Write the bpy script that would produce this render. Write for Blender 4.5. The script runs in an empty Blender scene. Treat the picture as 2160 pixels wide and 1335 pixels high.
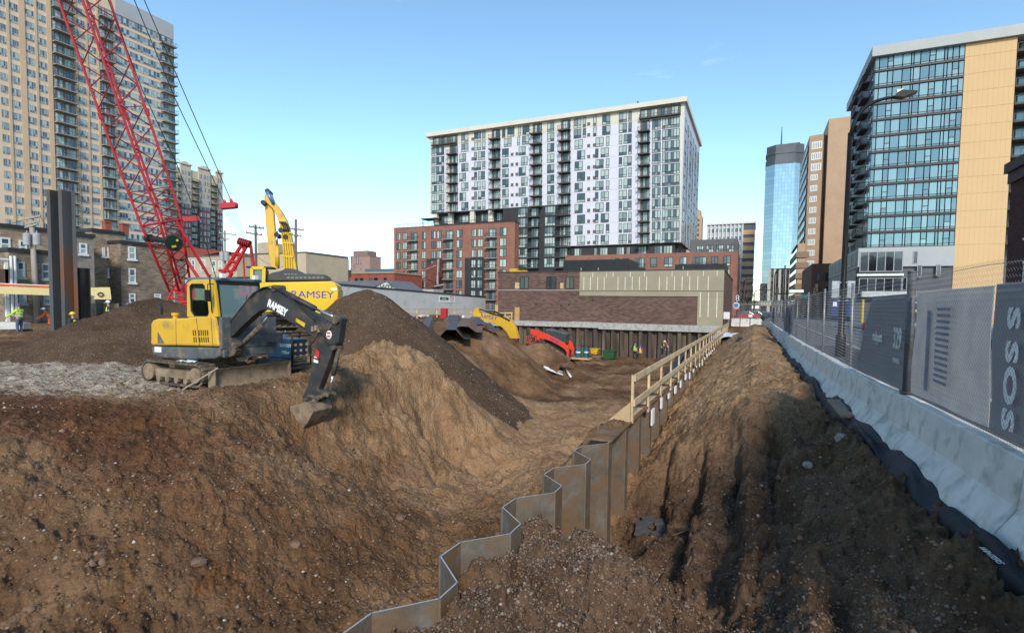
import bpy, math, random
import numpy as np
from mathutils import Vector, Matrix
R=math.radians
rnd=random.Random(7)
SC=bpy.context.scene
# ---------------- camera ----------------
F=1130.0; PX,PY=1080.0,702.0; CZ=2.0
YAW=R(24.3); PITCH=math.atan(59/F); ROLL=0.0135
fw0=Vector((-math.sin(YAW),math.cos(YAW),0)); rt0=Vector((math.cos(YAW),math.sin(YAW),0)); up0=Vector((0,0,1))
fw=(fw0*math.cos(PITCH)-up0*math.sin(PITCH)); u1=(up0*math.cos(PITCH)+fw0*math.sin(PITCH))
rt=rt0*math.cos(ROLL)+u1*math.sin(ROLL); up=u1*math.cos(ROLL)-rt0*math.sin(ROLL)
cam=bpy.data.cameras.new('camera'); co=bpy.data.objects.new('camera',cam); SC.collection.objects.link(co)
co.matrix_world=Matrix(((rt.x,up.x,-fw.x,0),(rt.y,up.y,-fw.y,0),(rt.z,up.z,-fw.z,CZ),(0,0,0,1)))
cam.sensor_width=36; cam.lens=36*F/2160; cam.shift_y=(PY-667.5)/2160; cam.clip_start=.1; cam.clip_end=6000
SC.camera=co
# ---------------- light ----------------
SUN_EL=R(33); sdx,sdy=0.45,-0.893
SUN_STR=2.25; SKY_STR=0.15; SUN_ANG=R(9); EXPO=0.72
w=bpy.data.worlds.new('World'); SC.world=w; w.use_nodes=True
nt=w.node_tree; nt.nodes.clear()
bg=nt.nodes.new('ShaderNodeBackground'); wo=nt.nodes.new('ShaderNodeOutputWorld'); sk=nt.nodes.new('ShaderNodeTexSky')
sk.sky_type='NISHITA'; sk.sun_disc=False; sk.sun_elevation=SUN_EL; sk.sun_rotation=math.atan2(sdx,sdy)
sk.air_density=1.0; sk.dust_density=0.25; sk.ozone_density=0.45; sk.altitude=200
# thin wispy clouds on the sky
tc=nt.nodes.new('ShaderNodeTexCoord'); mp=nt.nodes.new('ShaderNodeMapping'); mp.inputs['Scale'].default_value=(2.0,2.0,9.0)
nz=nt.nodes.new('ShaderNodeTexNoise'); nz.inputs['Scale'].default_value=1.7; nz.inputs['Detail'].default_value=7; nz.inputs['Roughness'].default_value=.62
cr=nt.nodes.new('ShaderNodeValToRGB'); cr.color_ramp.elements[0].position=.64; cr.color_ramp.elements[1].position=1.0
cr.color_ramp.elements[0].color=(0,0,0,1); cr.color_ramp.elements[1].color=(.5,.5,.5,1)
mx=nt.nodes.new('ShaderNodeMixRGB'); mx.inputs['Color2'].default_value=(7.5,7.8,8.3,1)
nt.links.new(tc.outputs['Generated'],mp.inputs[0]); nt.links.new(mp.outputs[0],nz.inputs['Vector']); nt.links.new(nz.outputs[0],cr.inputs[0])
nt.links.new(cr.outputs[0],mx.inputs['Fac']); nt.links.new(sk.outputs[0],mx.inputs['Color1']); tn=nt.nodes.new('ShaderNodeMixRGB'); tn.blend_type='MULTIPLY'; tn.inputs[0].default_value=1; tn.inputs[2].default_value=(.81,.98,1.0,1); nt.links.new(mx.outputs[0],tn.inputs[1]); nt.links.new(tn.outputs[0],bg.inputs[0])
nt.links.new(bg.outputs[0],wo.inputs[0]); bg.inputs[1].default_value=SKY_STR
sl=bpy.data.lights.new('sun','SUN'); sl.energy=SUN_STR; sl.angle=SUN_ANG; sl.color=(1,.90,.78)
so=bpy.data.objects.new('sun',sl); SC.collection.objects.link(so)
sd=Vector((sdx*math.cos(SUN_EL),sdy*math.cos(SUN_EL),math.sin(SUN_EL)))
so.rotation_euler=sd.to_track_quat('Z','Y').to_euler(); so.location=(0,0,60)
SC.view_settings.view_transform='Standard'; SC.view_settings.look='None'; SC.view_settings.exposure=EXPO; SC.view_settings.gamma=1

TURN=0.
def turn(a):
    """measure and build in axes turned by a about the camera's foot; things made meanwhile are turned back"""
    global TURN,fw,rt,up,fw0
    m=Matrix.Rotation(a-TURN,3,'Z'); fw=m@fw; rt=m@rt; up=m@up; fw0=m@fw0; TURN=a
# ---------------- pixel -> point helpers (photo pixels, 2160 wide) ----------------
O=Vector((0,0,CZ))
def ray(px,py): return (fw+rt*((px-PX)/F)+up*((PY-py)/F))
def onX(px,py,X): d=ray(px,py); return O+d*(X/d.x)
def onY(px,py,Y): d=ray(px,py); return O+d*(Y/d.y)
def onZ(px,py,Z): d=ray(px,py); return O+d*((Z-CZ)/d.z)
def onT(px,py,T): d=ray(px,py); h=math.hypot(*(fw0.x,fw0.y)); return O+d*(T/(d.x*fw0.x+d.y*fw0.y))
# ---------------- numpy noise ----------------
def _h(ix,iy,s):
    n=(ix.astype(np.int64)*374761393+iy.astype(np.int64)*668265263+s*1442695041)&0xffffffff
    n=((n^(n>>13))*1274126177)&0xffffffff; n=(n^(n>>16))
    return (n&0xffff)/65535.0
def vn(x,y,s=0):
    x=np.asarray(x,float); y=np.asarray(y,float)
    ix=np.floor(x); iy=np.floor(y); fx=x-ix; fy=y-iy
    fx=fx*fx*fx*(fx*(fx*6-15)+10); fy=fy*fy*fy*(fy*(fy*6-15)+10)
    a=_h(ix,iy,s);b=_h(ix+1,iy,s);c=_h(ix,iy+1,s);d=_h(ix+1,iy+1,s)
    return (a*(1-fx)+b*fx)*(1-fy)+(c*(1-fx)+d*fx)*fy-.5
def fbm(x,y,o=4,s=0,g=.5):
    t=0;a=1
    for i in range(o): t=t+a*vn(x*(2**i)+i*17.3,y*(2**i)+i*9.1,s+i); a*=g
    return t
# ---------------- materials ----------------
MATS={}
def _new(name):
    m=bpy.data.materials.new(name); m.use_nodes=True; n=m.node_tree.nodes; l=m.node_tree.links
    return m,n,l,n['Principled BSDF']
def mat(name,col,rough=.7,metal=0.,var=.18,scale=3.,bump=0.,spec=.35,coat=0.,dirt=None,dirtamt=.0,alpha=None,streak=False):
    if name in MATS: return MATS[name]
    m,n,l,b=_new(name)
    b.inputs['Roughness'].default_value=rough; b.inputs['Metallic'].default_value=metal
    b.inputs['Specular IOR Level'].default_value=spec; b.inputs['Coat Weight'].default_value=coat
    tc=n.new('ShaderNodeTexCoord'); nz=n.new('ShaderNodeTexNoise'); nz.inputs['Scale'].default_value=scale; nz.inputs['Detail'].default_value=6; nz.inputs['Roughness'].default_value=.65
    src=tc.outputs['Object']
    if streak:
        mp=n.new('ShaderNodeMapping'); mp.inputs['Scale'].default_value=(1,1,.12); l.new(src,mp.inputs[0]); src=mp.outputs[0]
    l.new(src,nz.inputs['Vector'])
    rp=n.new('ShaderNodeValToRGB'); rp.color_ramp.elements[0].position=.3; rp.color_ramp.elements[1].position=.7
    rp.color_ramp.elements[0].color=tuple(max(0,c*(1-var)) for c in col)+(1,); rp.color_ramp.elements[1].color=tuple(min(1,c*(1+var)) for c in col)+(1,)
    l.new(nz.outputs[0],rp.inputs[0]); out=rp.outputs[0]
    if dirt:
        n2=n.new('ShaderNodeTexNoise'); n2.inputs['Scale'].default_value=scale*1.7; n2.inputs['Detail'].default_value=8; l.new(src,n2.inputs['Vector'])
        r2=n.new('ShaderNodeValToRGB'); r2.color_ramp.elements[0].position=.62-dirtamt*.3; r2.color_ramp.elements[1].position=.78-dirtamt*.2
        l.new(n2.outputs[0],r2.inputs[0]); mxx=n.new('ShaderNodeMixRGB'); l.new(r2.outputs[0],mxx.inputs[0]); l.new(out,mxx.inputs[1]); mxx.inputs[2].default_value=tuple(dirt)+(1,); out=mxx.outputs[0]
    l.new(out,b.inputs['Base Color'])
    if bump:
        bp=n.new('ShaderNodeBump'); bp.inputs['Strength'].default_value=bump; bp.inputs['Distance'].default_value=.02
        n3=n.new('ShaderNodeTexNoise'); n3.inputs['Scale'].default_value=scale*6; n3.inputs['Detail'].default_value=5; l.new(tc.outputs['Object'],n3.inputs['Vector'])
        l.new(n3.outputs[0],bp.inputs['Height']); l.new(bp.outputs[0],b.inputs['Normal'])
    MATS[name]=m; return m
def brick(name,c1,c2,mortar,sx=.22,sz=.075,var=.3,msize=.012,bumpy=.3,patch=None):
    m,n,l,b=_new(name); b.inputs['Roughness'].default_value=.9; b.inputs['Specular IOR Level'].default_value=.2
    tc=n.new('ShaderNodeTexCoord'); sp=n.new('ShaderNodeSeparateXYZ'); l.new(tc.outputs['Object'],sp.inputs[0])
    ad=n.new('ShaderNodeMath'); l.new(sp.outputs[0],ad.inputs[0]); l.new(sp.outputs[1],ad.inputs[1])
    cb=n.new('ShaderNodeCombineXYZ'); l.new(ad.outputs[0],cb.inputs[0]); l.new(sp.outputs[2],cb.inputs[1])
    br=n.new('ShaderNodeTexBrick'); l.new(cb.outputs[0],br.inputs['Vector']); br.inputs['Scale'].default_value=1
    br.inputs['Brick Width'].default_value=sx; br.inputs['Row Height'].default_value=sz; br.inputs['Mortar Size'].default_value=msize
    br.inputs['Color1'].default_value=c1+(1,); br.inputs['Color2'].default_value=c2+(1,); br.inputs['Mortar'].default_value=mortar+(1,)
    nz=n.new('ShaderNodeTexNoise'); nz.inputs['Scale'].default_value=.5; nz.inputs['Detail'].default_value=8; nz.inputs['Roughness'].default_value=.7; l.new(tc.outputs['Object'],nz.inputs['Vector'])
    hs=n.new('ShaderNodeHueSaturation'); l.new(br.outputs['Color'],hs.inputs['Color'])
    mr=n.new('ShaderNodeMapRange'); mr.inputs['From Min'].default_value=.3; mr.inputs['From Max'].default_value=.7; mr.inputs['To Min'].default_value=1-var; mr.inputs['To Max'].default_value=1+var
    l.new(nz.outputs[0],mr.inputs[0]); l.new(mr.outputs[0],hs.inputs['Value']); out=hs.outputs[0]
    if patch:
        n2=n.new('ShaderNodeTexNoise'); n2.inputs['Scale'].default_value=.25; n2.inputs['Detail'].default_value=6; l.new(tc.outputs['Object'],n2.inputs['Vector'])
        r2=n.new('ShaderNodeValToRGB'); r2.color_ramp.elements[0].position=.5; r2.color_ramp.elements[1].position=.56; l.new(n2.outputs[0],r2.inputs[0])
        mxx=n.new('ShaderNodeMixRGB'); l.new(r2.outputs[0],mxx.inputs[0]); l.new(out,mxx.inputs[1]); mxx.inputs[2].default_value=patch+(1,); out=mxx.outputs[0]
    l.new(out,b.inputs['Base Color']); MATS[name]=m; return m
def glass(name,dark,light,p=.5,rough=.08,spec=.9,metal=0.0):
    m,n,l,b=_new(name); b.inputs['Roughness'].default_value=rough; b.inputs['Specular IOR Level'].default_value=spec; b.inputs['Metallic'].default_value=metal
    g=n.new('ShaderNodeNewGeometry'); oi=n.new('ShaderNodeObjectInfo'); ad=n.new('ShaderNodeMath'); fr=n.new('ShaderNodeMath'); fr.operation='FRACT'
    l.new(g.outputs['Random Per Island'],ad.inputs[0]); l.new(oi.outputs['Random'],ad.inputs[1]); l.new(ad.outputs[0],fr.inputs[0])
    rp=n.new('ShaderNodeValToRGB'); e=rp.color_ramp.elements; e[0].position=max(0,p-.25); e[1].position=min(1,p+.25); e[0].color=dark+(1,); e[1].color=light+(1,)
    l.new(fr.outputs[0],rp.inputs[0]); l.new(rp.outputs[0],b.inputs['Base Color'])
    tc=n.new('ShaderNodeTexCoord'); nz=n.new('ShaderNodeTexNoise'); nz.inputs['Scale'].default_value=.35; l.new(tc.outputs['Object'],nz.inputs['Vector'])
    bp=n.new('ShaderNodeBump'); bp.inputs['Strength'].default_value=.12; bp.inputs['Distance'].default_value=.3; l.new(nz.outputs[0],bp.inputs['Height']); l.new(bp.outputs[0],b.inputs['Normal'])
    MATS[name]=m; return m
def translucent(m,amt=.4,col=(.5,.5,.55)):
    n=m.node_tree.nodes; l=m.node_tree.links; o=n['Material Output']; t=n.new('ShaderNodeBsdfTranslucent'); t.inputs[0].default_value=col+(1,); x=n.new('ShaderNodeMixShader'); x.inputs[0].default_value=amt
    l.new(n['Principled BSDF'].outputs[0],x.inputs[1]); l.new(t.outputs[0],x.inputs[2]); l.new(x.outputs[0],o.inputs[0])
# ---------------- mesh builder ----------------
class MB:
    def __init__(s): s.v=[]; s.f=[]; s.m=[]
    def add(s,vs,fs,mi=0):
        k=len(s.v); s.v+= [tuple(v) for v in vs]; s.f+=[tuple(i+k for i in f) for f in fs]; s.m+=[mi]*len(fs); return s
    def box(s,x0,y0,z0,x1,y1,z1,mi=0):
        return s.add([(x0,y0,z0),(x1,y0,z0),(x1,y1,z0),(x0,y1,z0),(x0,y0,z1),(x1,y0,z1),(x1,y1,z1),(x0,y1,z1)],
          [(0,3,2,1),(4,5,6,7),(0,1,5,4),(1,2,6,5),(2,3,7,6),(3,0,4,7)],mi)
    def fbox(s,fr,u0,v0,n0,u1,v1,n1,mi=0):   # box in a facade frame
        c=[fr(u,v,n) for n in (n0,n1) for v in (v0,v1) for u in (u0,u1)]
        return s.add(c,[(0,2,3,1),(4,5,7,6),(0,1,5,4),(2,6,7,3),(0,4,6,2),(1,3,7,5)],mi)
    def quad(s,a,b,c,d,mi=0): return s.add([a,b,c,d],[(0,1,2,3)],mi)
    def bar(s,a,b,w=.05,h=None,mi=0,upv=(0,0,1)):
        a=Vector(a);b=Vector(b);d=(b-a)
        if d.length<1e-6: return s
        d.normalize(); U=Vector(upv)
        if abs(d.dot(U))>.98: U=Vector((1,0,0)) if abs(d.x)<.9 else Vector((0,1,0))
        S=d.cross(U).normalized(); T=S.cross(d).normalized(); h=h or w; S*=w/2;T*=h/2
        return s.add([a-S-T,a+S-T,a+S+T,a-S+T,b-S-T,b+S-T,b+S+T,b-S+T],[(0,3,2,1),(4,5,6,7),(0,1,5,4),(1,2,6,5),(2,3,7,6),(3,0,4,7)],mi)
    def tube(s,pts,r,n=8,mi=0,caps=True):
        P=[Vector(p) for p in pts]; rs=r if isinstance(r,(list,tuple)) else [r]*len(P); k=len(s.v); prev=None
        for i,p in enumerate(P):
            d=(P[min(i+1,len(P)-1)]-P[max(i-1,0)]); d=d.normalized() if d.length>1e-9 else Vector((0,0,1))
            if prev is None:
                U=Vector((0,0,1)) if abs(d.z)<.9 else Vector((1,0,0)); S=d.cross(U).normalized()
            else: S=(prev-d*prev.dot(d)).normalized()
            prev=S; T=d.cross(S)
            for j in range(n):
                a=2*math.pi*j/n; s.v.append(tuple(p+(S*math.cos(a)+T*math.sin(a))*rs[i]))
        for i in range(len(P)-1):
            for j in range(n):
                j2=(j+1)%n; s.f.append((k+i*n+j,k+i*n+j2,k+(i+1)*n+j2,k+(i+1)*n+j)); s.m.append(mi)
        if caps:
            s.f.append(tuple(k+j for j in range(n))[::-1]); s.m.append(mi); s.f.append(tuple(k+(len(P)-1)*n+j for j in range(n))); s.m.append(mi)
        return s
    def prism(s,poly,a,b,mi=0):       # poly: list of 3D points, extruded by vector from offset a to offset b
        a=Vector(a);b=Vector(b); P=[Vector(p) for p in poly]; n=len(P)
        return s.add([p+a for p in P]+[p+b for p in P],[tuple(range(n))[::-1],tuple(range(n,2*n))]+[(i,(i+1)%n,n+(i+1)%n,n+i) for i in range(n)],mi)
    def build(s,name,mats,parent=None,smooth=False,bevel=0,**props):
        me=bpy.data.meshes.new(name); me.from_pydata(s.v,[],s.f)
        if not isinstance(mats,(list,tuple)): mats=[mats]
        for m in mats: me.materials.append(m)
        if len(mats)>1: me.polygons.foreach_set('material_index',s.m)
        if smooth: me.polygons.foreach_set('use_smooth',[True]*len(s.f))
        me.update()
        o=bpy.data.objects.new(name,me); SC.collection.objects.link(o)
        if parent is not None: o.parent=parent; o.matrix_parent_inverse=Matrix.Translation(-Vector(parent['_b'])) if '_b' in parent else Matrix()
        if bevel:
            bm=o.modifiers.new('bevel','BEVEL'); bm.width=bevel; bm.segments=2; bm.limit_method='ANGLE'; bm.angle_limit=R(40)
        if smooth:
            pass
        for k,vv in props.items(): o[k]=vv
        return o
def thing(name,label,cat,loc=(0,0,0),group=None,rz=0,local=False):
    """Empty at a thing's base. Parts are written in world coordinates (turned by the current site angle) unless local."""
    o=bpy.data.objects.new(name,None); SC.collection.objects.link(o)
    if local: o.location=loc; o.rotation_euler=(0,0,rz)
    else: o.location=Matrix.Rotation(-TURN,3,'Z')@Vector(loc); o.rotation_euler=(0,0,-TURN)
    o['label']=label; o['category']=cat
    if group: o['group']=group
    if not local: o['_b']=list(loc)
    o.empty_display_size=.3
    return o
def tag(o,label,cat,group=None,kind=None):
    o['label']=label; o['category']=cat
    if group: o['group']=group
    if kind: o['kind']=kind
    return o
def dup(root,loc,rz=0,label=None):
    r=root.copy(); SC.collection.objects.link(r); r.location=loc; r.rotation_euler=(0,0,rz)
    if label: r['label']=label
    for ch in list(root.children):
        c=ch.copy(); SC.collection.objects.link(c); c.parent=r
        for g in list(ch.children):
            d=g.copy(); SC.collection.objects.link(d); d.parent=c
    return r
def text_mesh(name,txt,size,ex,m,parent=None,mtx=None,align='CENTER',bold=0,**kw):
    cu=bpy.data.curves.new(name,'FONT'); cu.body=txt; cu.size=size; cu.extrude=ex; cu.align_x=align; cu.align_y='CENTER'; cu.offset=bold; cu.resolution_u=3
    to=bpy.data.objects.new('tmp',cu); SC.collection.objects.link(to)
    bpy.context.view_layer.update()
    me=bpy.data.meshes.new_from_object(to); bpy.data.objects.remove(to); bpy.data.curves.remove(cu)
    if mtx is not None: me.transform(mtx)
    me.materials.clear(); me.materials.append(m)
    o=bpy.data.objects.new(name,me); SC.collection.objects.link(o)
    if parent is not None: o.parent=parent; o.matrix_parent_inverse=Matrix.Translation(-Vector(parent['_b'])) if '_b' in parent else Matrix()
    for k,v in kw.items(): o[k]=v
    return o
def frame_mtx(origin,ux,uy,sx=1,sy=1):
    ux=Vector(ux).normalized(); uy=Vector(uy).normalized(); n=ux.cross(uy); o=Vector(origin)
    return Matrix(((ux.x*sx,uy.x*sy,n.x,o.x),(ux.y*sx,uy.y*sy,n.y,o.y),(ux.z*sx,uy.z*sy,n.z,o.z),(0,0,0,1)))
# ================= TERRAIN =================
ZZ=[(0,-2.37),(.42,-2.37),(.86,-2.76),(1.14,-2.76)]; PER=1.44; Y0=3.80
def wallx(y):
    y=np.asarray(y,float); t=np.mod(y-Y0,PER)   # flat right, web, flat left, web back
    return np.interp(t,[0,.30,.66,1.02,1.44],[-2.36,-2.36,-2.76,-2.74,-2.36])
YB=58.35
def tps(ctrl,sm=.02):
    P=np.array(ctrl,float); X=P[:,:2]; n=len(P)
    def K(a,b):
        d2=((a[:,None,:]-b[None,:,:])**2).sum(-1); return np.where(d2>1e-12,.5*d2*np.log(d2+1e-12),0)
    A=np.zeros((n+3,n+3)); A[:n,:n]=K(X,X)+sm*np.eye(n); A[:n,n]=1; A[:n,n+1:]=X; A[n,:n]=1; A[n+1:,:n]=X.T
    b=np.zeros(n+3); b[:n]=P[:,2]; c=np.linalg.solve(A,b)
    def f(x,y):
        sh=np.shape(x); q=np.stack([np.ravel(x),np.ravel(y)],1); out=np.empty(len(q))
        for i in range(0,len(q),40000):
            qq=q[i:i+40000]; out[i:i+40000]=K(qq,X)@c[:n]+c[n]+qq@c[n+1:]
        return out.reshape(sh)
    return f
def gz(px,py,z): v=onZ(px,py,z); return (v.x,v.y,z)
def gt(px,py,t): v=onT(px,py,t); return (v.x,v.y,v.z)
LC=[gz(305,805,-.03),gz(452,820,-.05),gz(611,797,-.02),gz(0,765,0),gz(0,820,0),gz(250,780,0),gz(0,860,0),gz(150,870,-.02),gz(300,860,-.05),
 gz(0,940,-.12),gz(180,900,-.12),gz(400,890,-.15),gz(560,850,-.12),(-9,2,-.6),(-7,1,-1.1),(-4,0,-1.3),
 gz(0,1100,-.75),gz(0,1320,-1.35),gz(300,1320,-1.6),gz(600,1320,-1.9),gz(300,1150,-1.15),gz(300,1000,-.62),gz(560,950,-.62),gz(600,1100,-1.3),
 gz(560,1200,-1.65),gz(850,1150,-2.05),gz(850,1250,-2.15),gz(1000,1100,-2.25),gz(980,1000,-2.3),gz(1130,1000,-2.5),gz(1180,965,-2.55),gz(850,1050,-1.85),gz(720,1000,-1.15),
 gz(650,915,-.85),gz(660,850,-.25),gz(690,780,.1),gt(735,735,14.6),gt(790,716,15.6),gt(850,745,15.8),gt(900,780,16.2),gt(950,808,16.8),gt(1010,855,18.5),gt(1060,893,20.0),
 gt(760,800,13.8),gt(820,860,13.6),gt(900,920,14.2),gt(960,960,15.4),gt(760,900,12.6),gt(830,960,12.6),gt(880,860,15.0),
 gz(1100,930,-2.85),gz(1200,930,-2.75),gz(1150,880,-3.0),gz(1250,900,-2.85),gz(1290,860,-3.05),gz(1200,840,-3.15),gz(1300,800,-3.3),gz(1370,770,-3.35),gz(1230,790,-3.4),gz(1160,800,-3.3),gz(1350,752,-3.5),gz(1450,740,-3.4),gz(1250,757,-3.45),gz(1150,765,-3.3),
 (-3.0,16,-2.9),(-2.9,11.0,-.62),(-3.5,11.2,-1.2),(-2.9,12.6,-1.3),(-4.2,11.5,-2.1),(-3,24,-3.2),(-3,35,-3.4),(-3,50,-3.4),(-2.9,8,-2.4),(-2.9,9.3,-1.9),(-2.9,5,-2.3),(-3,2,-2.0),
 (-24,55,-3.2),(-18,56,-3.5),(-10,56,-3.5),
 gt(930,712,34),gt(1000,700,36),gt(1070,722,38),gt(1100,742,39),gt(1150,795,37),gt(1130,840,31),gt(1030,800,30),gt(1000,760,30),
 (-30,56,0.),(-28.5,50,.2),(-27.5,44,.1),(-24,40,.25),(-20,30,.2),(-18,22,.1),(-15,18,.05),(-13,14,.1),(-30,30,0),(-40,40,0),(-40,58,0),(-50,30,0),(-40,20,0),(-30,14,0),(-22,10,0),(-20,4,-.1),(-60,50,0),(-14,3,-.3),(-16,-2,-.4),(-60,0,0),(-30,-5,0)]
fL=tps(LC,.03)
RC_T=[(-3,-.0),(-2.3,-2.25),(-1.7,-2.3),(-1.45,-1.75),(-.95,-1.8),(-.72,-1.3),(-.25,-1.38),(-.05,-.95),(.45,-.95),(.7,-.5),(1.1,-.3),(1.5,-.06),(2.3,-.04)]
def zR(x,y):
    xs=x+.30*fbm(x*.5+3,y*.5,3,31)+.05*fbm(x*5,y*5,2,35)+.05*np.sin(y*1.1)
    z1=np.interp(xs,[-2.4,-1.68,-1.60,-1.53,-1.42,-1.02,-.94,-.86,-.74,-.34,-.27,-.18,-.06,.34,.42,.50,.62,1.1,1.5,2.3],[-2.62,-2.60,-2.68,-2.20,-2.08,-2.18,-2.26,-1.72,-1.60,-1.70,-1.78,-1.26,-1.12,-1.20,-1.26,-.70,-.56,-.34,-.06,-.04])
    # far part: soil heaped up between wall and kerb barrier
    cx=.45+.0*y; hgt=np.interp(y,[13,18,30,45,52,56],[.0,.25,.5,.62,.45,.0])
    z2=np.interp(x,[-2.4,-1.9,-1.0,0,.9,1.5,2.2],[-1.0,-.75,-.28,.0,.02,-.02,-.04])+hgt*np.exp(-((x-.15)/1.05)**2)
    lo=np.interp(y,[12,18,26,40],[-.9,-.35,-.05,.15]); z2=z2+lo*np.clip((-x+.2)/2.6,0,1)
    k=1/(1+np.exp(-(y-12.9-.6*x-.9*vn(x*1.2,y*.3,9))/.45)); z=z1*(1-k)+z2*k
    # loose heaps in the foreground
    def heap(cx,cy,pz,sl,ax=1.,ay=1.,rd=.25):
        d=np.sqrt(((x-cx)/ax)**2+((y-cy)/ay)**2+rd*rd)-rd; return pz-sl*d
    z=np.maximum(z,heap(-1.62,5.30,-.46,.86,1.2,.95,.35))
    z=np.maximum(z,heap(-2.33,5.75,-.46,.75,.50,.85,.2)); z=np.maximum(z,heap(-2.40,4.8,-.53,.50,.5,.9,.25))
    z=np.maximum(z,heap(-2.05,4.2,-.54,.50,1.0,.9,.3))
    z=np.maximum(z,heap(-2.3,2.9,-.72,.45,1.3,1.2,.3))
    z=np.maximum(z,heap(.15,4.3,-.62,.75,.75,1.3,.3))
    z=np.maximum(z,heap(1.05,4.5,-.30,.55,.55,3.,.3))
    base=-1.25+.1*y*0
    z=np.maximum(z,np.where(y<4.6,-1.5-.6*(y-3.2),-9))
    gr=np.exp(-((x-(.72+.03*(y-3)))/.13)**2)*np.clip((6.2-y)/1.,0,1); z=z-.45*gr
    return z
def zground(x,y):
    x=np.asarray(x,float); y=np.asarray(y,float); r=np.hypot(x,y)
    wx=wallx(y); left=x<wx
    zl=np.zeros(x.shape); near=(r<85); zl[near]=fL(x[near],y[near])
    fade=np.clip((r-62)/12,0,1); zl=zl*(1-fade)-.03*fade
    zl=np.where((y>YB)|(x<-31.6),np.where(zl<-.05,-.05,np.minimum(zl,.02)),zl)
    zr=zR(x,y)
    # min rule close to the sheets so the step hides in the steel
    d=np.abs(x-wx); zz=np.where(left,zl,zr); cl=(d<.05)&(y<58)
    zz=np.where(cl,np.minimum(zl,zr),zz)
    zz=np.where((x>-2.9)&(y>57),-.05,zz); zz=np.where(x>2.15,-.05,zz); zz=np.where(y<-1,np.minimum(zz,.0),zz)
    # noise relief
    amp=np.where(r<70,1.,0.)*np.where(x>1.9,0.,1.)*np.where((y>57.6),0,1.)
    plate=np.clip((np.abs(fL_cache(x,y)))/.25,.25,1) if False else 1.
    bil=lambda f,s: np.abs(vn(x*f+.3*vn(x*f,y*f,s+5),y*f,s))*2-.5
    n=.26*fbm(x*.42,y*.42,3,3)+(.10*bil(1.1,101)+.055*bil(2.7,102)+.040*bil(6.1,103)+.016*bil(13.,104))*np.clip(fbm(x*.35,y*.35,3,99)*3.2+.75,.15,1.5)+.10*fbm(x*1.7,y*1.7,3,11)+.05*fbm(x*6,y*6,3,21,.5)+.05*np.minimum(0,np.abs(vn(x*1.1+vn(x*2,y*2,3),y*1.1,90))*4-.6)
    sm=np.where(left,1.,.9); flat=np.where(left&(zl>-.12)&(r>9)&(zl<.35),.45,1.)
    # rills and clods running down the tan mound
    ang=(x*.80+y*.60); dn=np.clip(fbm(x*.5+9,y*.5,2,77)+.1,0,1)
    rill=np.abs(vn(ang*1.3+1.1*vn(x*.6,y*.6,6),(-.6*x+.8*y)*.22,5))*2
    mound=np.exp(-(((x+9.5)/4.0)**2+((y-12.5)/4.2)**2))
    n=n-.24*mound*(1-rill)-.22*mound+.30*mound*fbm(x*2.2,y*2.0,4,51,.6)
    # track ruts in pit floor
    pit=np.clip((-2.2-zl)/.6,0,1)*left
    n=n+pit*.05*np.sin((x*.9+.35*y+.7*vn(x*.2,y*.2,8))*5.5)*(vn(x*.3,y*.15,14)>0)
    clod=np.maximum(0,vn(x*9,y*9,61)-.12)*.20+np.maximum(0,vn(x*4,y*4,63)-.22)*.35+np.maximum(0,vn(x*21,y*21,62)-.1)*.11*(r<16)
    hpm=np.where(left,1.,1.55)*np.where(r<12,1.,.7)
    return zz+amp*sm*(n*flat+clod*hpm)
def grid_mesh(name,X,Y,Z,m,smooth=True):
    nr,nc=X.shape; v=np.stack([X,Y,Z],-1).reshape(-1,3); idx=np.arange(nr*nc).reshape(nr,nc)
    q=np.stack([idx[:-1,:-1],idx[1:,:-1],idx[1:,1:],idx[:-1,1:]],-1).reshape(-1,4)
    me=bpy.data.meshes.new(name); me.vertices.add(len(v)); me.vertices.foreach_set('co',v.ravel())
    me.loops.add(q.size); me.loops.foreach_set('vertex_index',q.ravel().astype(np.int32))
    me.polygons.add(len(q)); me.polygons.foreach_set('loop_start',np.arange(0,q.size,4,dtype=np.int32)); me.polygons.foreach_set('loop_total',np.full(len(q),4,dtype=np.int32))
    me.polygons.foreach_set('use_smooth',np.full(len(q),smooth)); me.update(calc_edges=True); me.materials.append(m)
    o=bpy.data.objects.new(name,me); SC.collection.objects.link(o); return o
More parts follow.
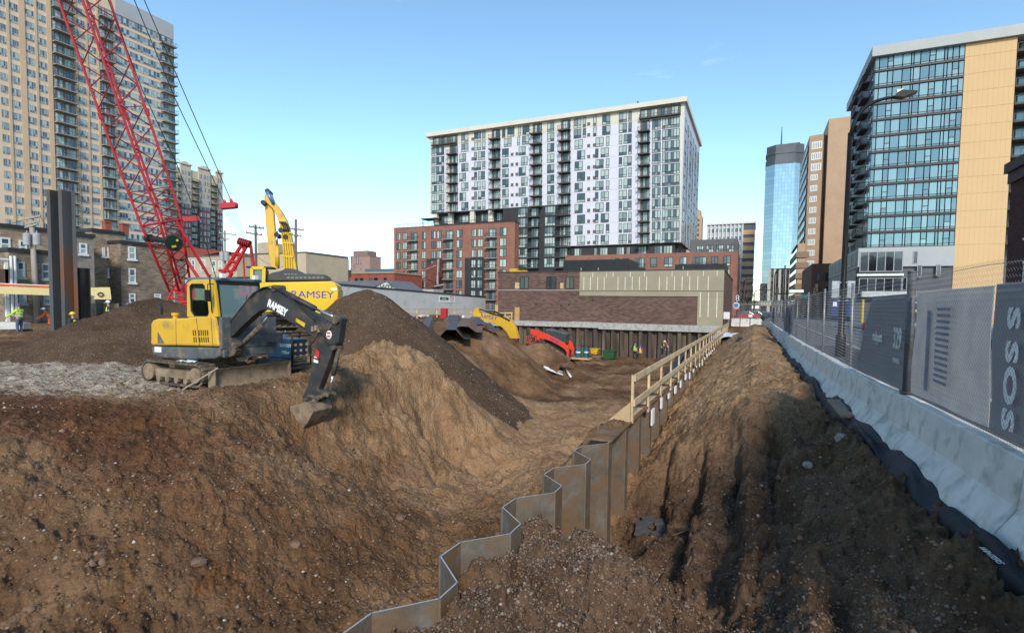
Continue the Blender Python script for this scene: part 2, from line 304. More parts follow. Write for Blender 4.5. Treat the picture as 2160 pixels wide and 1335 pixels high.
# ---- soil material: colours by world position; trench shade is part of the ground's colour ----
def soil(name,cols,speck=.25,scale=1.,patch=None):
    m,n,l,b=_new(name); b.inputs['Roughness'].default_value=.95; b.inputs['Specular IOR Level'].default_value=.12
    g=n.new('ShaderNodeNewGeometry'); P=g.outputs['Position']
    def nz(sc,det=6,ro=.6,dist=0,vec=P):
        q=n.new('ShaderNodeTexNoise'); q.inputs['Scale'].default_value=sc; q.inputs['Detail'].default_value=det; q.inputs['Roughness'].default_value=ro; q.inputs['Distortion'].default_value=dist; l.new(vec,q.inputs['Vector']); return q.outputs[0]
    def ramp(f,pts):
        r=n.new('ShaderNodeValToRGB'); e=r.color_ramp.elements
        while len(e)<len(pts): e.new(.5)
        for k,(p,c) in enumerate(pts): e[k].position=p; e[k].color=(tuple(c)+(1,)) if len(c)==3 else c
        l.new(f,r.inputs[0]); return r.outputs[0]
    def mix(f,a,c,mode='MIX'):
        q=n.new('ShaderNodeMixRGB'); q.blend_type=mode
        for i,s in ((0,f),(1,a),(2,c)):
            if isinstance(s,(int,float)): q.inputs[i].default_value=s
            elif isinstance(s,tuple): q.inputs[i].default_value=s+(1,)
            else: l.new(s,q.inputs[i])
        return q.outputs[0]
    out=ramp(nz(.33*scale,8,.62,.6),[(.30,cols[0]),(.42,cols[1]),(.54,cols[2]),(.68,cols[3])])
    out=mix(ramp(nz(1.1*scale,7,.7,1.2),[(.52,(0,0,0)),(.66,(.75,.75,.75))]),out,cols[4])
    out=mix(ramp(nz(2.3*scale,7,.7,.8),[(.56,(0,0,0)),(.70,(.8,.8,.8))]),out,cols[0])
    if patch: out=patch(n,l,P,nz,ramp,mix,out)
    fine=ramp(nz(26,6,.8),[(.3,(.62,.60,.58)),(.5,(.98,.98,.98)),(.72,(1.38,1.4,1.42))]); out=mix(1.,out,fine,'MULTIPLY')
    v=n.new('ShaderNodeTexVoronoi'); v.inputs['Scale'].default_value=24; l.new(P,v.inputs['Vector'])
    sx=n.new('ShaderNodeSeparateXYZ'); l.new(v.outputs['Color'],sx.inputs[0])
    c1=ramp(sx.outputs[0],[(1-speck*.16,(0,0,0)),(1-speck*.16+.01,(1,1,1))]); c2=ramp(v.outputs['Distance'],[(.22,(1,1,1)),(.34,(0,0,0))])
    out=mix(mix(1.,c1,c2,'MULTIPLY'),out,(.30,.25,.20))
    l.new(out,b.inputs['Base Color'])
    v2=n.new('ShaderNodeTexVoronoi'); v2.inputs['Scale'].default_value=13; wv=n.new('ShaderNodeVectorMath'); l.new(P,wv.inputs[0]); 
    wn_=n.new('ShaderNodeTexNoise'); wn_.inputs['Scale'].default_value=5; l.new(P,wn_.inputs['Vector']); ws=n.new('ShaderNodeVectorMath'); ws.operation='SCALE'; ws.inputs['Scale'].default_value=.25; l.new(wn_.outputs['Color'],ws.inputs[0]); l.new(ws.outputs[0],wv.inputs[1]); l.new(wv.outputs[0],v2.inputs['Vector'])
    hv=n.new('ShaderNodeMath'); hv.operation='MULTIPLY_ADD'; l.new(v2.outputs['Distance'],hv.inputs[0]); hv.inputs[1].default_value=-2.2; l.new(nz(40,6,.8),hv.inputs[2])
    h=n.new('ShaderNodeMath'); h.operation='MULTIPLY_ADD'; l.new(nz(9,8,.75),h.inputs[0]); h.inputs[1].default_value=2.2; l.new(hv.outputs[0],h.inputs[2])
    bp=n.new('ShaderNodeBump'); bp.inputs['Strength'].default_value=.7; bp.inputs['Distance'].default_value=.024; l.new(h.outputs[0],bp.inputs['Height']); l.new(bp.outputs[0],b.inputs['Normal'])
    MATS[name]=m; return m
def gpatch(n,l,P,nz,ramp,mix,out):
    # broken pale concrete where the old yard slab was, and the trench darkened, barrier shade put into its soil colour
    s=n.new('ShaderNodeSeparateXYZ'); l.new(P,s.inputs[0])
    def band(cx,cy,rx,ry,edge=.6):
        a=n.new('ShaderNodeVectorMath'); a.operation='SUBTRACT'; l.new(P,a.inputs[0]); a.inputs[1].default_value=(cx,cy,0)
        k=n.new('ShaderNodeVectorMath'); k.operation='MULTIPLY'; l.new(a.outputs[0],k.inputs[0]); k.inputs[1].default_value=(1/rx,1/ry,0)
        d=n.new('ShaderNodeVectorMath'); d.operation='LENGTH'; l.new(k.outputs[0],d.inputs[0])
        q=n.new('ShaderNodeMath'); q.operation='MULTIPLY_ADD'; l.new(nz(1.6,7,.75),q.inputs[0]); q.inputs[1].default_value=1.5; l.new(d.outputs['Value'],q.inputs[2])
        return ramp(q.outputs[0],[(0,(1,1,1)),(.01,(1,1,1))]) if False else q.outputs[0]
    rb=band(-10.5,5.2,4.6,1.3); mr_=n.new('ShaderNodeMapRange'); mr_.inputs['From Min'].default_value=1.3; mr_.inputs['From Max'].default_value=1.9; mr_.inputs['To Min'].default_value=.85; mr_.inputs['To Max'].default_value=0; l.new(rb,mr_.inputs[0]); out=mix(mr_.outputs[0],out,ramp(nz(1.7,7,.7),[(.35,(.05,.022,.012)),(.6,(.13,.055,.025))]))
    c=band(-17.0,7.9,6.0,2.6); f=ramp(c,[(0,(1,1,1)),(.999,(0,0,0))]); 
    m1=n.new('ShaderNodeMapRange'); m1.inputs['From Min'].default_value=1.55; m1.inputs['From Max'].default_value=1.75; m1.inputs['To Min'].default_value=1; m1.inputs['To Max'].default_value=0; l.new(c,m1.inputs[0])
    out=mix(m1.outputs[0],out,ramp(nz(3.5,7,.7),[(.38,(.15,.10,.062)),(.50,(.36,.29,.215)),(.66,(.48,.42,.34))]))
    b1=band(-7.2,18.5,8.2,8.6); b2=band(-.3,32,3.0,20.)
    for bb_ in (b1,b2):
        mq=n.new('ShaderNodeMapRange'); mq.inputs['From Min'].default_value=1.45; mq.inputs['From Max'].default_value=1.95; mq.inputs['To Min'].default_value=.72; mq.inputs['To Max'].default_value=0; l.new(bb_,mq.inputs[0])
        out=mix(mq.outputs[0],out,ramp(nz(.8,8,.7,1.),[(.3,(.16,.088,.044)),(.42,(.30,.18,.092)),(.56,(.42,.27,.15)),(.70,(.34,.17,.06))]))
    m2=n.new('ShaderNodeMapRange'); m2.inputs['From Min'].default_value=-2.5; m2.inputs['From Max'].default_value=-2.2; l.new(s.outputs[0],m2.inputs[0])
    m3=n.new('ShaderNodeMapRange'); m3.inputs['From Min'].default_value=14.5; m3.inputs['From Max'].default_value=11.5; l.new(s.outputs[1],m3.inputs[0])
    mm=n.new('ShaderNodeMath'); mm.operation='MULTIPLY'; l.new(m2.outputs[0],mm.inputs[0]); l.new(m3.outputs[0],mm.inputs[1])
    out=mix(mm.outputs[0],out,ramp(nz(1.3,8,.7,1.),[(.3,(.055,.030,.018)),(.5,(.11,.066,.040)),(.68,(.18,.115,.073))]))
    return out
S_DARK=(.058,.031,.017); S_MID=(.125,.069,.036); S_TAN=(.210,.124,.066); S_LIGHT=(.31,.198,.118); S_OR=(.215,.096,.036)
M_ground=soil('soil_mixed',[S_DARK,S_MID,S_TAN,S_LIGHT,S_OR],.3,1.,gpatch)
M_topsoil=soil('soil_dark',[(.055,.033,.020),(.085,.053,.032),(.105,.066,.042),(.135,.088,.057),(.075,.045,.027)],.9)
th=np.concatenate([np.linspace(-63,58,1120),np.linspace(58,297,90)[1:]]); th=np.radians(90+np.degrees(YAW)-th)
rr=np.concatenate([1.3*np.power(78/1.3,np.linspace(0,1,760)),78*np.power(4200/78,np.linspace(0,1,26))[1:]])
TH,RR=np.meshgrid(th,rr); GX=RR*np.cos(TH); GY=RR*np.sin(TH)
_g=grid_mesh('ground',GX,GY,zground(GX,GY),M_ground); _g['kind']='structure'
del TH,RR,GX,GY
def gh(x,y): return float(zground(np.array([x]),np.array([y]))[0])
# ---- heaps ----
def dirt_heap(name,label,peak,slope,rad,m,seed=0,ax=1.,rot=0.,rd=.7,res=150,spec=.05,base=-4):
    u=np.linspace(-1,1,res); U,V=np.meshgrid(u,u); x=U*rad; y=V*rad
    xr=(x*math.cos(rot)+y*math.sin(rot))/ax; yr=-x*math.sin(rot)+y*math.cos(rot)
    d=np.sqrt(xr**2+yr**2+rd*rd)-rd; X=x+peak[0]; Y=y+peak[1]
    z=peak[2]-slope*d+.3*fbm(X*.5,Y*.5,3,seed)*np.clip(d/1.5,.2,1)+.10*fbm(X*2.2,Y*2.2,3,seed+4)+.03*fbm(X*9,Y*9,2,seed+8)+np.maximum(0,vn(X*7,Y*7,seed)-.2)*.12
    z=np.maximum(z,base)
    o=grid_mesh(name,X,Y,z,m); return o
hp=onT(772,612,23.6)
o=dirt_heap('dirt_heap','',(hp.x,hp.y,hp.z),.82,9.5,M_topsoil,3,1.0,0,.8,230); tag(o,'tall dark brown dirt heap speckled with pale stones behind the black excavator arm','dirt heap',kind='thing')
hp2=onT(328,632,20.5)
o=dirt_heap('dirt_heap','',(hp2.x,hp2.y,hp2.z),.58,6.0,M_topsoil,13,1.12,R(60),.9,150,base=-.8); tag(o,'low dark dirt heap behind the yellow engine cover of the small excavator','dirt heap',kind='thing')
# ---- stones scattered over the soil: nobody could count them ----
def stones(name,label,pts,smin,smax,m,seed=1,zf=None,flat=.7):
    r=np.random.RandomState(seed); n=len(pts)
    base=np.array([(1,0,0),(-1,0,0),(0,1,0),(0,-1,0),(0,0,1),(0,0,-1)],float); tri=np.array([(0,2,4),(2,1,4),(1,3,4),(3,0,4),(2,0,5),(1,2,5),(3,1,5),(0,3,5)])
    s=smin*np.power(smax/smin,r.rand(n)**2.2); V=base[None]*(s[:,None,None])*(.6+.8*r.rand(n,6,1)); V[:,:,2]*=flat
    a=r.rand(n)*6.28; c,sn=np.cos(a)[:,None],np.sin(a)[:,None]; x=V[:,:,0]*c-V[:,:,1]*sn; y=V[:,:,0]*sn+V[:,:,1]*c
    V=np.stack([x+pts[:,0:1],y+pts[:,1:2],V[:,:,2]+pts[:,2:3]],-1).reshape(-1,3); T=(tri[None]+np.arange(n)[:,None,None]*6).reshape(-1,3)
    me=bpy.data.meshes.new(name); me.vertices.add(len(V)); me.vertices.foreach_set('co',V.ravel()); me.loops.add(T.size); me.loops.foreach_set('vertex_index',T.ravel().astype(np.int32))
    me.polygons.add(len(T)); me.polygons.foreach_set('loop_start',np.arange(0,T.size,3,dtype=np.int32)); me.polygons.foreach_set('loop_total',np.full(len(T),3,dtype=np.int32)); me.update(calc_edges=True); me.materials.append(m)
    o=bpy.data.objects.new(name,me); SC.collection.objects.link(o); tag(o,label,'stones',kind='stuff'); return o
def stone_mat(name,a,b_,c):
    m,n,l,b=_new(name); b.inputs['Roughness'].default_value=.9; g=n.new('ShaderNodeNewGeometry'); r=n.new('ShaderNodeValToRGB'); e=r.color_ramp.elements; e.new(.5)
    e[0].color=a+(1,); e[1].position=.55; e[1].color=b_+(1,); e[2].position=1; e[2].color=c+(1,); l.new(g.outputs['Random Per Island'],r.inputs[0]); l.new(r.outputs[0],b.inputs['Base Color']); return m
rs=np.random.RandomState(5)
def polar_pts(n,t0,t1,r0,r1,seed):
    q=np.random.RandomState(seed); r=r0*np.power(r1/r0,q.rand(n)); t=np.radians(90+np.degrees(YAW)-(t0+(t1-t0)*q.rand(n))); x=r*np.cos(t); y=r*np.sin(t); k=(x<1.5)&((x<-3.0)|(x>-2.2)|(y>3))&(np.abs(x-wallx(y))>.07); return x[k],y[k]
x,y=polar_pts(60000,-52,42,3.0,26,8); k=(vn(x*.7,y*.7,40)+.35*vn(x*3,y*3,41))>-.10; x=x[k];y=y[k]
stones('dirt','loose brown clods and pebbles scattered over the dug soil',np.stack([x,y,zground(x,y)],1),.006,.036,stone_mat('clods',(.06,.036,.022),(.15,.092,.055),(.27,.18,.115)),9)
x,y=polar_pts(5200,-52,42,3.4,45,18); k=(vn(x*.5,y*.5,44)>-.05); x=x[k];y=y[k]
stones('gravel','small pale stones lying in the dug soil',np.stack([x,y,zground(x,y)+.005],1),.008,.04,stone_mat('pale_stones',(.16,.12,.085),(.25,.20,.155),(.50,.46,.40)),19)
x,y=polar_pts(1500,-52,42,3.0,34,28); k=(vn(x*.6,y*.6,47)>.02); x=x[k];y=y[k]
stones('dirt','broken lumps of brown soil lying on the dug slopes',np.stack([x,y,zground(x,y)],1),.022,.11,stone_mat('soil_lumps',(.07,.04,.023),(.15,.09,.052),(.24,.155,.095)),59,flat=.75)
# concentrated gravel heaps near the camera
g=[];q=np.random.RandomState(3)
for cx,cy,sx,sy,nn in ((.15,4.4,.55,1.,9000),(-1.6,5.3,.95,.8,16000),(-2.2,5.7,.5,.8,6000),(-2.0,3.6,.8,.6,7000),(1.0,4.6,.3,1.4,4000)):
    g.append(np.stack([cx+sx*q.randn(nn)*.7,cy+sy*q.randn(nn)*.7],1))
g=np.concatenate(g); k=(g[:,0]<1.5)&(np.abs(g[:,0]-wallx(g[:,1]))>.04)&(g[:,0]>wallx(g[:,1])); g=g[k]
stones('gravel','coarse brown gravel covering the near heaps beside the steel sheet wall',np.stack([g[:,0],g[:,1],zground(g[:,0],g[:,1])],1),.006,.022,stone_mat('gravel_mix',(.06,.04,.026),(.125,.083,.055),(.25,.19,.14)),29,flat=.8)
# pale stones rolled down the dark heap
q=np.random.RandomState(12); dpth=q.rand(2600)**.6*7.4; a=R(-120)+q.rand(2600)*R(150); x=hp.x+dpth*np.cos(a); y=hp.y+dpth*np.sin(a)
d=np.sqrt((x-hp.x)**2+(y-hp.y)**2+.64)-.8; z=hp.z-.82*d+.3*fbm(x*.5,y*.5,3,3)*np.clip(d/1.5,.2,1)+.10*fbm(x*2.2,y*2.2,3,7)
k=(z>zground(x,y)-.05)&((q.rand(2600)<.35)|(z<-1.2)); stones('gravel','pale pebbles rolled to the foot of the dark dirt heap',np.stack([x,y,z+.005],1)[k],.010,.042,stone_mat('pale_pebbles',(.13,.10,.08),(.24,.20,.165),(.46,.42,.37)),39)

# ================= SHEET PILE WALLS =================
M_steel=mat('rusty_steel',(.165,.15,.13),.6,.25,.45,2.2,.4,.35,dirt=(.19,.125,.075),dirtamt=.85,streak=False)
M_steelR=mat('brown_sheet_steel',(.155,.115,.085),.75,.2,.5,1.2,.5,.3,dirt=(.05,.042,.036),dirtamt=.8,streak=True)
M_edge=mat('bright_cut_edge',(.62,.60,.56),.35,.7,.1,8)
def zig_pts(y0,y1):
    out=[];k=math.floor((y0-Y0)/PER)-1
    while True:
        for t,x in ((0,-2.36),(.30,-2.36),(.66,-2.76),(1.02,-2.74)):
            y=Y0+k*PER+t
            if y0<=y<=y1: out.append((x,y))
        k+=1
        if Y0+k*PER>y1: return out
wl=thing('sheet_pile_wall','long zigzag steel sheet pile wall running from the near gravel heaps to the far brick building','sheet pile wall',(-2.5,9,-.5))
zp=zig_pts(2.0,57.5)
P2=[];n=len(zp)
for i in range(n):      # one pair of sheets per part
    pass
pair=[];cnt=0
TOPV=-.5
for s in range(0,n-1,4):
    seg=zp[s:s+5]
    if len(seg)<2: break
    mb=MB(); th_=.014; zt=TOPV-(.0 if seg[0][1]<9.6 else .02)
    for (xa,ya),(xb,yb) in zip(seg,seg[1:]):
        d=Vector((xb-xa,yb-ya,0)).normalized(); nn=Vector((-d.y,d.x,0))*th_/2
        a=Vector((xa,ya,0))-d*.004; b2=Vector((xb,yb,0))+d*.004
        lo=Vector((0,0,-5.2)); hi=Vector((0,0,zt))
        mb.add([a-nn+lo,b2-nn+lo,b2+nn+lo,a+nn+lo,a-nn+hi,b2-nn+hi,b2+nn+hi,a+nn+hi],[(0,3,2,1),(0,1,5,4),(1,2,6,5),(2,3,7,6),(3,0,4,7)],0)
        mb.add([a-nn+hi,b2-nn+hi,b2+nn+hi,a+nn+hi],[(0,1,2,3)],1)
    # interlock beads at the corners of every pair
    for k2 in (0,2):
        if k2<len(seg): mb.tube([(seg[k2][0],seg[k2][1],-5.2),(seg[k2][0],seg[k2][1],zt-.003)],.022,6,0)
    mb.build('steel_sheet',[M_steel,M_edge],wl)
mb=MB(); mb.box(-2.80,9.72,-.52,-2.325,57.4,-.482); mb.build('soil_cover',mat('soil_cover',(.17,.105,.062),.95,0,.4,3,.6,.1),wl)
# back wall under the brick building
bwl=thing('sheet_pile_wall','brown weathered sheet pile wall below the brick building at the back of the pit','sheet pile wall',(-15,57.8,-.6))
mb=MB(); x=-2.9; k=0; X0=-31.6
prof=[]
while x>X0:
    prof+= [(x,57.78),(x-.28,57.78),(x-.5,58.14),(x-.78,58.14)]; x-=1.0
for (xa,ya),(xb,yb) in zip(prof,prof[1:]):
    mb.quad((xa,ya,-4.6),(xb,yb,-4.6),(xb,yb,-.35),(xa,ya,-.35))
mb.build('steel_sheets',M_steelR,bwl)
# concrete strip above it
M_conc=mat('concrete',(.40,.39,.37),.9,0,.16,2.2,.25,.2,dirt=(.27,.24,.2),dirtamt=.45)
mb=MB(); x=-3.0
r2=random.Random(4)
cuts=[-3.0,-8.2,-11.5,-15.6,-19.0,-23.4,-27.2,-31.6]
for a,b2 in zip(cuts,cuts[1:]): mb.box(b2+.004,57.55,-.42-(.12 if r2.random()<.4 else 0),a,58.9,.12+.1*r2.random()+(.0))
tag(mb.build('concrete_ledge',M_conc,bevel=.02),'stepped concrete ledge capping the back sheet piles under the brick building','concrete ledge')
# left return wall of sheets rising behind the parked machines
def zface(name,pa,pb,z0,z1,m,per=1.4,dep=.45,th_=.02):
    a=Vector(pa);b=Vector(pb);L=(b-a).length;d=(b-a)/L;nn=Vector((-d.y,d.x,0)); mb=MB(); s=0; pr=[]
    while s<L:
        for t,w_ in ((0,0),(.28*per,0),(.5*per,dep),(.78*per,dep)):
            if s+t<=L: pr.append(a+d*(s+t)+nn*w_)
        s+=per
    for p,q_ in zip(pr,pr[1:]):
        e=(q_-p).normalized(); k=Vector((-e.y,e.x,0))*th_; lo=Vector((0,0,z0));hi=Vector((0,0,z1))
        mb.add([p+lo,q_+lo,q_+k+lo,p+k+lo,p+hi,q_+hi,q_+k+hi,p+k+hi],[(0,3,2,1),(4,5,6,7),(0,1,5,4),(1,2,6,5),(2,3,7,6),(3,0,4,7)])
    return mb
# ================= TIMBER GUARD RAIL on the long wall =================
M_wood=mat('pine_timber',(.56,.42,.26),.8,0,.28,2.5,.15,.25)
M_ply=mat('plywood',(.50,.35,.20),.8,0,.25,1.6,.1,.2)
gr=thing('guard_rail','new pale timber guard rail bolted along the top of the steel sheet wall','guard rail',(-2.3,11.6,-.5))
gy=[11.55+1.95*i for i in range(24)]
def railx(y): return -2.34
for i,y in enumerate(gy):
    mb=MB(); mb.box(railx(y)-.02,y-.045,-.62 if i else -.52,railx(y)+.03,y+.045,.52); mb.build('post',M_wood,gr)
for i in range(0,len(gy)-1,2):
    ya,yb=gy[i],gy[min(i+2,len(gy)-1)]
    mb=MB(); mb.box(railx(0)+.033,ya-.06,.40,railx(0)+.072,yb-.08,.54); mb.build('top_rail',M_wood,gr)
    mb=MB(); mb.box(railx(0)+.033,ya-.06,-.14,railx(0)+.072,yb-.08,0.0); mb.build('mid_rail',M_wood,gr)
for i in range(0,len(gy)-1):
    mb=MB(); y=gy[i]; mb.box(-2.74,y+.30,-.475,-2.40,y+1.55,-.455); 
    mb.build('toe_board',M_ply,gr)
    mb=MB(); mb.prism([(-2.36,0,-.45),(-2.36,0,-.10),(-2.62,0,-.45)],(0,y+.05,0),(0,y+.075,0)); mb.build('bracket',M_ply,gr)
mb=MB(); mb.prism([(-2.36,11.45,-.5),(-2.36,11.45,-.05),(-2.85,11.5,-.5)],(0,0,0),(0,.03,0)); mb.build('end_brace',M_ply,gr)
# soil lying on the sheet tops in front of the rail
# white foam boards and plastic between sheets and soil
M_foam=mat('white_foam',(.78,.80,.82),.6,0,.06,4)
ORD=['','second','third','fourth','fifth','sixth','seventh','eighth','ninth','tenth','eleventh','twelfth','thirteenth','fourteenth','fifteenth','sixteenth','seventeenth','eighteenth']
r3=random.Random(12)
for i in range(17):
    y=13.75+i*PER*1.0*1.0; y=Y0+PER*(7+i)-.12
    h=r3.uniform(.08,.28) if i else .40; mb=MB(); mb.box(-2.31,y,-.62-h,-2.27,y+r3.uniform(.2,.5),-.55-.1*r3.random())
    o=mb.build('foam_board',M_foam); tag(o,ORD[i]+' white foam board along the sheet wall from the near rail end' if i else 'largest white foam board nearest the end of the timber guard rail','foam board','foam boards along the sheet wall')
# ================= CONCRETE BARRIERS =================
BY=[2.0,5.5,6,9,12,15,18,28,45,70]; BX=[2.16,2.08,2.06,1.94,1.80,1.71,1.62,1.42,1.30,1.25]
def bx(y): return float(np.interp(y,BY,BX))
M_bar=mat('barrier_concrete',(.60,.58,.54),.85,0,.12,2.4,.08,.2,dirt=(.36,.35,.32),dirtamt=.35)
BL=['pale concrete barrier %s']
names=['nearest the camera below the banner with large white letters','with the thick dark fence post at its left end','just beyond the thick dark fence post beside the wooden board','left of the wooden board']
joints=[-.37+3.05*i for i in range(1,19)]
for i,y0 in enumerate(joints[:-1]):
    y1=joints[i+1]-.05; L=y1-y0
    xa,xb=bx(y0)+.018*((i*7)%3-1),bx(y1)+.015*((i*5)%3-1)
    prof=[(-.17,0),(-.17,.08),(-.12,.20),(-.02,.36),(0,.40),(.035,.79),(.05,.81),(.20,.81),(.215,.79),(.25,.40),(.27,.36),(.37,.20),(.42,.08),(.42,0)]
    prof=[(p[0]-.03,p[1]) for p in prof]
    n=len(prof); mb=MB(); mb.add([(xa+p[0],y0,p[1]-.03) for p in prof]+[(xb+p[0],y1,p[1]-.03) for p in prof],[tuple(range(n)),tuple(range(2*n-1,n-1,-1))]+[(j,n+j,n+(j+1)%n,(j+1)%n) for j in range(n)])
    for s in (.22,.5,.78):   # drainage / lifting slots at the toe
        ys=y0+L*s; xx=xa+(xb-xa)*s; mb.box(xx-.215,ys-.05,-.02,xx-.19,ys+.05,.035)
    o=mb.build('concrete_barrier',M_bar,bevel=.012)
    lab={0:'pale concrete barrier at the right edge of the photo below the big white letters',1:'pale concrete barrier between the big white letters and the thick dark fence post',2:'pale concrete barrier behind the wooden board, just left of the thick dark fence post',3:'pale concrete barrier in front of the black lamp post',4:'pale concrete barrier one further back than the lamp post'}.get(i,ORD[i-2]+' pale concrete barrier beyond the lamp post towards the crossing')
    tag(o,lab,'barrier','concrete barriers in a row along the road' )
# ================= CHAIN LINK FENCE =================
M_galv=mat('galvanised',(.30,.30,.30),.5,.5,.2,5)
M_wire=mat('fence_wire',(.20,.20,.205),.5,.4,.2,9)
M_postd=mat('weathered_post',(.12,.12,.125),.6,.4,.35,5,dirt=(.1,.07,.05),dirtamt=.4)
fc=thing('chain_link_fence','tall galvanised chain link fence standing on the concrete barriers','fence',(2.2,8.3,.8))
FX=.13; Z0,Z1=.80,2.50
def fx(y): return bx(y)+FX
py_=[1.6,5.5,9.4]+[9.4+3.9*k for k in range(1,12)]
for i,y in enumerate(py_):
    lean=[0,0,.02,.10,.04,.0,-.05,.02][i%8]
    mb=MB(); r=.055 if i==2 else .028; mb.tube([(fx(y),y,.78),(fx(y)+.0,y+lean,Z1+.04)],r,12); mb.tube([(fx(y),y+lean,Z1+.04),(fx(y),y+lean,Z1+.06)],r*1.15,12)
    if i==2: mb.bar((fx(y)-.01,y-.08,.81),(fx(y)+.0,y+.08,.82),.16,.02)
    o=mb.build('post',M_postd if i==2 else M_galv,fc,smooth=True)
    if i==2: o['label']='thick dark weathered fence post'
def link(ya,yb,cell,r,name):
    nx=int(round((yb-ya)/cell)); nz_=int(round((Z1-Z0)/cell)); V=[];Fc=[]
    dy=(yb-ya)/nx; dz=(Z1-Z0)/nz_
    off=((0,1),(.87,-.5),(-.87,-.5))
    for i in range(nx):           # each wire is one vertical zigzag between two columns
        k0=len(V); 
        for j in range(nz_*2+1):
            y=ya+i*dy+(dy*1.04 if j%2 else -.02*dy); z=Z0+j*dz/2
            bulge=.012*math.sin(y*3.1)+.010*math.sin(z*5+y); x=fx(y)-.035+(r*.9 if j%2 else -r*.9)+bulge
            for a,b2 in off: V.append((x+a*r*.9,y+b2*r+ (0),z))
        for j in range(nz_*2):
            for q in range(3):
                q2=(q+1)%3; Fc.append((k0+j*3+q,k0+j*3+q2,k0+j*3+3+q2,k0+j*3+3+q))
    me=bpy.data.meshes.new(name); me.from_pydata(V,[],Fc); me.materials.append(M_wire); o=bpy.data.objects.new(name,me); SC.collection.objects.link(o); o.parent=fc; o.matrix_parent_inverse=Matrix.Translation(-Vector(fc['_b'])); return o
link(2.15,8.25,.062,.0021,'wire_mesh'); link(8.25,20.45,.066,.0023,'wire_mesh'); link(20.45,34,.085,.0024,'wire_mesh'); link(34,56,.14,.003,'wire_mesh')
mb=MB(); mb.tube([(fx(y),y,Z0+.03+.01*math.sin(y*2)) for y in np.arange(2.2,56,1.5)],.004,5); mb.tube([(fx(y),y,Z1-.06+.03*math.sin(y*1.1)) for y in np.arange(2.2,56,.8)],.0035,5); mb.build('tension_wire',M_wire,fc)
# banners tied to the road side of the fence
M_ban=mat('grey_banner',(.34,.35,.38),.75,0,.10,1.2,.1)
M_banl=mat('pale_banner',(.62,.60,.60),.75,0,.12,2.2,.1,dirt=(.44,.45,.50),dirtamt=.6)
translucent(M_ban,.55,(.36,.37,.40)); translucent(M_banl,.5,(.75,.72,.70))
M_prt=mat('banner_print',(.78,.78,.77),.8,0,.05,3)
def banner(ya,yb,za,zb,m,label,skew=0.,ztop2=None):
    b=thing('fence_banner',label,'banner',(fx(ya)+.03,ya,za)); mb=MB(); N=24; K=8
    V=[];Fc=[]
    for s in (0,.004):
        for i in range(N+1):
            for j in range(K+1):
                v=j/K; y=ya+(yb-ya)*i/N+skew*v*i/N; zt=zb+((ztop2 or zb)-zb)*i/N; z=za+(zt-za)*v; x=fx(y)+.02+s+.012*math.sin(y*4+v*2)+.008*math.sin(v*7+y)
                V.append((x,y,z))
    M2=(N+1)*(K+1)
    for i in range(N):
        for j in range(K):
            a=i*(K+1)+j; Fc.append((a,a+K+1,a+K+2,a+1)); Fc.append((a+M2,a+1+M2,a+K+2+M2,a+K+1+M2))
    mb.add(V,Fc); mb.build('cloth',m,b); return b
b1=banner(2.3,6.82,.83,2.27,M_ban,'dark grey fence banner with big white letters reading sideways at the right edge')
# print shows through from the road side: mirrored and turned on its side
def btext(txt,y,z,size,parent,up_=(0,-1,0),right=(0,0,1),sx=1,bold=.01,sy=1):
    m=frame_mtx((fx(y)-.012,y,z),right,up_,sx,sy); return text_mesh('lettering',txt,size,.002,M_prt,parent,m,bold=bold)
for k,(ch,zz) in enumerate((('S',1.95),('S',1.64),('O',1.33),('S',1.01))):
    v=onX(2128,0,2.1)
    o=btext(ch,6.37,zz-.01,.44,b1,up_=(0,-1,0),right=(0,0,-1),sx=1,bold=.018,sy=.78)
b2=banner(6.86,9.28,.83,2.26,M_banl,'pale sun-bleached fence banner with a faint building picture right of the thick dark post')
mb=MB()
for k in range(13): mb.box(fx(8.1)-.004,7.9,1.1+k*.075,fx(8.1)-.001,8.4,1.135+k*.075)
mb.box(fx(8.6)-.006,8.55,.95,fx(8.6)-.003,8.70,2.0); mb.build('picture',mat('banner_picture',(.24,.26,.34),.8,0,.3,3),b2)
b3=banner(9.5,12.9,.83,2.24,M_ban,'dark grey fence banner with small white lettering left of the thick dark post',skew=-1.3)
text_mesh('lettering','329',.46,.002,M_prt,b3,frame_mtx((fx(9.9)-.02,9.92,1.55),(0,-1,0),(0,0,1),.75,1.),bold=.006)
text_mesh('lettering','mollyport',.24,.002,M_prt,b3,frame_mtx((fx(11)-.02,11.1,1.53),(0,-1,0),(0,0,1),.8,1.),bold=.004)
text_mesh('lettering','RESIDENCES',.09,.002,M_prt,b3,frame_mtx((fx(9.9)-.02,9.92,1.22),(0,-1,0),(0,0,1),.8,1.),bold=.003)
for k,(a,c) in enumerate(((27,32.5),(46,50))): banner(a,c,.83,2.1,M_ban,['dark grey banner on the fence far down the row of barriers','dark grey banner at the far end of the fence near the crossing'][k])
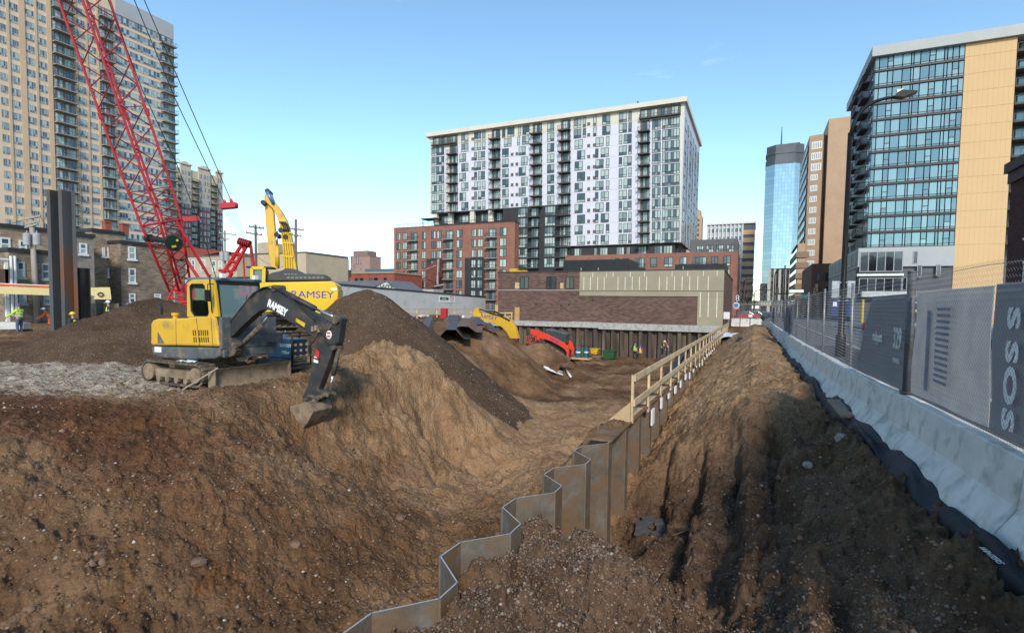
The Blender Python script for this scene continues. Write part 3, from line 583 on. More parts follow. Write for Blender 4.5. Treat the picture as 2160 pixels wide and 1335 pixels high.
# ================= ROAD =================
M_asph=mat('asphalt',(.17,.17,.18),.9,0,.14,.8,.2,.2,dirt=(.12,.12,.125),dirtamt=.5)
M_asphd=mat('asphalt_patch',(.085,.085,.088),.9,0,.2,.9,.2,.2)
M_walk=mat('sidewalk_concrete',(.42,.41,.40),.9,0,.1,.6,.1,.2)
M_paint=mat('road_paint',(.75,.75,.72),.8,0,.1,2)
mb=MB(); mb.quad((2.35,-6,0),(15.5,-6,0),(15.5,900,0),(2.35,900,0)); mb.build('road',M_asph)['kind']='structure'
mb=MB(); mb.quad((-2.4,62.5,.004),(2.35,62.5,.004),(2.35,900,.004),(-2.4,900,.004)); mb.build('road',M_asph)['kind']='structure'
mb=MB(); mb.quad((2.4,-6,.006),(4.7,-6,.006),(4.6,34,.006),(2.4,34,.006)); mb.build('road_patch',M_asphd)['kind']='structure'
mb=MB(); mb.box(4.75,-6,0,4.9,200,.05); mb.build('kerb',M_walk)['kind']='structure'
mb=MB(); mb.box(15.5,-6,-.1,18.8,95,.14); mb.box(15.5,112,-.1,19,500,.14); mb.build('sidewalk',M_walk)['kind']='structure'
mb=MB(); mb.quad((15.5,96,.008),(80,96,.008),(80,111,.008),(15.5,111,.008)); mb.build('side_road',M_asph)['kind']='structure'
mb=MB(); mb.box(18.8,-6,.1,70,95,.13); mb.build('parking_ground',M_walk)['kind']='structure'
mb=MB()
for k in range(26): mb.quad((9.2,6+k*9,.006),(9.32,6+k*9,.006),(9.32,9+k*9,.006),(9.2,9+k*9,.006))
mb.build('road_markings',M_paint)['kind']='structure'
# ================= BLACK SILT FABRIC, BOARD =================
M_fab=mat('black_fabric',(.010,.011,.016),.6,0,.4,3,.3,.25)
V=[];Fc=[];NY=260;NK=9; q=random.Random(3)
ys=np.linspace(3.0,55,NY); 
for i,y in enumerate(ys):
    s=y/8.; w1=.17+.12*vn(np.array([y*.9]),np.array([0.]),5)[0]+.10*vn(np.array([y*3.]),np.array([1.]),6)[0]; flap=max(0,vn(np.array([y*1.1]),np.array([7.]),8)[0])*.35
    xb=bx(y)-.185
    g0=gh(xb-w1,y)
    for k in range(NK):
        t=k/(NK-1); x=xb-w1+t*(w1+.03+.0)
        z=(g0*(1-t)+0.02*t)+(.03+.09*math.sin(t*math.pi)*(.7+1.8*vn(np.array([y*1.3]),np.array([k*.2]),9)[0])+.05*vn(np.array([y*4]),np.array([t*3]),10)[0])*(1 if k else 0)+flap*t**3-(.06 if k==0 else 0)
        V.append((x,y,z+.015))
for i in range(NY-1):
    for k in range(NK-1):
        a=i*NK+k; Fc.append((a,a+1,a+NK+1,a+NK))
mb=MB(); mb.add(V,Fc); o=mb.build('silt_fabric',M_fab,smooth=True); sm=o.modifiers.new('solid','SOLIDIFY'); sm.thickness=.006; tag(o,'crumpled black silt fabric strip lying along the foot of the concrete barriers','fabric')
text_mesh('lettering','WINTERS',.07,.001,mat('white_ink',(.7,.7,.7),.7),o,frame_mtx((1.72,5.2,.13),(0.1,-1,0),(1,.1,.0)))
M_board=mat('weathered_board',(.26,.19,.13),.85,0,.25,3,.2)
bp=onZ(1784,862,.14)
mb=MB(); mb.bar((bp.x+.02,bp.y-.62,.10),(bp.x-.05,bp.y+.75,.17),.34,.05); tag(mb.build('wooden_board',M_board,bevel=.004),'weathered wooden board lying on the black fabric beside the barriers','board')
# ================= BUILDING TOOLS =================
M_fr_dark=mat('dark_window_frame',(.03,.03,.035),.5,0,.1,2)
M_fr_white=mat('white_window_frame',(.72,.72,.70),.6,0,.1,2)
M_fr_grey=mat('grey_window_frame',(.30,.31,.32),.5,0,.1,2)
G_apt=glass('apartment_glass',(.045,.075,.09),(.40,.47,.44),.45,.12,.7)
G_blue=glass('blue_glass',(.04,.07,.12),(.30,.38,.38),.55,.08,.9)
G_dark=glass('dark_glass',(.012,.014,.018),(.06,.07,.08),.6,.08,.8)
def frY(Y,sgn=1): return lambda u,v,n: (u,Y-n,v)
def frX(X,sg=1): return lambda u,v,n: (X+sg*n,u,v)
def win_mb(fr,u0,v0,u1,v1,cols=2,rows=1,low=0.,fw_=.07,n0=.0,mf=0,mg=1,prj=.07):
    """frame ring, mullions and separate panes; low = height share of a small bottom light"""
    mb=MB(); f=fw_
    us=[u0+(u1-u0)*i/cols for i in range(cols+1)] if not isinstance(cols,(list,tuple)) else [u0+(u1-u0)*c for c in cols]
    vs=[v0+(v1-v0)*i/rows for i in range(rows+1)]
    if low: vs=[v0,v0+(v1-v0)*low]+vs[1:]
    for u in us: mb.fbox(fr,u-f/2,v0,n0+.002,u+f/2,v1,n0+prj,mf)
    for v in vs: mb.fbox(fr,u0-f/2,v-f/2,n0+.002,u1+f/2,v+f/2,n0+prj-.004,mf)
    for a,b in zip(us,us[1:]):
        for c,d in zip(vs,vs[1:]):
            g=n0+.028; mb.quad(fr(a+f/2,c+f/2,g),fr(b-f/2,c+f/2,g),fr(b-f/2,d-f/2,g),fr(a+f/2,d-f/2,g),mg)
    return mb
def balc_mb(fr,u0,v0,u1,depth=1.4,h=1.05,recess_shade=0,bars=5,rail=.05,mi=0,ms=1,n0=0.,recess_h=2.5):
    mb=MB(); mb.fbox(fr,u0,v0-.22,n0+.003,u1,v0,n0+depth,ms)
    for v in (v0+h,v0+.1): mb.fbox(fr,u0,v-rail/2,n0+depth-rail,u1,v+rail/2,n0+depth,mi)
    for s in (u0,u1-rail): 
        mb.fbox(fr,s,v0+h-rail/2,n0+.003,s+rail,v0+h+rail/2,n0+depth-rail,mi); mb.fbox(fr,s,v0,n0+depth-rail,s+rail,v0+h,n0+depth,mi)
    for i in range(1,bars): u=u0+(u1-u0)*i/bars; mb.fbox(fr,u-rail*.35,v0,n0+depth-rail*.8,u+rail*.35,v0+h,n0+depth-rail*.2,mi)
    return mb
def finish(th,name,items,mats,limit=100,plural=None):
    """items: (size, MB). The largest become parts of their own, the rest one part."""
    items=sorted(items,key=lambda t:-t[0]); 
    for s,mb in items[:limit]: mb.build(name,mats,th)
    if items[limit:]:
        big=MB()
        for s,mb in items[limit:]:
            k=len(big.v); big.v+=mb.v; big.f+=[tuple(i+k for i in f) for f in mb.f]; big.m+=mb.m
        o=big.build(plural or name+'s',mats,th); o['kind']='stuff'
def bsize(fr,u0,v0,u1,v1):
    c=Vector(fr((u0+u1)/2,(v0+v1)/2,0)); return abs((u1-u0)*(v1-v0))/((c-O).length**2)
# ================= WHITE TOWER WITH BRICK WINGS =================
M_lav=mat('white_panel',(.60,.60,.68),.6,0,.05,.25); M_cream=mat('cream_panel',(.62,.58,.50),.6,0,.06,.25)  # white panels: bluish sky shade is mixed into their colour
M_blk=mat('charcoal_panel',(.032,.033,.036),.6,0,.2,.5); M_joint=mat('panel_joint',(.48,.48,.52),.7)
B_red=brick('red_brick',(.235,.085,.060),(.31,.125,.09),(.24,.15,.12),.22,.075,.18)
M_rail=mat('dark_railing',(.04,.042,.045),.5,0,.1,3); M_slabd=mat('balcony_slab_dark',(.07,.07,.07),.8,0,.1,1); M_slab=mat('balcony_slab',(.30,.29,.28),.8,0,.15,1)
Yw=145.; frw=frY(Yw)
tw=thing('apartment_building','tall white apartment block with black balconies and red brick wings behind the site','apartment building',(-55,Yw,0))
r1=onY(1415,248.5,Yw).z; r11=onY(1415,490.6,Yw).z; pit_=(r1-r11)/10
def zr_(k): return r1-(k-1)*pit_      # window head of row k
xL=onY(907,300,Yw).x; xR=onY(1440,300,Yw).x; top=55.2
zlb=zr_(8)+.35; zrb=zr_(12)+.35
xm=onY(1203,450,Yw).x
mb=MB()
mb.box(xL,Yw,zlb,xR,Yw+20,top-.01); tag_=mb.build('wall',M_lav,tw)
mb=MB(); mb.box(xm,Yw,zrb,xR,Yw+20,zlb); mb.build('wall',M_lav,tw)
mb=MB(); mb.box(xL-1.0,Yw-1.1,top-1.2,xR+.9,Yw+41,top); mb.build('cornice',M_cream,tw); mb=MB(); e_=.012; mb.box(xL,Yw-e_,zr_(0)-2.95,xR,Yw,zr_(0)+.4) ; mb.box(xL,Yw-e_,zlb,xL+.9,Yw,zr_(0)-2.95); mb.box(xL+6.2,Yw-e_,zlb,xL+8.4,Yw,zr_(0)-2.95); mb.box(xR-.7,Yw-e_,zrb,xR,Yw,zr_(0)-2.95); mb.build('trim_panels',M_cream,tw)
# floor joints
mb=MB()
for k in range(0,12): 
    z=zr_(k)+.42; mb.fbox(frw,xL if k<9 else xm,z,.014,xR,z+.06,.03)
mb.build('floor_joints',M_joint,tw)
# tower right side
mb=MB(); mb.box(xR,Yw+.02,zrb,xR+.3,Yw+40,top-1.2); mb.build('side_wall',mat('side_panel',(.50,.50,.55),.6,0,.1,.3),tw)
W=[];Bc=[];Lv=[];Rc=[]
frs=frX(xR+.3)
for k in range(1,12):
    for (a,b,c) in ((1.2,5.0,2),(7.4,9.6,2),(12.6,17.5,3),(20,23,2),(26,31,3),(34,38,2)):
        W.append((bsize(frs,Yw+a,0,Yw+b,2.6)*.3,win_mb(frs,Yw+a,zr_(k)-2.6,Yw+b,zr_(k),c)))
def px2u(px,py,Y): return onY(px,py,Y).x
def wcol(pa,pb,k,cols=2,py=None,h=2.45,low=.28,Y=Yw,fr=frw,n0=0.):
    z1=zr_(k); py=py or 400; a=px2u(pa,py,Y);b=px2u(pb,py,Y)
    W.append((bsize(fr,a,z1-h,b,z1),win_mb(fr,a,z1-h,b,z1,cols,1,low,.12,n0)))
for k in range(0,12):
    left=k<8; odd=k%2; py=250+k*22
    hh=2.6 if k==0 else 2.35
    if left:
        if k: wcol(911,937,k,5,py,2.5)
        a=(974,988) if (k<2 or odd==1 and k!=1) else (970,983)
        wcol(a[0],a[1],k,2,py,hh)
        if odd==0 and k>0: wcol(1001,1006,k,1,py,hh); wcol(1009,1023,k,2,py,hh)
        else: wcol(1001,1015,k,2,py,hh); wcol(1018,1024,k,1,py,hh)
        if k==0: wcol(1060,1066,k,1,py,hh); wcol(1071,1085,k,2,py,hh); wcol(1094,1099,k,1,py,hh); wcol(1103,1117,k,2,py,hh)
        elif k==1: wcol(1064,1079,k,2,py,hh); wcol(1092,1097,k,1,py,hh); wcol(1102,1116,k,2,py,hh)
        else: wcol(1060,1073,k,2,py,hh); wcol(*((1100,1113) if odd else (1095,1109)),k,2,py,hh)
        wcol(1155,1169,k,2,py,hh)
    if k<2: wcol(1211,1226,k,2,py,hh); wcol(1230,1236,k,1,py,hh); wcol(1252,1258,k,1,py,hh); wcol(1271,1287,k,2,py,hh)
    else:
        wcol(*((1213,1229) if odd==0 else (1218,1234)),k,2,py,hh)
        if odd==0: wcol(1257,1273,k,2,py,hh); wcol(1279,1285,k,1,py,hh)
        else: wcol(1256,1262,k,1,py,hh); wcol(1268,1284,k,2,py,hh)
    if k<2 or odd: wcol(1306,1322,k,2,py,hh); wcol(1326,1332,k,1,py,hh)
    else: wcol(1306,1312,k,1,py,hh); wcol(1316,1332,k,2,py,hh)
    if k: wcol(1376,1393,k,3,py,2.6); wcol(1397,1433,k,6,py,2.6)
    # louvres
    for pa in ([995] if left and k>=0 else [])+([1078,1088] if left and k>1 else [])+([1239,1251] if k>1 else [1239]):
        a=px2u(pa,py,Yw); m_=MB(); m_.fbox(frw,a,zr_(k)-2.3,.002,a+.85,zr_(k)-1.4,.05); Lv.append((.01,m_))
    # balcony bays: shade of the recess painted as a flat dark panel behind the doors
    bays=([(946,967),(1035,1057),(1121,1145)] if left else [])+[(1180,1205),(1347,1372)]
    for bi,(pa,pb) in enumerate(bays):
        if k==0 and (pa in (946,1347)): continue
        a=px2u(pa,py,Yw);b=px2u(pb,py,Yw); z1=zr_(k)+.15
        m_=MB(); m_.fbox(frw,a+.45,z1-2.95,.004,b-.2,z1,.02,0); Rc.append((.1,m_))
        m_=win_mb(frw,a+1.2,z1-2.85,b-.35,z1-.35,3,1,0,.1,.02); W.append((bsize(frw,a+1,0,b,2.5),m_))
        Bc.append((bsize(frw,a,0,b,1.2),balc_mb(frw,a,z1-2.95,b,1.5,1.1,n0=.02,bars=6,rail=.065)))
# top terraces
for pa,pb,n_ in ((913,966,3),(1349,1436,4)):
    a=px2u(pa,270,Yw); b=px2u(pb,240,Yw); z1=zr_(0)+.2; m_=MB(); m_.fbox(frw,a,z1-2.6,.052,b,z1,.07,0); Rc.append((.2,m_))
    for i in range(n_):
        u0=a+(b-a)*(i+.12)/n_; u1=a+(b-a)*(i+.75)/n_; W.append((.02,win_mb(frw,u0,z1-2.5,u1,z1-.4,2,1,0,.12,.07)))
    Bc.append((.05,balc_mb(frw,a,z1-2.6,b,1.0,.8,n0=.07,bars=14,rail=.07)))
# dark lower facade between the white parts, rows 8..13
xd0=px2u(1060,470,Yw); xd1=px2u(1203,470,Yw)
mb=MB(); mb.box(xL+1,Yw+2.2,0,xR-.5,Yw+19,zrb-.01); mb.box(xd0,Yw+.15,0,xd1,Yw+3,zlb-.02); mb.box(xm-.3,Yw+.9,zrb-4,xR-1.2,Yw+4,zrb-.02); mb.box(xL+.6,Yw+2.,zlb-3.6,xd0,Yw+4,zlb-.02); mb.build('wall',M_blk,tw)
frd=frY(Yw+.15)
for k in range(8,14):
    for (pa,pb) in ((1092,1113),(1149,1171)):
        a=px2u(pa,470,Yw);b=px2u(pb,470,Yw); W.append((bsize(frd,a,0,b,2.4),win_mb(frd,a,zr_(k)-2.5,b,zr_(k),4,1,.3,.12)))
    for (pa,pb) in ((1114,1139),(1174,1201)):
        a=px2u(pa,470,Yw);b=px2u(pb,470,Yw); W.append((bsize(frd,a,0,b,2.4),win_mb(frd,a+1,zr_(k)-2.6,b-.5,zr_(k)-.2,3,1,0,.1)))
        Bc.append((bsize(frd,a,0,b,1.2),balc_mb(frd,a,zr_(k)-2.7,b,1.5,1.1,bars=6,rail=.09)))
frt=frY(Yw+2.0)
for pa,pb in ((926,943),(962,988),(1009,1027),(1039,1053)):
    a=px2u(pa,457,Yw);b=px2u(pb,457,Yw); W.append((.02,win_mb(frt,a,zlb-3.1,b,zlb-.9,4,1,0,.14)))
mb=MB()
for px in (916,948,994,1033): a=px2u(px,457,Yw); mb=MB(); mb.box(a-.7,Yw+.4,zlb-3.6,a+.7,Yw+1.7,zlb); mb.build('column',M_cream,tw)
frr=frY(Yw+.9)
for pa,pb in ((1210,1225),(1252,1259),(1264,1280),(1299,1315),(1320,1327),(1345,1362),(1379,1396),(1399,1417)):
    a=px2u(pa,525,Yw);b=px2u(pb,525,Yw); W.append((.015,win_mb(frr,a,zrb-3.0,b,zrb-.7,3,1,0,.13)))
finish(tw,'balcony',Bc,[M_rail,M_slabd]); finish(tw,'balcony_shade_panel',Rc,mat('recess_shade',(.13,.12,.11),.8,0,.2,1),plural='balcony_shade_panel'); finish(tw,'louvre',Lv,mat('louvre',(.12,.11,.10),.6),plural='louvres')  # recess panels are flat; the niche shade is put into their colour
# brick left wing
Yb=142.; frb=frY(Yb); xbl=px2u(831,520,Yb); xbr=px2u(1084,500,Yb); ztb=onY(833,482,Yb).z
mb=MB(); mb.box(xbl,Yb,0,xbr,Yb+16,ztb); mb.box(xbr,Yb+.01,0,xbr+.3,Yb+3,ztb-.2); mb.build('wall',B_red,tw)
mb=MB(); mb.box(xbl-.1,Yb-.1,ztb+.002,xbr+.3,Yb+16,ztb+.18); 
for i in range(28): u=xbl+.5+(xbr-xbl-1)*i/27; mb.box(u,Yb+.3,ztb+.18,u+.06,Yb+.36,ztb+1.2)
mb.box(xbl+.4,Yb+.28,ztb+1.15,xbr-.4,Yb+.38,ztb+1.25); mb.build('roof_railing',M_rail,tw)
mb=MB(); a=px2u(880,470,Yb); b=px2u(912,470,Yb); mb.box(a,Yb+2,ztb+2.7,b,Yb+6,ztb+3.0); mb.box(a+.5,Yb+2.2,ztb+.2,a+.7,Yb+2.4,ztb+2.7); mb.box(b-.7,Yb+2.2,ztb+.2,b-.5,Yb+2.4,ztb+2.7); mb.build('pergola',M_rail,tw)
q1=onY(965,440+203/4.45,Yb).z; q6=onY(965,440+676/4.45,Yb).z; pb_=(q1-q6)/5
for k in range(0,8):
    z1=q1-k*pb_
    for pa,pb,c in ((837,845,2),(850,859,2),(890,898,2),(910,919,2),(922,931,2),(963,975,2),(995,1004,2),(1008,1018,2),(1054,1068,2)):
        dark=(k>=3 and (900<pa<935 or 990<pa<1022)); n0=.16 if dark else 0
        a=px2u(pa,550,Yb);b=px2u(pb,550,Yb); W.append((bsize(frb,a,0,b,2.4),win_mb(frb,a,z1-2.2,b,z1,c,1,.0 if not dark else .3,.14,n0)))
    for pa,pb in ((862,883),(936,958),(1026,1049)):
        a=px2u(pa,550,Yb);b=px2u(pb,550,Yb); m_=MB(); m_.fbox(frb,a+.4,z1-2.6,.004,b-.3,z1+.25,.02); m_.build('balcony_shade_panel',MATS['recess_shade'],tw)
        W.append((bsize(frb,a+1,0,b,2.2),win_mb(frb,a+1.0,z1-2.5,b-.6,z1-.3,2,1,0,.1,.02)))
        balc_mb(frb,a,z1-2.6,b,1.4,1.1,n0=.02,bars=6,rail=.08).build('balcony',[M_rail,M_slab],tw)
mb=MB()
for pa,pb in ((900,935),(981,1023)):
    a=px2u(pa,550,Yb);b=px2u(pb,550,Yb); mb.box(a,Yb-.15,0,b,Yb-.003,q1-3*pb_+.7)
mb.build('wall',M_blk,tw)
# right brick base
Yr=140.; frg=frY(Yr); xa=px2u(1192,550,Yr); xb=px2u(1556,560,Yr); zt=onY(1400,534,Yr).z
mb=MB(); mb.box(xa,Yr,0,xb,Yr+22,zt); mb.build('wall',B_red,tw)
z1=onY(1400,440+460/4.45,Yr).z
for kk in range(4):
    zz=z1-kk*3.15
    for pa,pb,c in ((1372,1385,1),(1401,1419,2),(1434,1448,2),(1500,1514,2),(1526,1540,2),(1290,1306,2),(1315,1325,1)):
        if kk and pa<1500: continue
        a=px2u(pa,560,Yr);b=px2u(pb,560,Yr); W.append((bsize(frg,a,0,b,2.2),win_mb(frg,a,zz-2.3,b,zz,c,1,.25,.13)))
for pa,pb in ((1338,1362),(1460,1494)):
    a=px2u(pa,560,Yr);b=px2u(pb,560,Yr); m_=MB(); m_.fbox(frg,a,z1-2.6,.004,b,z1+.2,.02); m_.build('balcony_shade_panel',MATS['recess_shade'],tw)
    W.append((.02,win_mb(frg,a+.8,z1-2.5,b-.5,z1-.1,3,1,0,.1,.02))); balc_mb(frg,a,z1-2.6,b,1.2,1.1,n0=.02,bars=6,rail=.08).build('balcony',[M_rail,M_slabd],tw)
Yg=146.; a=px2u(1456,520,Yg); b=px2u(1556,520,Yg); zg1=onY(1500,505,Yg).z
mb=MB(); mb.box(a,Yg,zt-1,b,Yg+14,zg1); mb.build('wall',mat('grey_panel',(.115,.115,.12),.7,0,.1,.5),tw); frq=frY(Yg)
for pa,pb in ((1470,1484),(1490,1505),(1511,1526),(1533,1548)):
    a=px2u(pa,525,Yg);b=px2u(pb,525,Yg); W.append((.02,win_mb(frq,a,zt+.2,b,zt+2.2,3,2,0,.12)))
finish(tw,'window',W,[M_fr_dark,G_apt])
mb=MB(); a=px2u(1338,215,Yw); mb.tube([(a,Yw+5,top),(a,Yw+5,top+2.6)],.07,6); mb.box(a-.3,Yw+4.9,top+2.3,a+.1,Yw+5.1,top+2.7); mb.build('antenna',M_rail,tw)

# ================= BROWN BRICK BUILDING ABOVE THE PIT =================
Yp=59.; frp=frY(Yp)
B_brown=brick('brown_brick',(.085,.050,.040),(.175,.098,.075),(.12,.095,.085),.46,.15,.16,.016)
bb=thing('brick_building','long brown brick building with unfinished tan sheathing panels standing over the back sheet piles','building',(-15,Yp,0))
xa=-28.6; xb=-2.95; 
mb=MB(); mb.box(xa,Yp,-.0,xb,Yp+24,5.85); mb.build('wall',B_brown,bb)
mb=MB(); mb.box(xa-.05,Yp-.06,5.85,xb+.06,Yp+24,5.98); mb.build('roof_edge',M_rail,bb)
M_sh=mat('tan_sheathing',(.31,.272,.19),.8,0,.10,.5,.05); M_tape=mat('pale_tape',(.66,.64,.56),.7)
px=lambda p,y=600: onY(p,y,Yp).x
pz=lambda y,p=1350: onY(p,y,Yp).z
mb=MB(); mb.fbox(frp,px(1223),pz(624,1223),.003,xb+.02,5.84,.10); mb.fbox(frp,px(1471,650),.1,.003,xb+.02,pz(624,1223)-.01,.09)
mb.fbox(frp,px(1224),pz(614,1224),.1,xb+.03,pz(614,1224)+.05,.13,1); mb.build('sheathing',[M_sh,mat('dark_flashing',(.10,.09,.07),.7)],bb)
mb=MB()
zb=pz(614,1224)
for i,p in enumerate([1232,1246,1261,1275,1304,1319,1334,1349,1364,1391,1407,1423,1439,1455,1472,1494]): mb=MB(); mb.fbox(frp,px(p)-.035,zb+.12,.1,px(p)+.035,pz(584,1350),.112); mb.build('tape_strip',M_tape,bb)
for p in [1251,1280,1294,1330,1360,1418,1451,1484,1513]: mb=MB(); mb.fbox(frp,px(p,575)-.03,pz(584,1350),.1,px(p,575)+.03,5.75,.112); mb.build('tape_strip',M_tape,bb)
for p in (1477,1494,1512): mb=MB(); mb.fbox(frp,px(p,650)-.04,1.0,.09,px(p,650)+.04,zb-.1,.102); mb.build('tape_strip',M_tape,bb)
mb=MB(); mb.fbox(frp,xa,pz(612,1100)-.06,.003,px(1223),pz(612,1100)+.06,.05); mb.build('string_course',mat('pale_stone',(.30,.27,.23),.8),bb)
W=[]
for a,b in ((1097,1115),(1153,1173),(1194,1210)):
    z0=pz(609,a); z1=pz(584,a); W.append((.01,win_mb(frp,px(a),z0,px(b),z1,2,1,0,.08)))
finish(bb,'window',W,[M_fr_dark,G_dark])
mb=MB(); mb.fbox(frp,px(1086,660),.12,.003,px(1096,660),pz(648,1090),.07); mb.build('door',mat('boarded_door',(.45,.27,.10),.8,0,.15,2),bb)
for a,b,z0,z1 in ((1087,1096,596,609),(1182,1189,597,609)):
    mb=MB(); mb.fbox(frp,px(a),pz(z1,a),.003,px(b),pz(z0,a),.06); mb.build('plywood_patch',M_ply,bb)
for a,y in ((1249,631),(1130,641),(1183,643),(1200,642)):
    mb=MB(); mb.fbox(frp,px(a,y),pz(y+1.5,a),.003,px(a+2.3,y),pz(y-1.5,a),.12); mb.build('vent',M_rail,bb)
mb=MB(); mb.box(onY(1188,560,64).x,64,5.9,onY(1326,560,64).x,70,onY(1250,548,64).z); mb.build('roof_screen',mat('black_corrugated',(.02,.02,.022),.5,0,.2,2),bb)
mb=MB(); mb.box(onY(1424,560,64).x,64,5.9,onY(1531,560,64).x,70,onY(1480,557,64).z);  mb.build('roof_screen',MATS['black_corrugated'],bb)
mb=MB()
for p,y in ((1262,558),(1226,560),(1441,562)): a=onY(p,y,63.5).x; mb.tube([(a,63.5,5.9),(a,63.5,6.6)],.06,8)
mb.build('roof_pipes',M_conc,bb)
mb=MB(); a=onY(1075,560,61).x; mb.box(a,61,5.98,a+1.0,61.6,6.5); mb.box(a+1.0,61.1,6.1,a+2.3,61.4,6.25); o=mb.build('roof_lift',mat('lift_yellow',(.55,.33,.04),.5,0,.1,3)); tag(o,'small yellow work lift on the roof of the brown brick building','lift')

# ================= TAN TOWER, FAR LEFT =================
X1=-175.; fr1=frX(X1); tt=thing('apartment_tower','very tall tan apartment tower with balcony stacks and a glass end at the upper left','apartment tower',(X1,95,0))
yq=lambda p,y=180: onX(p,y,X1).y
ZT=108
M_tan=mat('tan_precast',(.66,.51,.37),.8,0,.07,.1); M_tan2=mat('orange_precast',(.58,.41,.27),.8,0,.07,.1)
mb=MB(); mb.box(X1-30,40,0,X1,yq(243),ZT); mb.build('wall',M_tan,tt)
yE=yq(366.5,180); yG=yq(243)
mb=MB(); mb.box(X1-29,yG,0,X1-.0,yE,91); mb.build('wall',M_tan,tt)
mb=MB(); za=onX(40,391,X1).z; zb=onX(30,9,X1).z; fp=(zb-za)/15; z0r=za
rows=[z0r+fp*i for i in range(-3,19)]
for p0,p1 in ((17,23),(43,56),(76,81),(101,111),(160,164),(182,186.5),(205,210)): mb.fbox(fr1,yq(p0),0,.003,yq(p1),ZT-1,.22)
mb.build('pilasters',M_tan2,tt)
W=[];Bc=[];Rc=[]
for z1 in rows:
    for p0,p1 in ((1.5,16),(25,42),(57.5,75),(82,100),(165,181),(187.5,204)):
        a=yq(p0);b=yq(p1); W.append((bsize(fr1,a,0,b,1.9)*(1 if z1>20 else .8),win_mb(fr1,a,z1-1.75,b,z1,4,1,.28,.10)))
    for p0,p1,sp in ((112,158,1),(210,240,1)):
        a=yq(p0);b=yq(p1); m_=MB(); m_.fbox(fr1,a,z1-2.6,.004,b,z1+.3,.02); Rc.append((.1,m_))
        for s0,s1 in ((.05,.42),(.55,.95)): W.append((bsize(fr1,a,0,a+(b-a)*.4,2)*.8,win_mb(fr1,a+(b-a)*s0,z1-2.4,a+(b-a)*s1,z1-.1,3,1,0,.1,.02)))
        Bc.append((bsize(fr1,a,0,b,1.2),balc_mb(fr1,a,z1-2.6,b,1.7,1.05,n0=.02,bars=12,rail=.06)))
    if z1<86.5:
        a=yq(246);b=yq(330); hgl=2.1; bw=(b-a)/3
        for q in range(3): W.append((bsize(fr1,a,0,a+bw,hgl)*.9,win_mb(fr1,a+bw*q,z1-2.05,a+bw*(q+1)-.1,z1,5,1,.3,.11)))
        a=yq(331);b=yq(366); W.append((bsize(fr1,a,0,b,hgl)*.9,win_mb(fr1,a,z1-2.05,b,z1,6,1,.3,.11)))
        Bc.append((bsize(fr1,a,0,b,1.2)*.9,balc_mb(fr1,yq(338),z1-2.5,yq(368.5),1.7,1.05,n0=.02,bars=8,rail=.06)))
G_tt=glass('tower_glass',(.06,.09,.16),(.42,.52,.48),.5,.12,.7)
finish(tt,'window',W,[M_fr_grey,G_tt]); finish(tt,'balcony',Bc,[M_rail,M_slab]); finish(tt,'balcony_shade_panel',Rc,mat('tower_recess_shade',(.17,.15,.13),.8,0,.3,.5),plural='balcony_shade_panel')  # tower balcony niches: shade painted as flat dark panels
mb=MB(); mb.fbox(fr1,yq(246),86.3,.003,yE+.05,91.1,.2); mb.box(X1-29,yE,20,X1+.2,yE+.12,91.1); mb.build('parapet',mat('grey_metal_panel',(.42,.41,.43),.5,.2,.06,.3),tt)
# ================= SECOND TOWER =================
X2=-250.; fr2=frX(X2); t2=thing('apartment_tower','brown brick apartment tower with cream crowned bays behind the red crane boom','apartment tower',(X2,190,0))
y2=lambda p,y=430: onX(p,y,X2).y
M_brn=mat('brown_masonry',(.26,.19,.16),.8,0,.12,.1); M_crm=mat('cream_masonry',(.52,.44,.34),.8,0,.08,.1)
tz=onX(460,372,X2).z; 
mb=MB(); mb.box(X2-30,y2(362),0,X2,y2(469),tz-1.2); mb.build('wall',M_brn,t2); mb=MB(); mb.box(X2-30,y2(363),tz-17,X2+.25,y2(469)+.1,tz-.3); mb.build('wall',M_crm,t2)
fl=3.05; W=[];Bc=[];mb=MB(); mc=MB()
for b0,b1,bt in ((366,375,0),(380,402,1),(418,442,1),(455,468,1)):
    a=y2(b0);b=y2(b1); h=tz+ (1.5 if bt else 0)
    if bt: mb.fbox(fr2,a,tz-17,.0,b,h,.8); mc=MB(); mc.fbox(fr2,a-.4,h,.0,b+.4,h+.7,1.3); mc.build('cornice',mat('pale_cornice',(.60,.54,.45),.8,0,.05,.1),t2); mb.fbox(fr2,a+(b-a)*.25,h+.7,.0,b-(b-a)*.25,h+1.5,.7)
    else: mb.fbox(fr2,a,tz-17,.0,b,h-3,.5)
    mr_=MB()
    if bt: mr_.fbox(fr2,a,0,.0,b,tz-17,.6); mr_.build('bay',mat('red_masonry',(.22,.105,.085),.8,0,.12,.1),t2)
    k=0; z=tz-1.5; nw=2 if b1-b0<15 else 3
    while z>8:
        n0=.8 if z>tz-17 else .6
        for i in range(nw if bt else 1):
            u0=a+(b-a)*(i+.15)/nw; u1=a+(b-a)*(i+.75)/nw
            W.append((bsize(fr2,u0,0,u1,1.8),win_mb(fr2,u0,z-1.9,u1,z,2,1,0,.14,n0 if bt else .5)))
        z-=fl
for b0,b1 in ((372,379),(402,417),(442,455)):
    a=y2(b0);b=y2(b1); z=tz-3
    while z>8: Bc.append((bsize(fr2,a,0,b,1.2),balc_mb(fr2,a,z-2.6,b,1.6,1.0,n0=0.27,bars=4,rail=.10))); W.append((bsize(fr2,a,0,b,1.8)*.6,win_mb(fr2,a+.5,z-2.3,b-.5,z-.2,3,1,0,.12))); z-=fl
mb.build('crown_bays',M_crm,t2); finish(t2,'window',W,[M_fr_grey,G_tt]); finish(t2,'balcony',Bc,[M_rail,M_slabd])
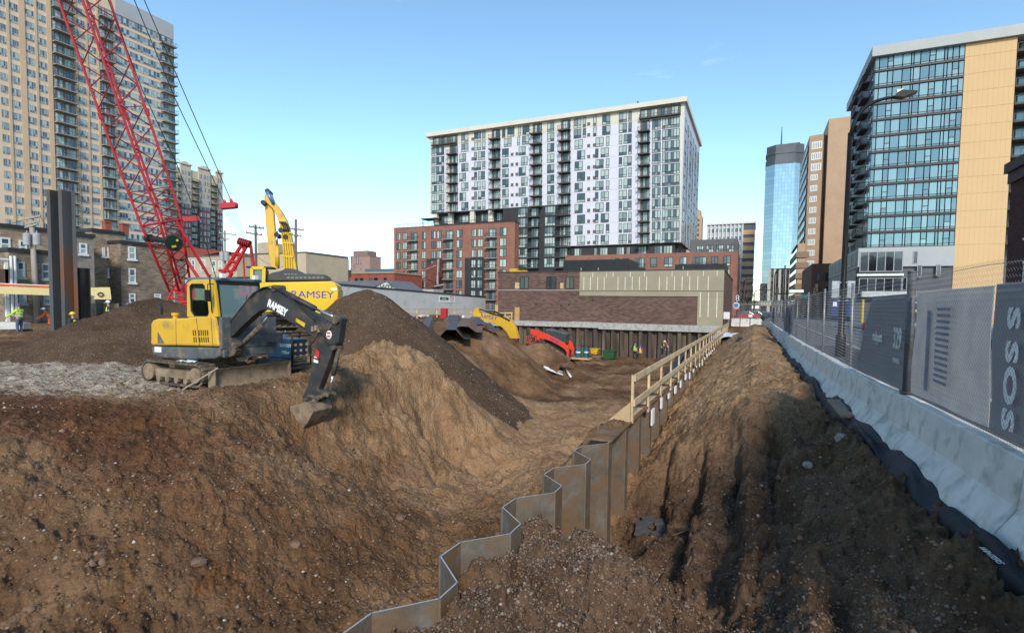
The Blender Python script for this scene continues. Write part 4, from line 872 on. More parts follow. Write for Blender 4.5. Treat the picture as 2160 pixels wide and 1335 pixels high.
# ================= RIGHT: GLASS BLOCK WITH TAN PANEL =================
Yk=105.; frk=frY(Yk); gk=thing('apartment_building','modern glass apartment block with a tall tan panel strip beside the street','apartment building',(25,Yk,0))
ux=lambda p,y=320: onY(p,y,Yk).x
xk0=onY(1848,105,Yk).x; xk0=(xk0+onY(1830,493,Yk).x)/2; xk1=onY(2045,90,Yk).x; xk1=(xk1+onY(2005,525,Yk).x)/2; xk2=34.15
zk1=onY(1862,117,Yk).z; zk12=onY(1838,493,Yk).z; pk=(zk1-zk12)/11; zkt=onY(2000,78,Yk).z
M_tanp=mat('tan_corrugated',(.60,.395,.20),.7,0,.03,.3); M_mul=mat('brown_mullion',(.055,.045,.045),.5,0,.1,2); M_gryp=mat('grey_cladding',(.36,.37,.37),.6,.1,.05,.4); M_dgr=mat('dark_cladding',(.10,.105,.115),.6,.1,.15,.5)
zpod=zk12-2.35
mb=MB(); mb.box(xk0+.05,Yk+.1,zpod,xk1,Yk+25,zkt-1.6); mb.build('wall',M_mul,gk)
mb=MB(); mb.box(xk1,Yk-.1,0,xk2,Yk+25,zkt-1.6)
mb.build('wall',M_tanp,gk)
mb=MB()
for k in range(0,13): z=zk1-k*pk+.35; mb.fbox(frk,xk1+.01,z,.10,xk2-.01,z+.08,.112)
x=xk1+.5
while x<xk2: mb.fbox(frk,x,.5,.10,x+.025,zkt-1.7,.106); x+=.62
mb.build('panel_joints',mat('tan_joint',(.47,.315,.15),.8),gk)
mb=MB(); mb.box(xk0-.6,Yk-.7,zkt-1.55,xk2+12,Yk+26,zkt); mb.build('cornice',M_gryp,gk)
mu=[1760+v/3.3375 for v in (320,350,412,452,518,580,598,645,708,750,808,830,865,908,945)]
fr_=[(m-mu[0])/(mu[-1]-mu[0]) for m in mu]
G_curt=glass('curtain_glass',(.12,.22,.26),(.23,.36,.38),.45,.12,.8,.22)
W=[]
for k in range(12):
    z1=zk1-k*pk; span=xk1-xk0
    for i in range(14):
        a=xk0+span*fr_[i];b=xk0+span*fr_[i+1]; sm_=(b-a)<2.5 and i in (2,8,12)
        m_=win_mb(frk,a,z1-pk+.35+.02,b,z1-.02,1,2 if sm_ and (k+i)%3 else 1,.14,.11,-.08); W.append((bsize(frk,a,0,b,2.4),m_))
fks=frX(xk0+.05,-1)
for k in range(12):
    z1=zk1-k*pk; W.append((.01,win_mb(fks,Yk+.3,z1-pk+.35,Yk+4.2,z1,3,1,.14,.11)))
finish(gk,'window',W,[M_mul,G_curt])
mb=MB()
for k in range(13): z=zk1-k*pk+.02; mb.fbox(frk,xk0,z,-.05,xk1-.01,z+.28,.16)
mb.build('spandrels',M_mul,gk)
# balconies on the street side
Bc=[];q=random.Random(5)
mb=MB(); mb.box(xk0+1.0,Yk+4.2,zpod,xk0+3,Yk+24,zkt-2.2); mb.build('wall',M_dgr,gk)
fkb=frX(xk0+1.0,-1)
for k in range(0,12):
    z=zk1-k*pk-pk+.5
    for (a,b) in ((Yk+5.0,Yk+9.0),(Yk+12.,Yk+16.)): Bc.append((.01,balc_mb(fkb,a,z,b,2.0,1.1,bars=6,rail=.1)))
    # right end recess with balconies
    Bc.append((.02,balc_mb(frY(Yk+2.4),xk2+.2,z,xk2+9,2.2,1.05,bars=8,rail=.08)))
finish(gk,'balcony',Bc,[M_rail,M_slabd])
mb=MB(); mb.box(xk2,Yk+2.5,0,xk2+12,Yk+25,zkt-1.56); mb.build('wall',M_dgr,gk)
for k in range(0,12): win_mb(frY(Yk+2.5),xk2+1.2,zk1-k*pk-2.3,xk2+6,zk1-k*pk,2,1,0,.12).build('window',[M_mul,G_curt],gk)
# podium
mb=MB(); mb.box(xk0-1.2,Yk-.45,9.0,xk1,Yk+38,zpod-.01); mb.build('podium',M_gryp,gk)
mb=MB(); mb.box(xk0-1.15,Yk+.0,0,xk1+.02,Yk+38,9.0); mb.build('podium_base',M_dgr,gk)
fpd=frY(Yk-.45); zz=onY(1838,532,Yk).z; W=[]
for z1,z0 in ((zz,zz-3.2),(zz-4.3,zz-7.6),(zz-8.6,zz-11.2)):
    if z0<0: z0=.3
    m_=win_mb(fpd,xk0-.9,z0,onY(1902,560,Yk).x,z1,5,1,0,.12); m_.build('window',[M_fr_grey,G_dark],gk)
mb=MB()
for k in range(2): z=zz-3.75-k*4.2; mb.fbox(fpd,xk0-1.3,z-.2,.0,onY(1902,560,Yk).x+.2,z+.2,.35)
mb.build('ledge',mat('pale_ledge',(.62,.62,.60),.7),gk)
for p,y0,y1 in ((1926,531,556),(1934,560,584),(1974,559,582),(1903,586,612)):
    a=onY(p,y0,Yk); b=onY(p+7,y1,Yk); win_mb(fpd,a.x,b.z,b.x,a.z,1,1,0,.1).build('window',[M_fr_grey,G_dark],gk)
fps=frX(xk0-1.2,-1); mb=MB()
for k in range(7):
    for z0,z1 in ((.5,4.2),(5,8.6),(9.4,zpod-.4)): mb.fbox(fps,Yk+.6+k*5.2,z0,.003,Yk+5.3+k*5.2,z1,.08)
mb.build('side_panels',mat('side_cladding',(.15,.155,.165),.5,.1,.2,.4),gk)
# shop front at street level
sh=thing('shop_front','shop front with white lettering, yellow band and pale lintel behind the fence','shop front',(17,Yk-2,0))
mb=MB(); mb.box(14.6,Yk-3.4,0,26,Yk-.5,4.6); mb.build('wall',M_dgr,sh); mb=MB(); mb.box(15.4,Yk-4.6,4.0,22.5,Yk-3.35,4.9); mb.build('canopy',mat('pale_canopy',(.50,.52,.50),.6),sh)
mb=MB(); mb.box(17,Yk-3.5,.4,25.5,Yk-3.41,3.4); mb.build('window',G_dark,sh); mb=MB(); mb.box(17.4,Yk-3.56,1.7,25.2,Yk-3.52,2.1); mb.build('yellow_band',mat('yellow_band',(.60,.50,.06),.6),sh)
text_mesh('lettering','PASPORT',1.3,.02,mat('white_letters',(.75,.75,.75),.6),sh,frame_mtx((20.7,Yk-3.6,2.75),(1,0,0),(0,0,1)),bold=.02)
mb=MB(); mb.tube([(14.0,90,.14),(14.0,90,3.4)],.16,10); tag(mb.build('marker_post',mat('yellow_paint',(.62,.48,.03),.6,0,.1,4)),'yellow marker post standing on the far sidewalk','post')
hyd=thing('fire_hydrant','red fire hydrant on the far sidewalk seen through the fence','fire hydrant',(11.2,60,.0)); M_redp=mat('hydrant_red',(.40,.03,.03),.5,0,.15,5)
hx,hy=onZ(1823,697,.0).x,onZ(1823,697,.0).y
mb=MB(); mb.tube([(hx,hy,0),(hx,hy,.08),(hx,hy,.09),(hx,hy,.62),(hx,hy,.63),(hx,hy,.74),(hx,hy,.80)],[.17,.17,.12,.12,.15,.12,.04],12); mb.tube([(hx-.2,hy,.5),(hx+.2,hy,.5)],.06,8); mb.tube([(hx,hy-.22,.48),(hx,hy,.48)],.075,8); mb.build('body',M_redp,hyd)
# ================= DARK BRICK BUILDING, FAR RIGHT =================
B_dk=brick('maroon_brick',(.055,.022,.02),(.09,.036,.03),(.07,.04,.035),.5,.16,.2)
db=thing('brick_building','dark maroon brick building with arched white windows at the right edge','building',(19,50,0)); xd=19.3
e=onX(2136,345,xd); zc=e.z
mb=MB(); mb.box(xd,20,0,xd+14,e.y,zc-.3); mb.build('wall',B_dk,db); mb=MB(); mb.box(xd-.45,20,zc-.8,xd,e.y+.3,zc); mb.box(xd-.22,20,zc-1.7,xd,e.y+.15,zc-.8); mb.build('cornice',mat('dark_cornice',(.05,.03,.028),.7),db)
fdk=frX(xd,-1)
for i in range(5):
    for j in range(3):
        ya=e.y-3.4-i*4.6; z1=zc-4.-j*4.6; m_=win_mb(fdk,ya-1.3,z1-2.5,ya,z1,1,2,0,.12); m_.fbox(fdk,ya-1.45,z1+.0,.002,ya+.15,z1+.22,.1,0); m_.fbox(fdk,ya-1.5,z1-2.75,.002,ya+.2,z1-2.58,.16,0); m_.build('window',[M_fr_white,G_blue],db)
# ================= HOTEL =================
Yh=190.; ht=thing('hotel_tower','tan brick hotel tower with white window bands beside the glass block','hotel',(20,Yh,0)); frh=frY(Yh)
B_tan=mat('tan_brick',(.43,.29,.19),.85,0,.10,.4); B_tan2=mat('dark_tan_brick',(.25,.17,.12),.85,0,.1,.4)
h=lambda p,y=400: onY(p,y,Yh).x
zh=onY(1760,253,Yh).z; zh2=onY(1712,285,Yh).z
mb=MB(); mb.add([(h(1741),Yh-1.5,12),(h(1790)+2,Yh-1.5,12),(h(1790)+2,Yh+18,12),(h(1741),Yh+18,12),(h(1741),Yh-1.5,zh),(h(1790)+2,Yh-1.5,zh),(h(1790)+2,Yh+18,zh),(h(1741),Yh+18,zh)],[(0,3,2,1),(4,5,6,7),(0,1,5,4),(1,2,6,5),(2,3,7,6),(3,0,4,7)]); mb.build('wall',B_tan,ht)
mb=MB(); mb.prism([(h(1704),Yh+1,8),(h(1732),Yh,8),(h(1741)-.01,Yh+2.4,8),(h(1741)-.01,Yh+34,8),(h(1704)-.3,Yh+34,8)],(0,0,0),(0,0,zh2-8)); mb.build('wall',B_tan,ht)
mb=MB(); mb.box(h(1704)-2.0,Yh+1,0,h(1716),Yh+3,22); mb.box(h(1704)-2.3,Yh+1,22.,h(1716),Yh+30,22.4)
mb.build('podium',B_tan,ht)
u0,u1=h(1704)+.4,h(1732)-.2; U=Vector((h(1732)-h(1704),-1,0)).normalized()
frz=lambda u,v,n:(h(1704)+U.x*u+U.y*n,Yh+1+U.y*u-U.x*n,v)
Wd=(Vector((h(1732),Yh,0))-Vector((h(1704),Yh+1,0))).length; 
for k in range(12):
    z=zh2-2.2-k*3.3
    if k<3: m_=win_mb(frz,.8,z-1.9,Wd-.4,z,5,1,0,.35)
    else: m_=win_mb(frz,.8,z-1.5,Wd-1.2,z,4,1,0,.30)
    m_.build('window',[M_fr_white,G_dark],ht)
fhs=frX(h(1704)-.3,-1)
for k in range(14):
    z=zh2-2.2-k*3.3; win_mb(fhs,Yh+3,z-1.9,Yh+31,z,10,1,0,.3).build('window',[M_fr_grey,G_blue],ht)
mb=MB(); 
for k in range(6): mb.box(h(1704)-2.4,Yh+.6,1.5+k*3.3,h(1704)-1.0+3.5,Yh+34,3.3+k*3.3)
mb.build('garage_decks',B_tan2,ht)
mb=MB(); mb.box(h(1704)-2.2,Yh+1.1,0,h(1704)-1+3.3,Yh+33,21); mb.build('garage_core',G_dark,ht)
bk=thing('brick_block','reddish brown brick block between the hotel and the glass building','building',(20,150,0)); a=onY(1713,560,150).x; b=onY(1752,560,150).x
mb=MB(); mb.box(a,150,0,b+6,180,onY(1730,556,150).z); mb.build('wall',mat('rust_brick',(.14,.06,.04),.85,0,.2,.6),bk)
for i in range(3):
    for j in range(3): win_mb(frY(150),a+1+i*1.9,2+j*3.4,a+1.9+i*1.9,4+j*3.4,1,1,0,.1).build('window',[M_fr_dark,G_dark],bk)
# ================= FAR GLASS TOWER (OCTAGON) =================
Yi=640.; it=thing('glass_skyscraper','faceted mirror glass skyscraper with a dark crown and mast at the end of the street','skyscraper',(40,Yi,0))
cx=onY(1651,450,Yi+20).x; ttop=onY(1653,300,Yi).z; half=(onY(1696,400,Yi).x-onY(1611,450,Yi).x)/2
def octp(s,z,dx=0): 
    a=half*s; c=a*.52; return [(cx+x,Yi+22+y,z) for x,y in ((-c,-a*.8),(c,-a*.8),(a,-c*.7),(a,c),(c,a),(-c,a),(-a,c),(-a,-c*.7))]
M_mir,n_,l_,b_=_new('mirror_glass'); b_.inputs['Metallic'].default_value=.75; b_.inputs['Roughness'].default_value=.16
br=n_.new('ShaderNodeTexBrick'); tc_=n_.new('ShaderNodeTexCoord'); sp_=n_.new('ShaderNodeSeparateXYZ'); l_.new(tc_.outputs['Object'],sp_.inputs[0]); ad_=n_.new('ShaderNodeMath'); l_.new(sp_.outputs[0],ad_.inputs[0]); l_.new(sp_.outputs[1],ad_.inputs[1]); cb_=n_.new('ShaderNodeCombineXYZ'); l_.new(ad_.outputs[0],cb_.inputs[0]); l_.new(sp_.outputs[2],cb_.inputs[1])
l_.new(cb_.outputs[0],br.inputs['Vector']); br.offset=0; br.inputs['Scale'].default_value=1; br.inputs['Brick Width'].default_value=3.; br.inputs['Row Height'].default_value=4.; br.inputs['Mortar Size'].default_value=.16
br.inputs['Color1'].default_value=(.34,.44,.50,1); br.inputs['Color2'].default_value=(.42,.52,.57,1); br.inputs['Mortar'].default_value=(.25,.34,.38,1); l_.new(br.outputs['Color'],b_.inputs['Base Color'])
zc_=onY(1653,338,Yi).z
mb=MB(); mb.prism(octp(1,0),(0,0,0),(0,0,zc_)); mb.build('shaft',M_mir,it)
mb=MB(); mb.prism(octp(.97,zc_),(0,0,.01),(0,0,ttop-zc_)); mb.prism(octp(1.01,zc_),(0,0,-2),(0,0,3)); mb.prism(octp(1.01,zc_),(0,0,9),(0,0,11)); mb.build('crown',mat('dark_crown',(.10,.105,.12),.5,.2,.3,.05),it)
mb=MB(); mb.tube([(cx-4,Yi+20,ttop),(cx-4,Yi+20,ttop+22)],[.8,.3],8); mb.box(cx+3,Yi+18,ttop,cx+14,Yi+26,ttop+3); mb.build('mast',M_rail,it)
# mid-distance street-end blocks
def block(name,label,cat,pxa,pxb,py_top,Y,depth,m,bands=None,piers=None,gm=None,pyl=620):
    o=thing(name,label,cat,(0,Y,0)); a=onY(pxa,pyl,Y).x; b=onY(pxb,pyl,Y).x; z=onY((pxa+pxb)/2,py_top,Y).z
    mb=MB(); mb.box(a,Y,0,b,Y+depth,z); mb.build('wall',m,o); fr=frY(Y)
    if bands:
        hh,gap,mm,c=bands; zz=z-gap
        W=[]
        while zz>hh+1: W.append((1,win_mb(fr,a+(b-a)*.03,zz-hh,b-(b-a)*.03,zz,c,1,0,.16))); zz-=hh+gap
        for s,w_ in W: w_.build('window',[mm,gm or G_blue],o)
    if piers:
        n,pm=piers; mb=MB()
        for i in range(n+1): u=a+(b-a)*i/n; mb.box(u-.6,Y-.7,0,u+.6,Y-.003,z-.3)
        mb.build('piers',pm,o)
    return o,a,b,z
M_pst=mat('pale_pier',(.40,.37,.33),.7,0,.1,.3)
block('office_building','dark office block with pale vertical piers below the mirror glass tower','office building',1622,1676,566,330,25,mat('dark_office',(.04,.045,.055),.4,.1,.2,.2),(2.6,1.0,M_fr_dark,10),(5,M_pst),G_dark)
block('office_building','small dark building at the vanishing end of the street','office building',1603,1618,598,420,30,mat('darker_office',(.045,.045,.05),.6,0,.2,.2),(2.,1.4,M_fr_dark,5),None,G_dark)
o,a,b,z=block('office_building','grey banded office tower with white ribs right of the white apartment block','office building',1487,1562,474,240,30,mat('pale_office',(.46,.48,.50),.6,0,.06,.2),(1.9,1.5,M_fr_white,9),None,G_blue)
mb=MB(); 
z5=onY(1560,588,240).z
for k in range(10): mb.box(b+.02,239.6,3+k*3.2,b+4.6,262,4.9+k*3.2)
mb.build('orange_bands',mat('orange_band',(.52,.33,.20),.7,0,.1,.2),o)
mb=MB(); mb.box(b+.01,240,0,b+4.4,262,z); mb.build('wall',mat('dark_band',(.10,.11,.13),.5,0,.1,.2),o)
mb=MB()
for k in range(14): 
    zz=z-1.5-k*3.4
    if zz>36: mb.box(b+.02,239.7,zz-1.5,b+4.6,262,zz)
mb.build('white_bands',mat('white_band',(.62,.64,.68),.6),o)
mb=MB()
for i in range(10): u=a+(b-a)*i/9; mb.box(u-.2,239.5,z-14,u+.2,239.95,z+.5)
mb.box(a-.3,239.3,z,b+4.8,262,z+.9); mb.build('ribs',M_fr_white,o)
ad=thing('art_deco_tower','stepped tan stone tower peeking out behind the white apartment block','tower',(-30,420,0)); Ya=420.
ac=onY(1466,470,Ya).x; az=lambda y:onY(1470,y,Ya).z
mb=MB(); mb.box(ac-9,Ya,0,ac+4.6,Ya+14,az(455)); mb.box(ac-6,Ya+.5,az(455),ac+3.4,Ya+12,az(443)); mb.prism([(ac-5,Ya+1,az(443)),(ac+2.4,Ya+1,az(443)),(ac-.2,Ya+5,az(431)),(ac-2.6,Ya+5,az(431))],(0,0,0),(0,5,0)); mb.build('shaft',mat('tan_stone',(.42,.28,.18),.8,0,.15,.15),ad)
for k in range(12):
    for i in range(3): win_mb(frY(Ya),ac-3.4+i*2.6,az(462)-k*3.6-2,ac-2.2+i*2.6,az(462)-k*3.6,1,1,0,.1).build('window',[M_fr_dark,G_dark],ad)
# ================= FAR CENTRE-LEFT =================
block('office_tower','pale grey residential tower far away on the skyline','tower',697,720,546,520,14,mat('pale_tower',(.42,.46,.50),.7,0,.05,.1),(1.8,1.5,M_fr_white,8),None,G_blue,560)
o,a,b,z=block('apartment_tower','pinkish brown tower with a stepped top far away on the skyline','tower',739,780,540,440,18,mat('pink_brick',(.33,.21,.18),.8,0,.06,.1),None,None,None,560)
mb=MB(); mb.box(a+3,441,z,b-3.5,455,onY(758,529,440).z); mb.box(a-.3,439.8,z-.6,b+.3,458.2,z); mb.build('penthouse',mat('pink_brick_dark',(.24,.15,.13),.8),o)
for i in range(5):
    for k in range(9): win_mb(frY(440),a+1.3+i*3,z-3-k*2.9,a+2.3+i*3,z-1.2-k*2.9,1,1,0,.15).build('window',[M_fr_dark,G_blue],o)
block('arena_building','long low blue-grey hall on the skyline left of the red brick wing','hall',770,834,567,330,40,mat('blue_metal',(.10,.14,.20),.5,.1,.1,.1),None,None,None,575)
# red brick row
rr_=thing('row_houses','low red brick row with bay fronts behind the white shed','row houses',(-70,110,0)); Yq=125.
a=onY(640,590,Yq).x; b=onY(832,590,Yq).x; zt_=onY(740,578,Yq).z
mb=MB(); mb.box(a,Yq,0,b,Yq+14,zt_)
k=0; x=a+1
while x<b-3: mb.prism([(x,Yq,0),(x+.8,Yq-.9,0),(x+2.4,Yq-.9,0),(x+3.2,Yq,0)],(0,0,.01),(0,0,zt_-.7)); x+=5.2
mb.build('wall',mat('row_brick',(.26,.075,.05),.85,0,.2,.5),rr_)
x=a+1; W=[]
while x<b-3: W.append((1,win_mb(frY(Yq-.9),x+1.0,zt_-3.2,x+2.2,zt_-1.3,1,1,0,.1))); W.append((1,win_mb(frY(Yq),x+3.7,zt_-3.2,x+4.6,zt_-1.3,1,1,0,.1))); x+=5.2
finish(rr_,'window',W,[M_fr_dark,G_dark])
mb=MB(); mb.box(a-.2,Yq-.3,zt_,b+.2,Yq+14,zt_+.5); mb.build('cornice',mat('row_cornice',(.33,.24,.18),.8),rr_)
du=thing('roof_duct','dark pipes and duct frame on a low roof behind the large yellow excavator','ducts',(-60,90,0)); a=onY(664,570,110); 
mb=MB(); a0=onY(664,577,110); b0=onY(719,577,110)
mb.box(a0.x,110,a0.z-1,b0.x,114,onY(690,568,110).z)
for p in (672,679,686): c=onY(p,563,109.5); mb.tube([(c.x-.25,109.5,c.z-1.2),(c.x-.25,109.5,c.z),(c.x+.2,109.5,c.z+.35),(c.x+.5,109.5,c.z),(c.x+.5,109.5,c.z-1.2)],.12,6)
mb.build('pipes',mat('brown_duct',(.12,.09,.075),.6,.2,.2,1),du)
# ================= WHITE SHED AND LONG WALL =================
X3=-32.; f3=frX(X3)
ya=onX(716,640,X3).y; yb=onX(1024,640,X3).y; zt3=onX(1000,627,X3).z; zt4=onX(800,612,X3).z
sw=thing('block_wall','long pale painted block wall with a small sign behind the sheet pile stack','wall',(X3,50,0))
M_wht=mat('painted_block',(.50,.50,.49),.8,0,.06,.7,.08,.2,dirt=(.40,.39,.37),dirtamt=.3)
mb=MB(); mb.add([(X3,ya-8,0),(X3,yb,0),(X3-8,yb,0),(X3-8,ya-8,0),(X3,ya-8,zt4+.4),(X3,yb,zt3),(X3-8,yb,zt3),(X3-8,ya-8,zt4+.4)],[(0,3,2,1),(4,5,6,7),(0,1,5,4),(1,2,6,5),(2,3,7,6),(3,0,4,7)]); mb.build('wall',M_wht,sw)
mb=MB(); mb.add([(X3+.06,ya-8,zt4+.4),(X3+.06,yb+.1,zt3),(X3-8.1,yb+.1,zt3),(X3-8.1,ya-8,zt4+.4),(X3+.06,ya-8,zt4+.55),(X3+.06,yb+.1,zt3+.14),(X3-8.1,yb+.1,zt3+.14),(X3-8.1,ya-8,zt4+.55)],[(4,5,6,7),(0,1,5,4),(1,2,6,5),(2,3,7,6),(3,0,4,7)]); mb.build('coping',M_rail,sw)
sg=thing('wall_sign','white sign with a green panel and round emblem on the pale block wall','sign',(X3+.02,50,2)); s0=onX(926,625,X3); s1=onX(959,638,X3)
mb=MB(); mb.fbox(f3,s0.y,s1.z,.01,s1.y,s0.z,.04); mb.build('board',M_fr_white,sg); dz=s0.z-s1.z
mb=MB(); mb.fbox(f3,s0.y+.15,s1.z+dz*.35,.042,s0.y+(s1.y-s0.y)*.58,s0.z-.08,.05); mb.build('green_panel',mat('sign_green',(.03,.09,.07),.6),sg)
mb=MB(); cy=s0.y+(s1.y-s0.y)*.8; cz=(s0.z+s1.z)/2+.08; mb.tube([(X3+.045,cy+.42*math.cos(t),cz+.30*math.sin(t)) for t in np.linspace(0,6.28,17)],.03,4); mb.tube([(X3+.045,cy-.2,cz-.15),(X3+.045,cy,cz+.15),(X3+.045,cy+.1,cz-.05),(X3+.045,cy+.25,cz+.1)],.025,4); mb.build('emblem',M_rail,sg)
for k,t_ in enumerate(('SALVAGE','MECHANICAL')): text_mesh('lettering',t_,.19,.004,M_fr_white,sg,frame_mtx((X3+.056,s0.y+(s1.y-s0.y)*.30,s0.z-.25-.2*k),(0,1,0),(0,0,1),1.1,1))
gb=thing('gabled_shed','pale shed with a grey roof and graffiti on its gable end behind the dark heap','shed',(-40,45,0)); 
Yg2=62.; p0=onY(775,612,Yg2); p1=onY(842,612,Yg2); pk_=onY(816,598,Yg2)
mb=MB(); mb.prism([(p0.x,Yg2,0),(p1.x,Yg2,0),(p1.x,Yg2,p1.z),(pk_.x,Yg2,pk_.z+.3),(p0.x,Yg2,p0.z)],(0,0,0),(0,6,0)); q0=onY(640,600,Yg2); mb.box(q0.x,Yg2+.5,0,p0.x,Yg2+5,p0.z-.2); mb.build('wall',M_wht,gb)
mb=MB(); mb.add([(q0.x,Yg2-.2,p0.z-.2),(p0.x-.1,Yg2-.2,p0.z-.1),(pk_.x,Yg2-.2,pk_.z+.45),(q0.x,Yg2+3,pk_.z+.45),(p1.x+.3,Yg2-.2,p1.z-.05),(pk_.x,Yg2+6,pk_.z+.45),(p1.x+.3,Yg2+6,p1.z-.05)],[(0,1,2,3),(2,4,6,5)]); oo=mb.build('roof',mat('grey_roofing',(.13,.135,.15),.8,0,.1,1),gb); mo=oo.modifiers.new('s','SOLIDIFY'); mo.thickness=.12
text_mesh('graffiti','WTF',1.0,.004,mat('spray_green',(.06,.11,.08),.8),gb,frame_mtx((pk_.x,Yg2-.02,p0.z+.35),(1,0,0),(0,0,1),1.1,1),bold=.02)
rs_=thing('rusty_hopper','rusty red steel hopper frame rising behind the pale block wall','hopper',(-60,80,0)); Yu=82.
g0=lambda x,y: onY(x,y,Yu)
mb=MB(); pts=[g0(899,562),g0(922,548),g0(925,545),g0(925,585),g0(918,596),g0(901,588),g0(898,575)]; mb.prism(pts,(0,0,0),(0,1.2,0)); pts=[g0(897,584),g0(920,588),g0(916,606),g0(897,609)]; mb.prism(pts,(0,.2,0),(0,2,0)); mb.build('bin',mat('rust_red',(.16,.05,.04),.7,.2,.35,1),rs_)
mb=MB(); mb.bar(g0(925,547),g0(923,600),.35,.2); mb.bar(g0(917,604),g0(936,600),.25,.2); mb.bar(g0(900,568),g0(920,560),.15,.1); mb.build('frame',mat('pale_steel',(.42,.38,.36),.6,.3,.2,1),rs_)
# brick pier and dark door at the end of the pale wall, under the tower: gravel roof piece
mb=MB(); a=onY(858,612,75); b=onY(915,612,75); mb.box(a.x,75,0,b.x,78,onY(880,610,75).z); tag(mb.build('low_building',M_conc),'low grey concrete parapet behind the pale block wall','low building')
# ================= MACHINES =================
M_yel=mat('machine_yellow',(.62,.36,.022),.42,0,.08,1.6,0,.5,.15,dirt=(.36,.22,.07),dirtamt=.14)
M_yelb=mat('machine_yellow_bright',(.66,.42,.012),.42,0,.05,1.2,0,.4,.15)
M_char=mat('charcoal_paint',(.036,.036,.037),.5,.1,.35,2.2,0,.4,0,dirt=(.10,.075,.055),dirtamt=.35)
M_gsk=mat('grey_skirt',(.09,.10,.11),.6,.1,.3,3,0,.4,0,dirt=(.22,.17,.12),dirtamt=.4)
M_mud=mat('dusty_steel',(.25,.185,.125),.8,.05,.25,3,.3,.2,0,dirt=(.14,.10,.07),dirtamt=.5)
M_rub=mat('dusty_rubber',(.085,.07,.058),.85,0,.35,5,.3,.2,0,dirt=(.20,.15,.10),dirtamt=.5)
M_chr=mat('chrome_rod',(.55,.62,.70),.15,.9,.05,3); M_hose=mat('black_hose',(.02,.02,.02),.5,0,.2,4)
M_red=mat('crane_red',(.42,.012,.016),.42,0,.12,1.2,0,.5,.1); M_redd=mat('dark_red',(.26,.012,.014),.5,0,.2,1.5)
G_cab,n_,l_,b_=_new('cab_glass'); b_.inputs['Base Color'].default_value=(.50,.70,.72,1); b_.inputs['Roughness'].default_value=.03; b_.inputs['Transmission Weight'].default_value=1.; b_.inputs['IOR'].default_value=1.12
b_.inputs['Specular IOR Level'].default_value=.5
G_ws=bpy.data.materials.new('windshield_glass'); G_ws.use_nodes=True; b_=G_ws.node_tree.nodes['Principled BSDF']; b_.inputs['Base Color'].default_value=(.30,.46,.48,1); b_.inputs['Roughness'].default_value=.04; b_.inputs['Transmission Weight'].default_value=.55; b_.inputs['IOR'].default_value=1.2; b_.inputs['Coat Weight'].default_value=1
G_tint=glass('tinted_glass',(.03,.05,.055),(.06,.08,.085),.5,.05,.9)
def V3(l): return [Vector(p) for p in l]
def prof(pts,Y,y0,y1):      # profile picked on a plane of constant Y, given thickness along Y
    return [Vector((onY(a,b,Y).x,0,onY(a,b,Y).z)) for a,b in pts],(0,y0,0),(0,y1,0)
def pY(name,pts,Y,y0,y1,m,par,bev=.02,**k):
    P,a,b=prof(pts,Y,y0,y1); mb=MB(); mb.prism(P,a,b); return mb.build(name,m,par,bevel=bev,**k)
# ---------- small excavator ----------
gm=-.04
ex=thing('excavator','small yellow excavator with a black arm, its bucket digging into the tan slope','excavator',(-12.8,9.5,gm))
def track(name,xa,xb,y0,y1,z0,h,m,par,lug=.02,n=46):
    r=h/2; L=(xb-xa)-h; per=2*L+2*math.pi*r; mb=MB()
    def pt(s,off=0):
        s%=per
        if s<L: return (xa+r+s,z0+h+off)
        s-=L
        if s<math.pi*r: a=math.pi/2-s/r; return (xb-r+(r+off)*math.cos(a),z0+r+(r+off)*math.sin(a))
        s-=math.pi*r
        if s<L: return (xb-r-s,z0-off)
        s-=L; a=-math.pi/2-s/r; return (xa+r+(r+off)*math.cos(a),z0+r+(r+off)*math.sin(a))
    N=n*2; th=.045
    for i in range(N):
        s0=per*i/N; s1=per*(i+1)/N; o=lug if i%2 else 0
        a=pt(s0,o);b=pt(s1,o);c=pt(s1,-th);d=pt(s0,-th)
        mb.prism([(a[0],0,a[1]),(b[0],0,b[1]),(c[0],0,c[1]),(d[0],0,d[1])],(0,y0,0),(0,y1,0))
    o=mb.build(name,m,par); return o
xr=onY(303,800,8.5).x; xf=xr+2.32
for y0,y1 in ((8.45,8.85),(10.05,10.45)):
    tr=track('track',xr,xf,y0,y1,gm-.03,.56,M_rub,ex)
    for x,r_,zz in [(xr+.29,.21,.25),(xf-.29,.19,.25)]: mb=MB(); mb.tube([(x,y0-.015,gm+zz),(x,y1+.01,gm+zz)],r_,18); mb.build('sprocket',M_mud,tr,bevel=.01)
    mb=MB()
    for k in range(4): x=xr+.62+k*.34; mb=MB(); mb.tube([(x,y0+.02,gm+.09),(x,y1-.02,gm+.09)],.075,12); mb.build('roller',M_mud,tr)
    mb=MB(); mb.box(xr+.50,y0+.02,gm+.13,xf-.42,y1-.03,gm+.34); mb.build('track_frame',M_mud,tr,bevel=.03)
mb=MB(); mb.box(xr+.75,8.8,gm+.28,xf-.55,10.1,gm+.52); mb.tube([(-12.85,9.45,gm+.5),(-12.85,9.45,gm+.70)],.48,24); mb.bar((xf-.6,8.95,gm+.35),(xf+.15,8.98,gm+.22),.1,.16); mb.bar((xf-.6,9.95,gm+.35),(xf+.15,9.92,gm+.22),.1,.16); mb.bar((xf-.8,9.45,gm+.42),(xf+.1,9.45,gm+.3),.12,.12); mb.build('undercarriage',M_mud,ex,bevel=.015)
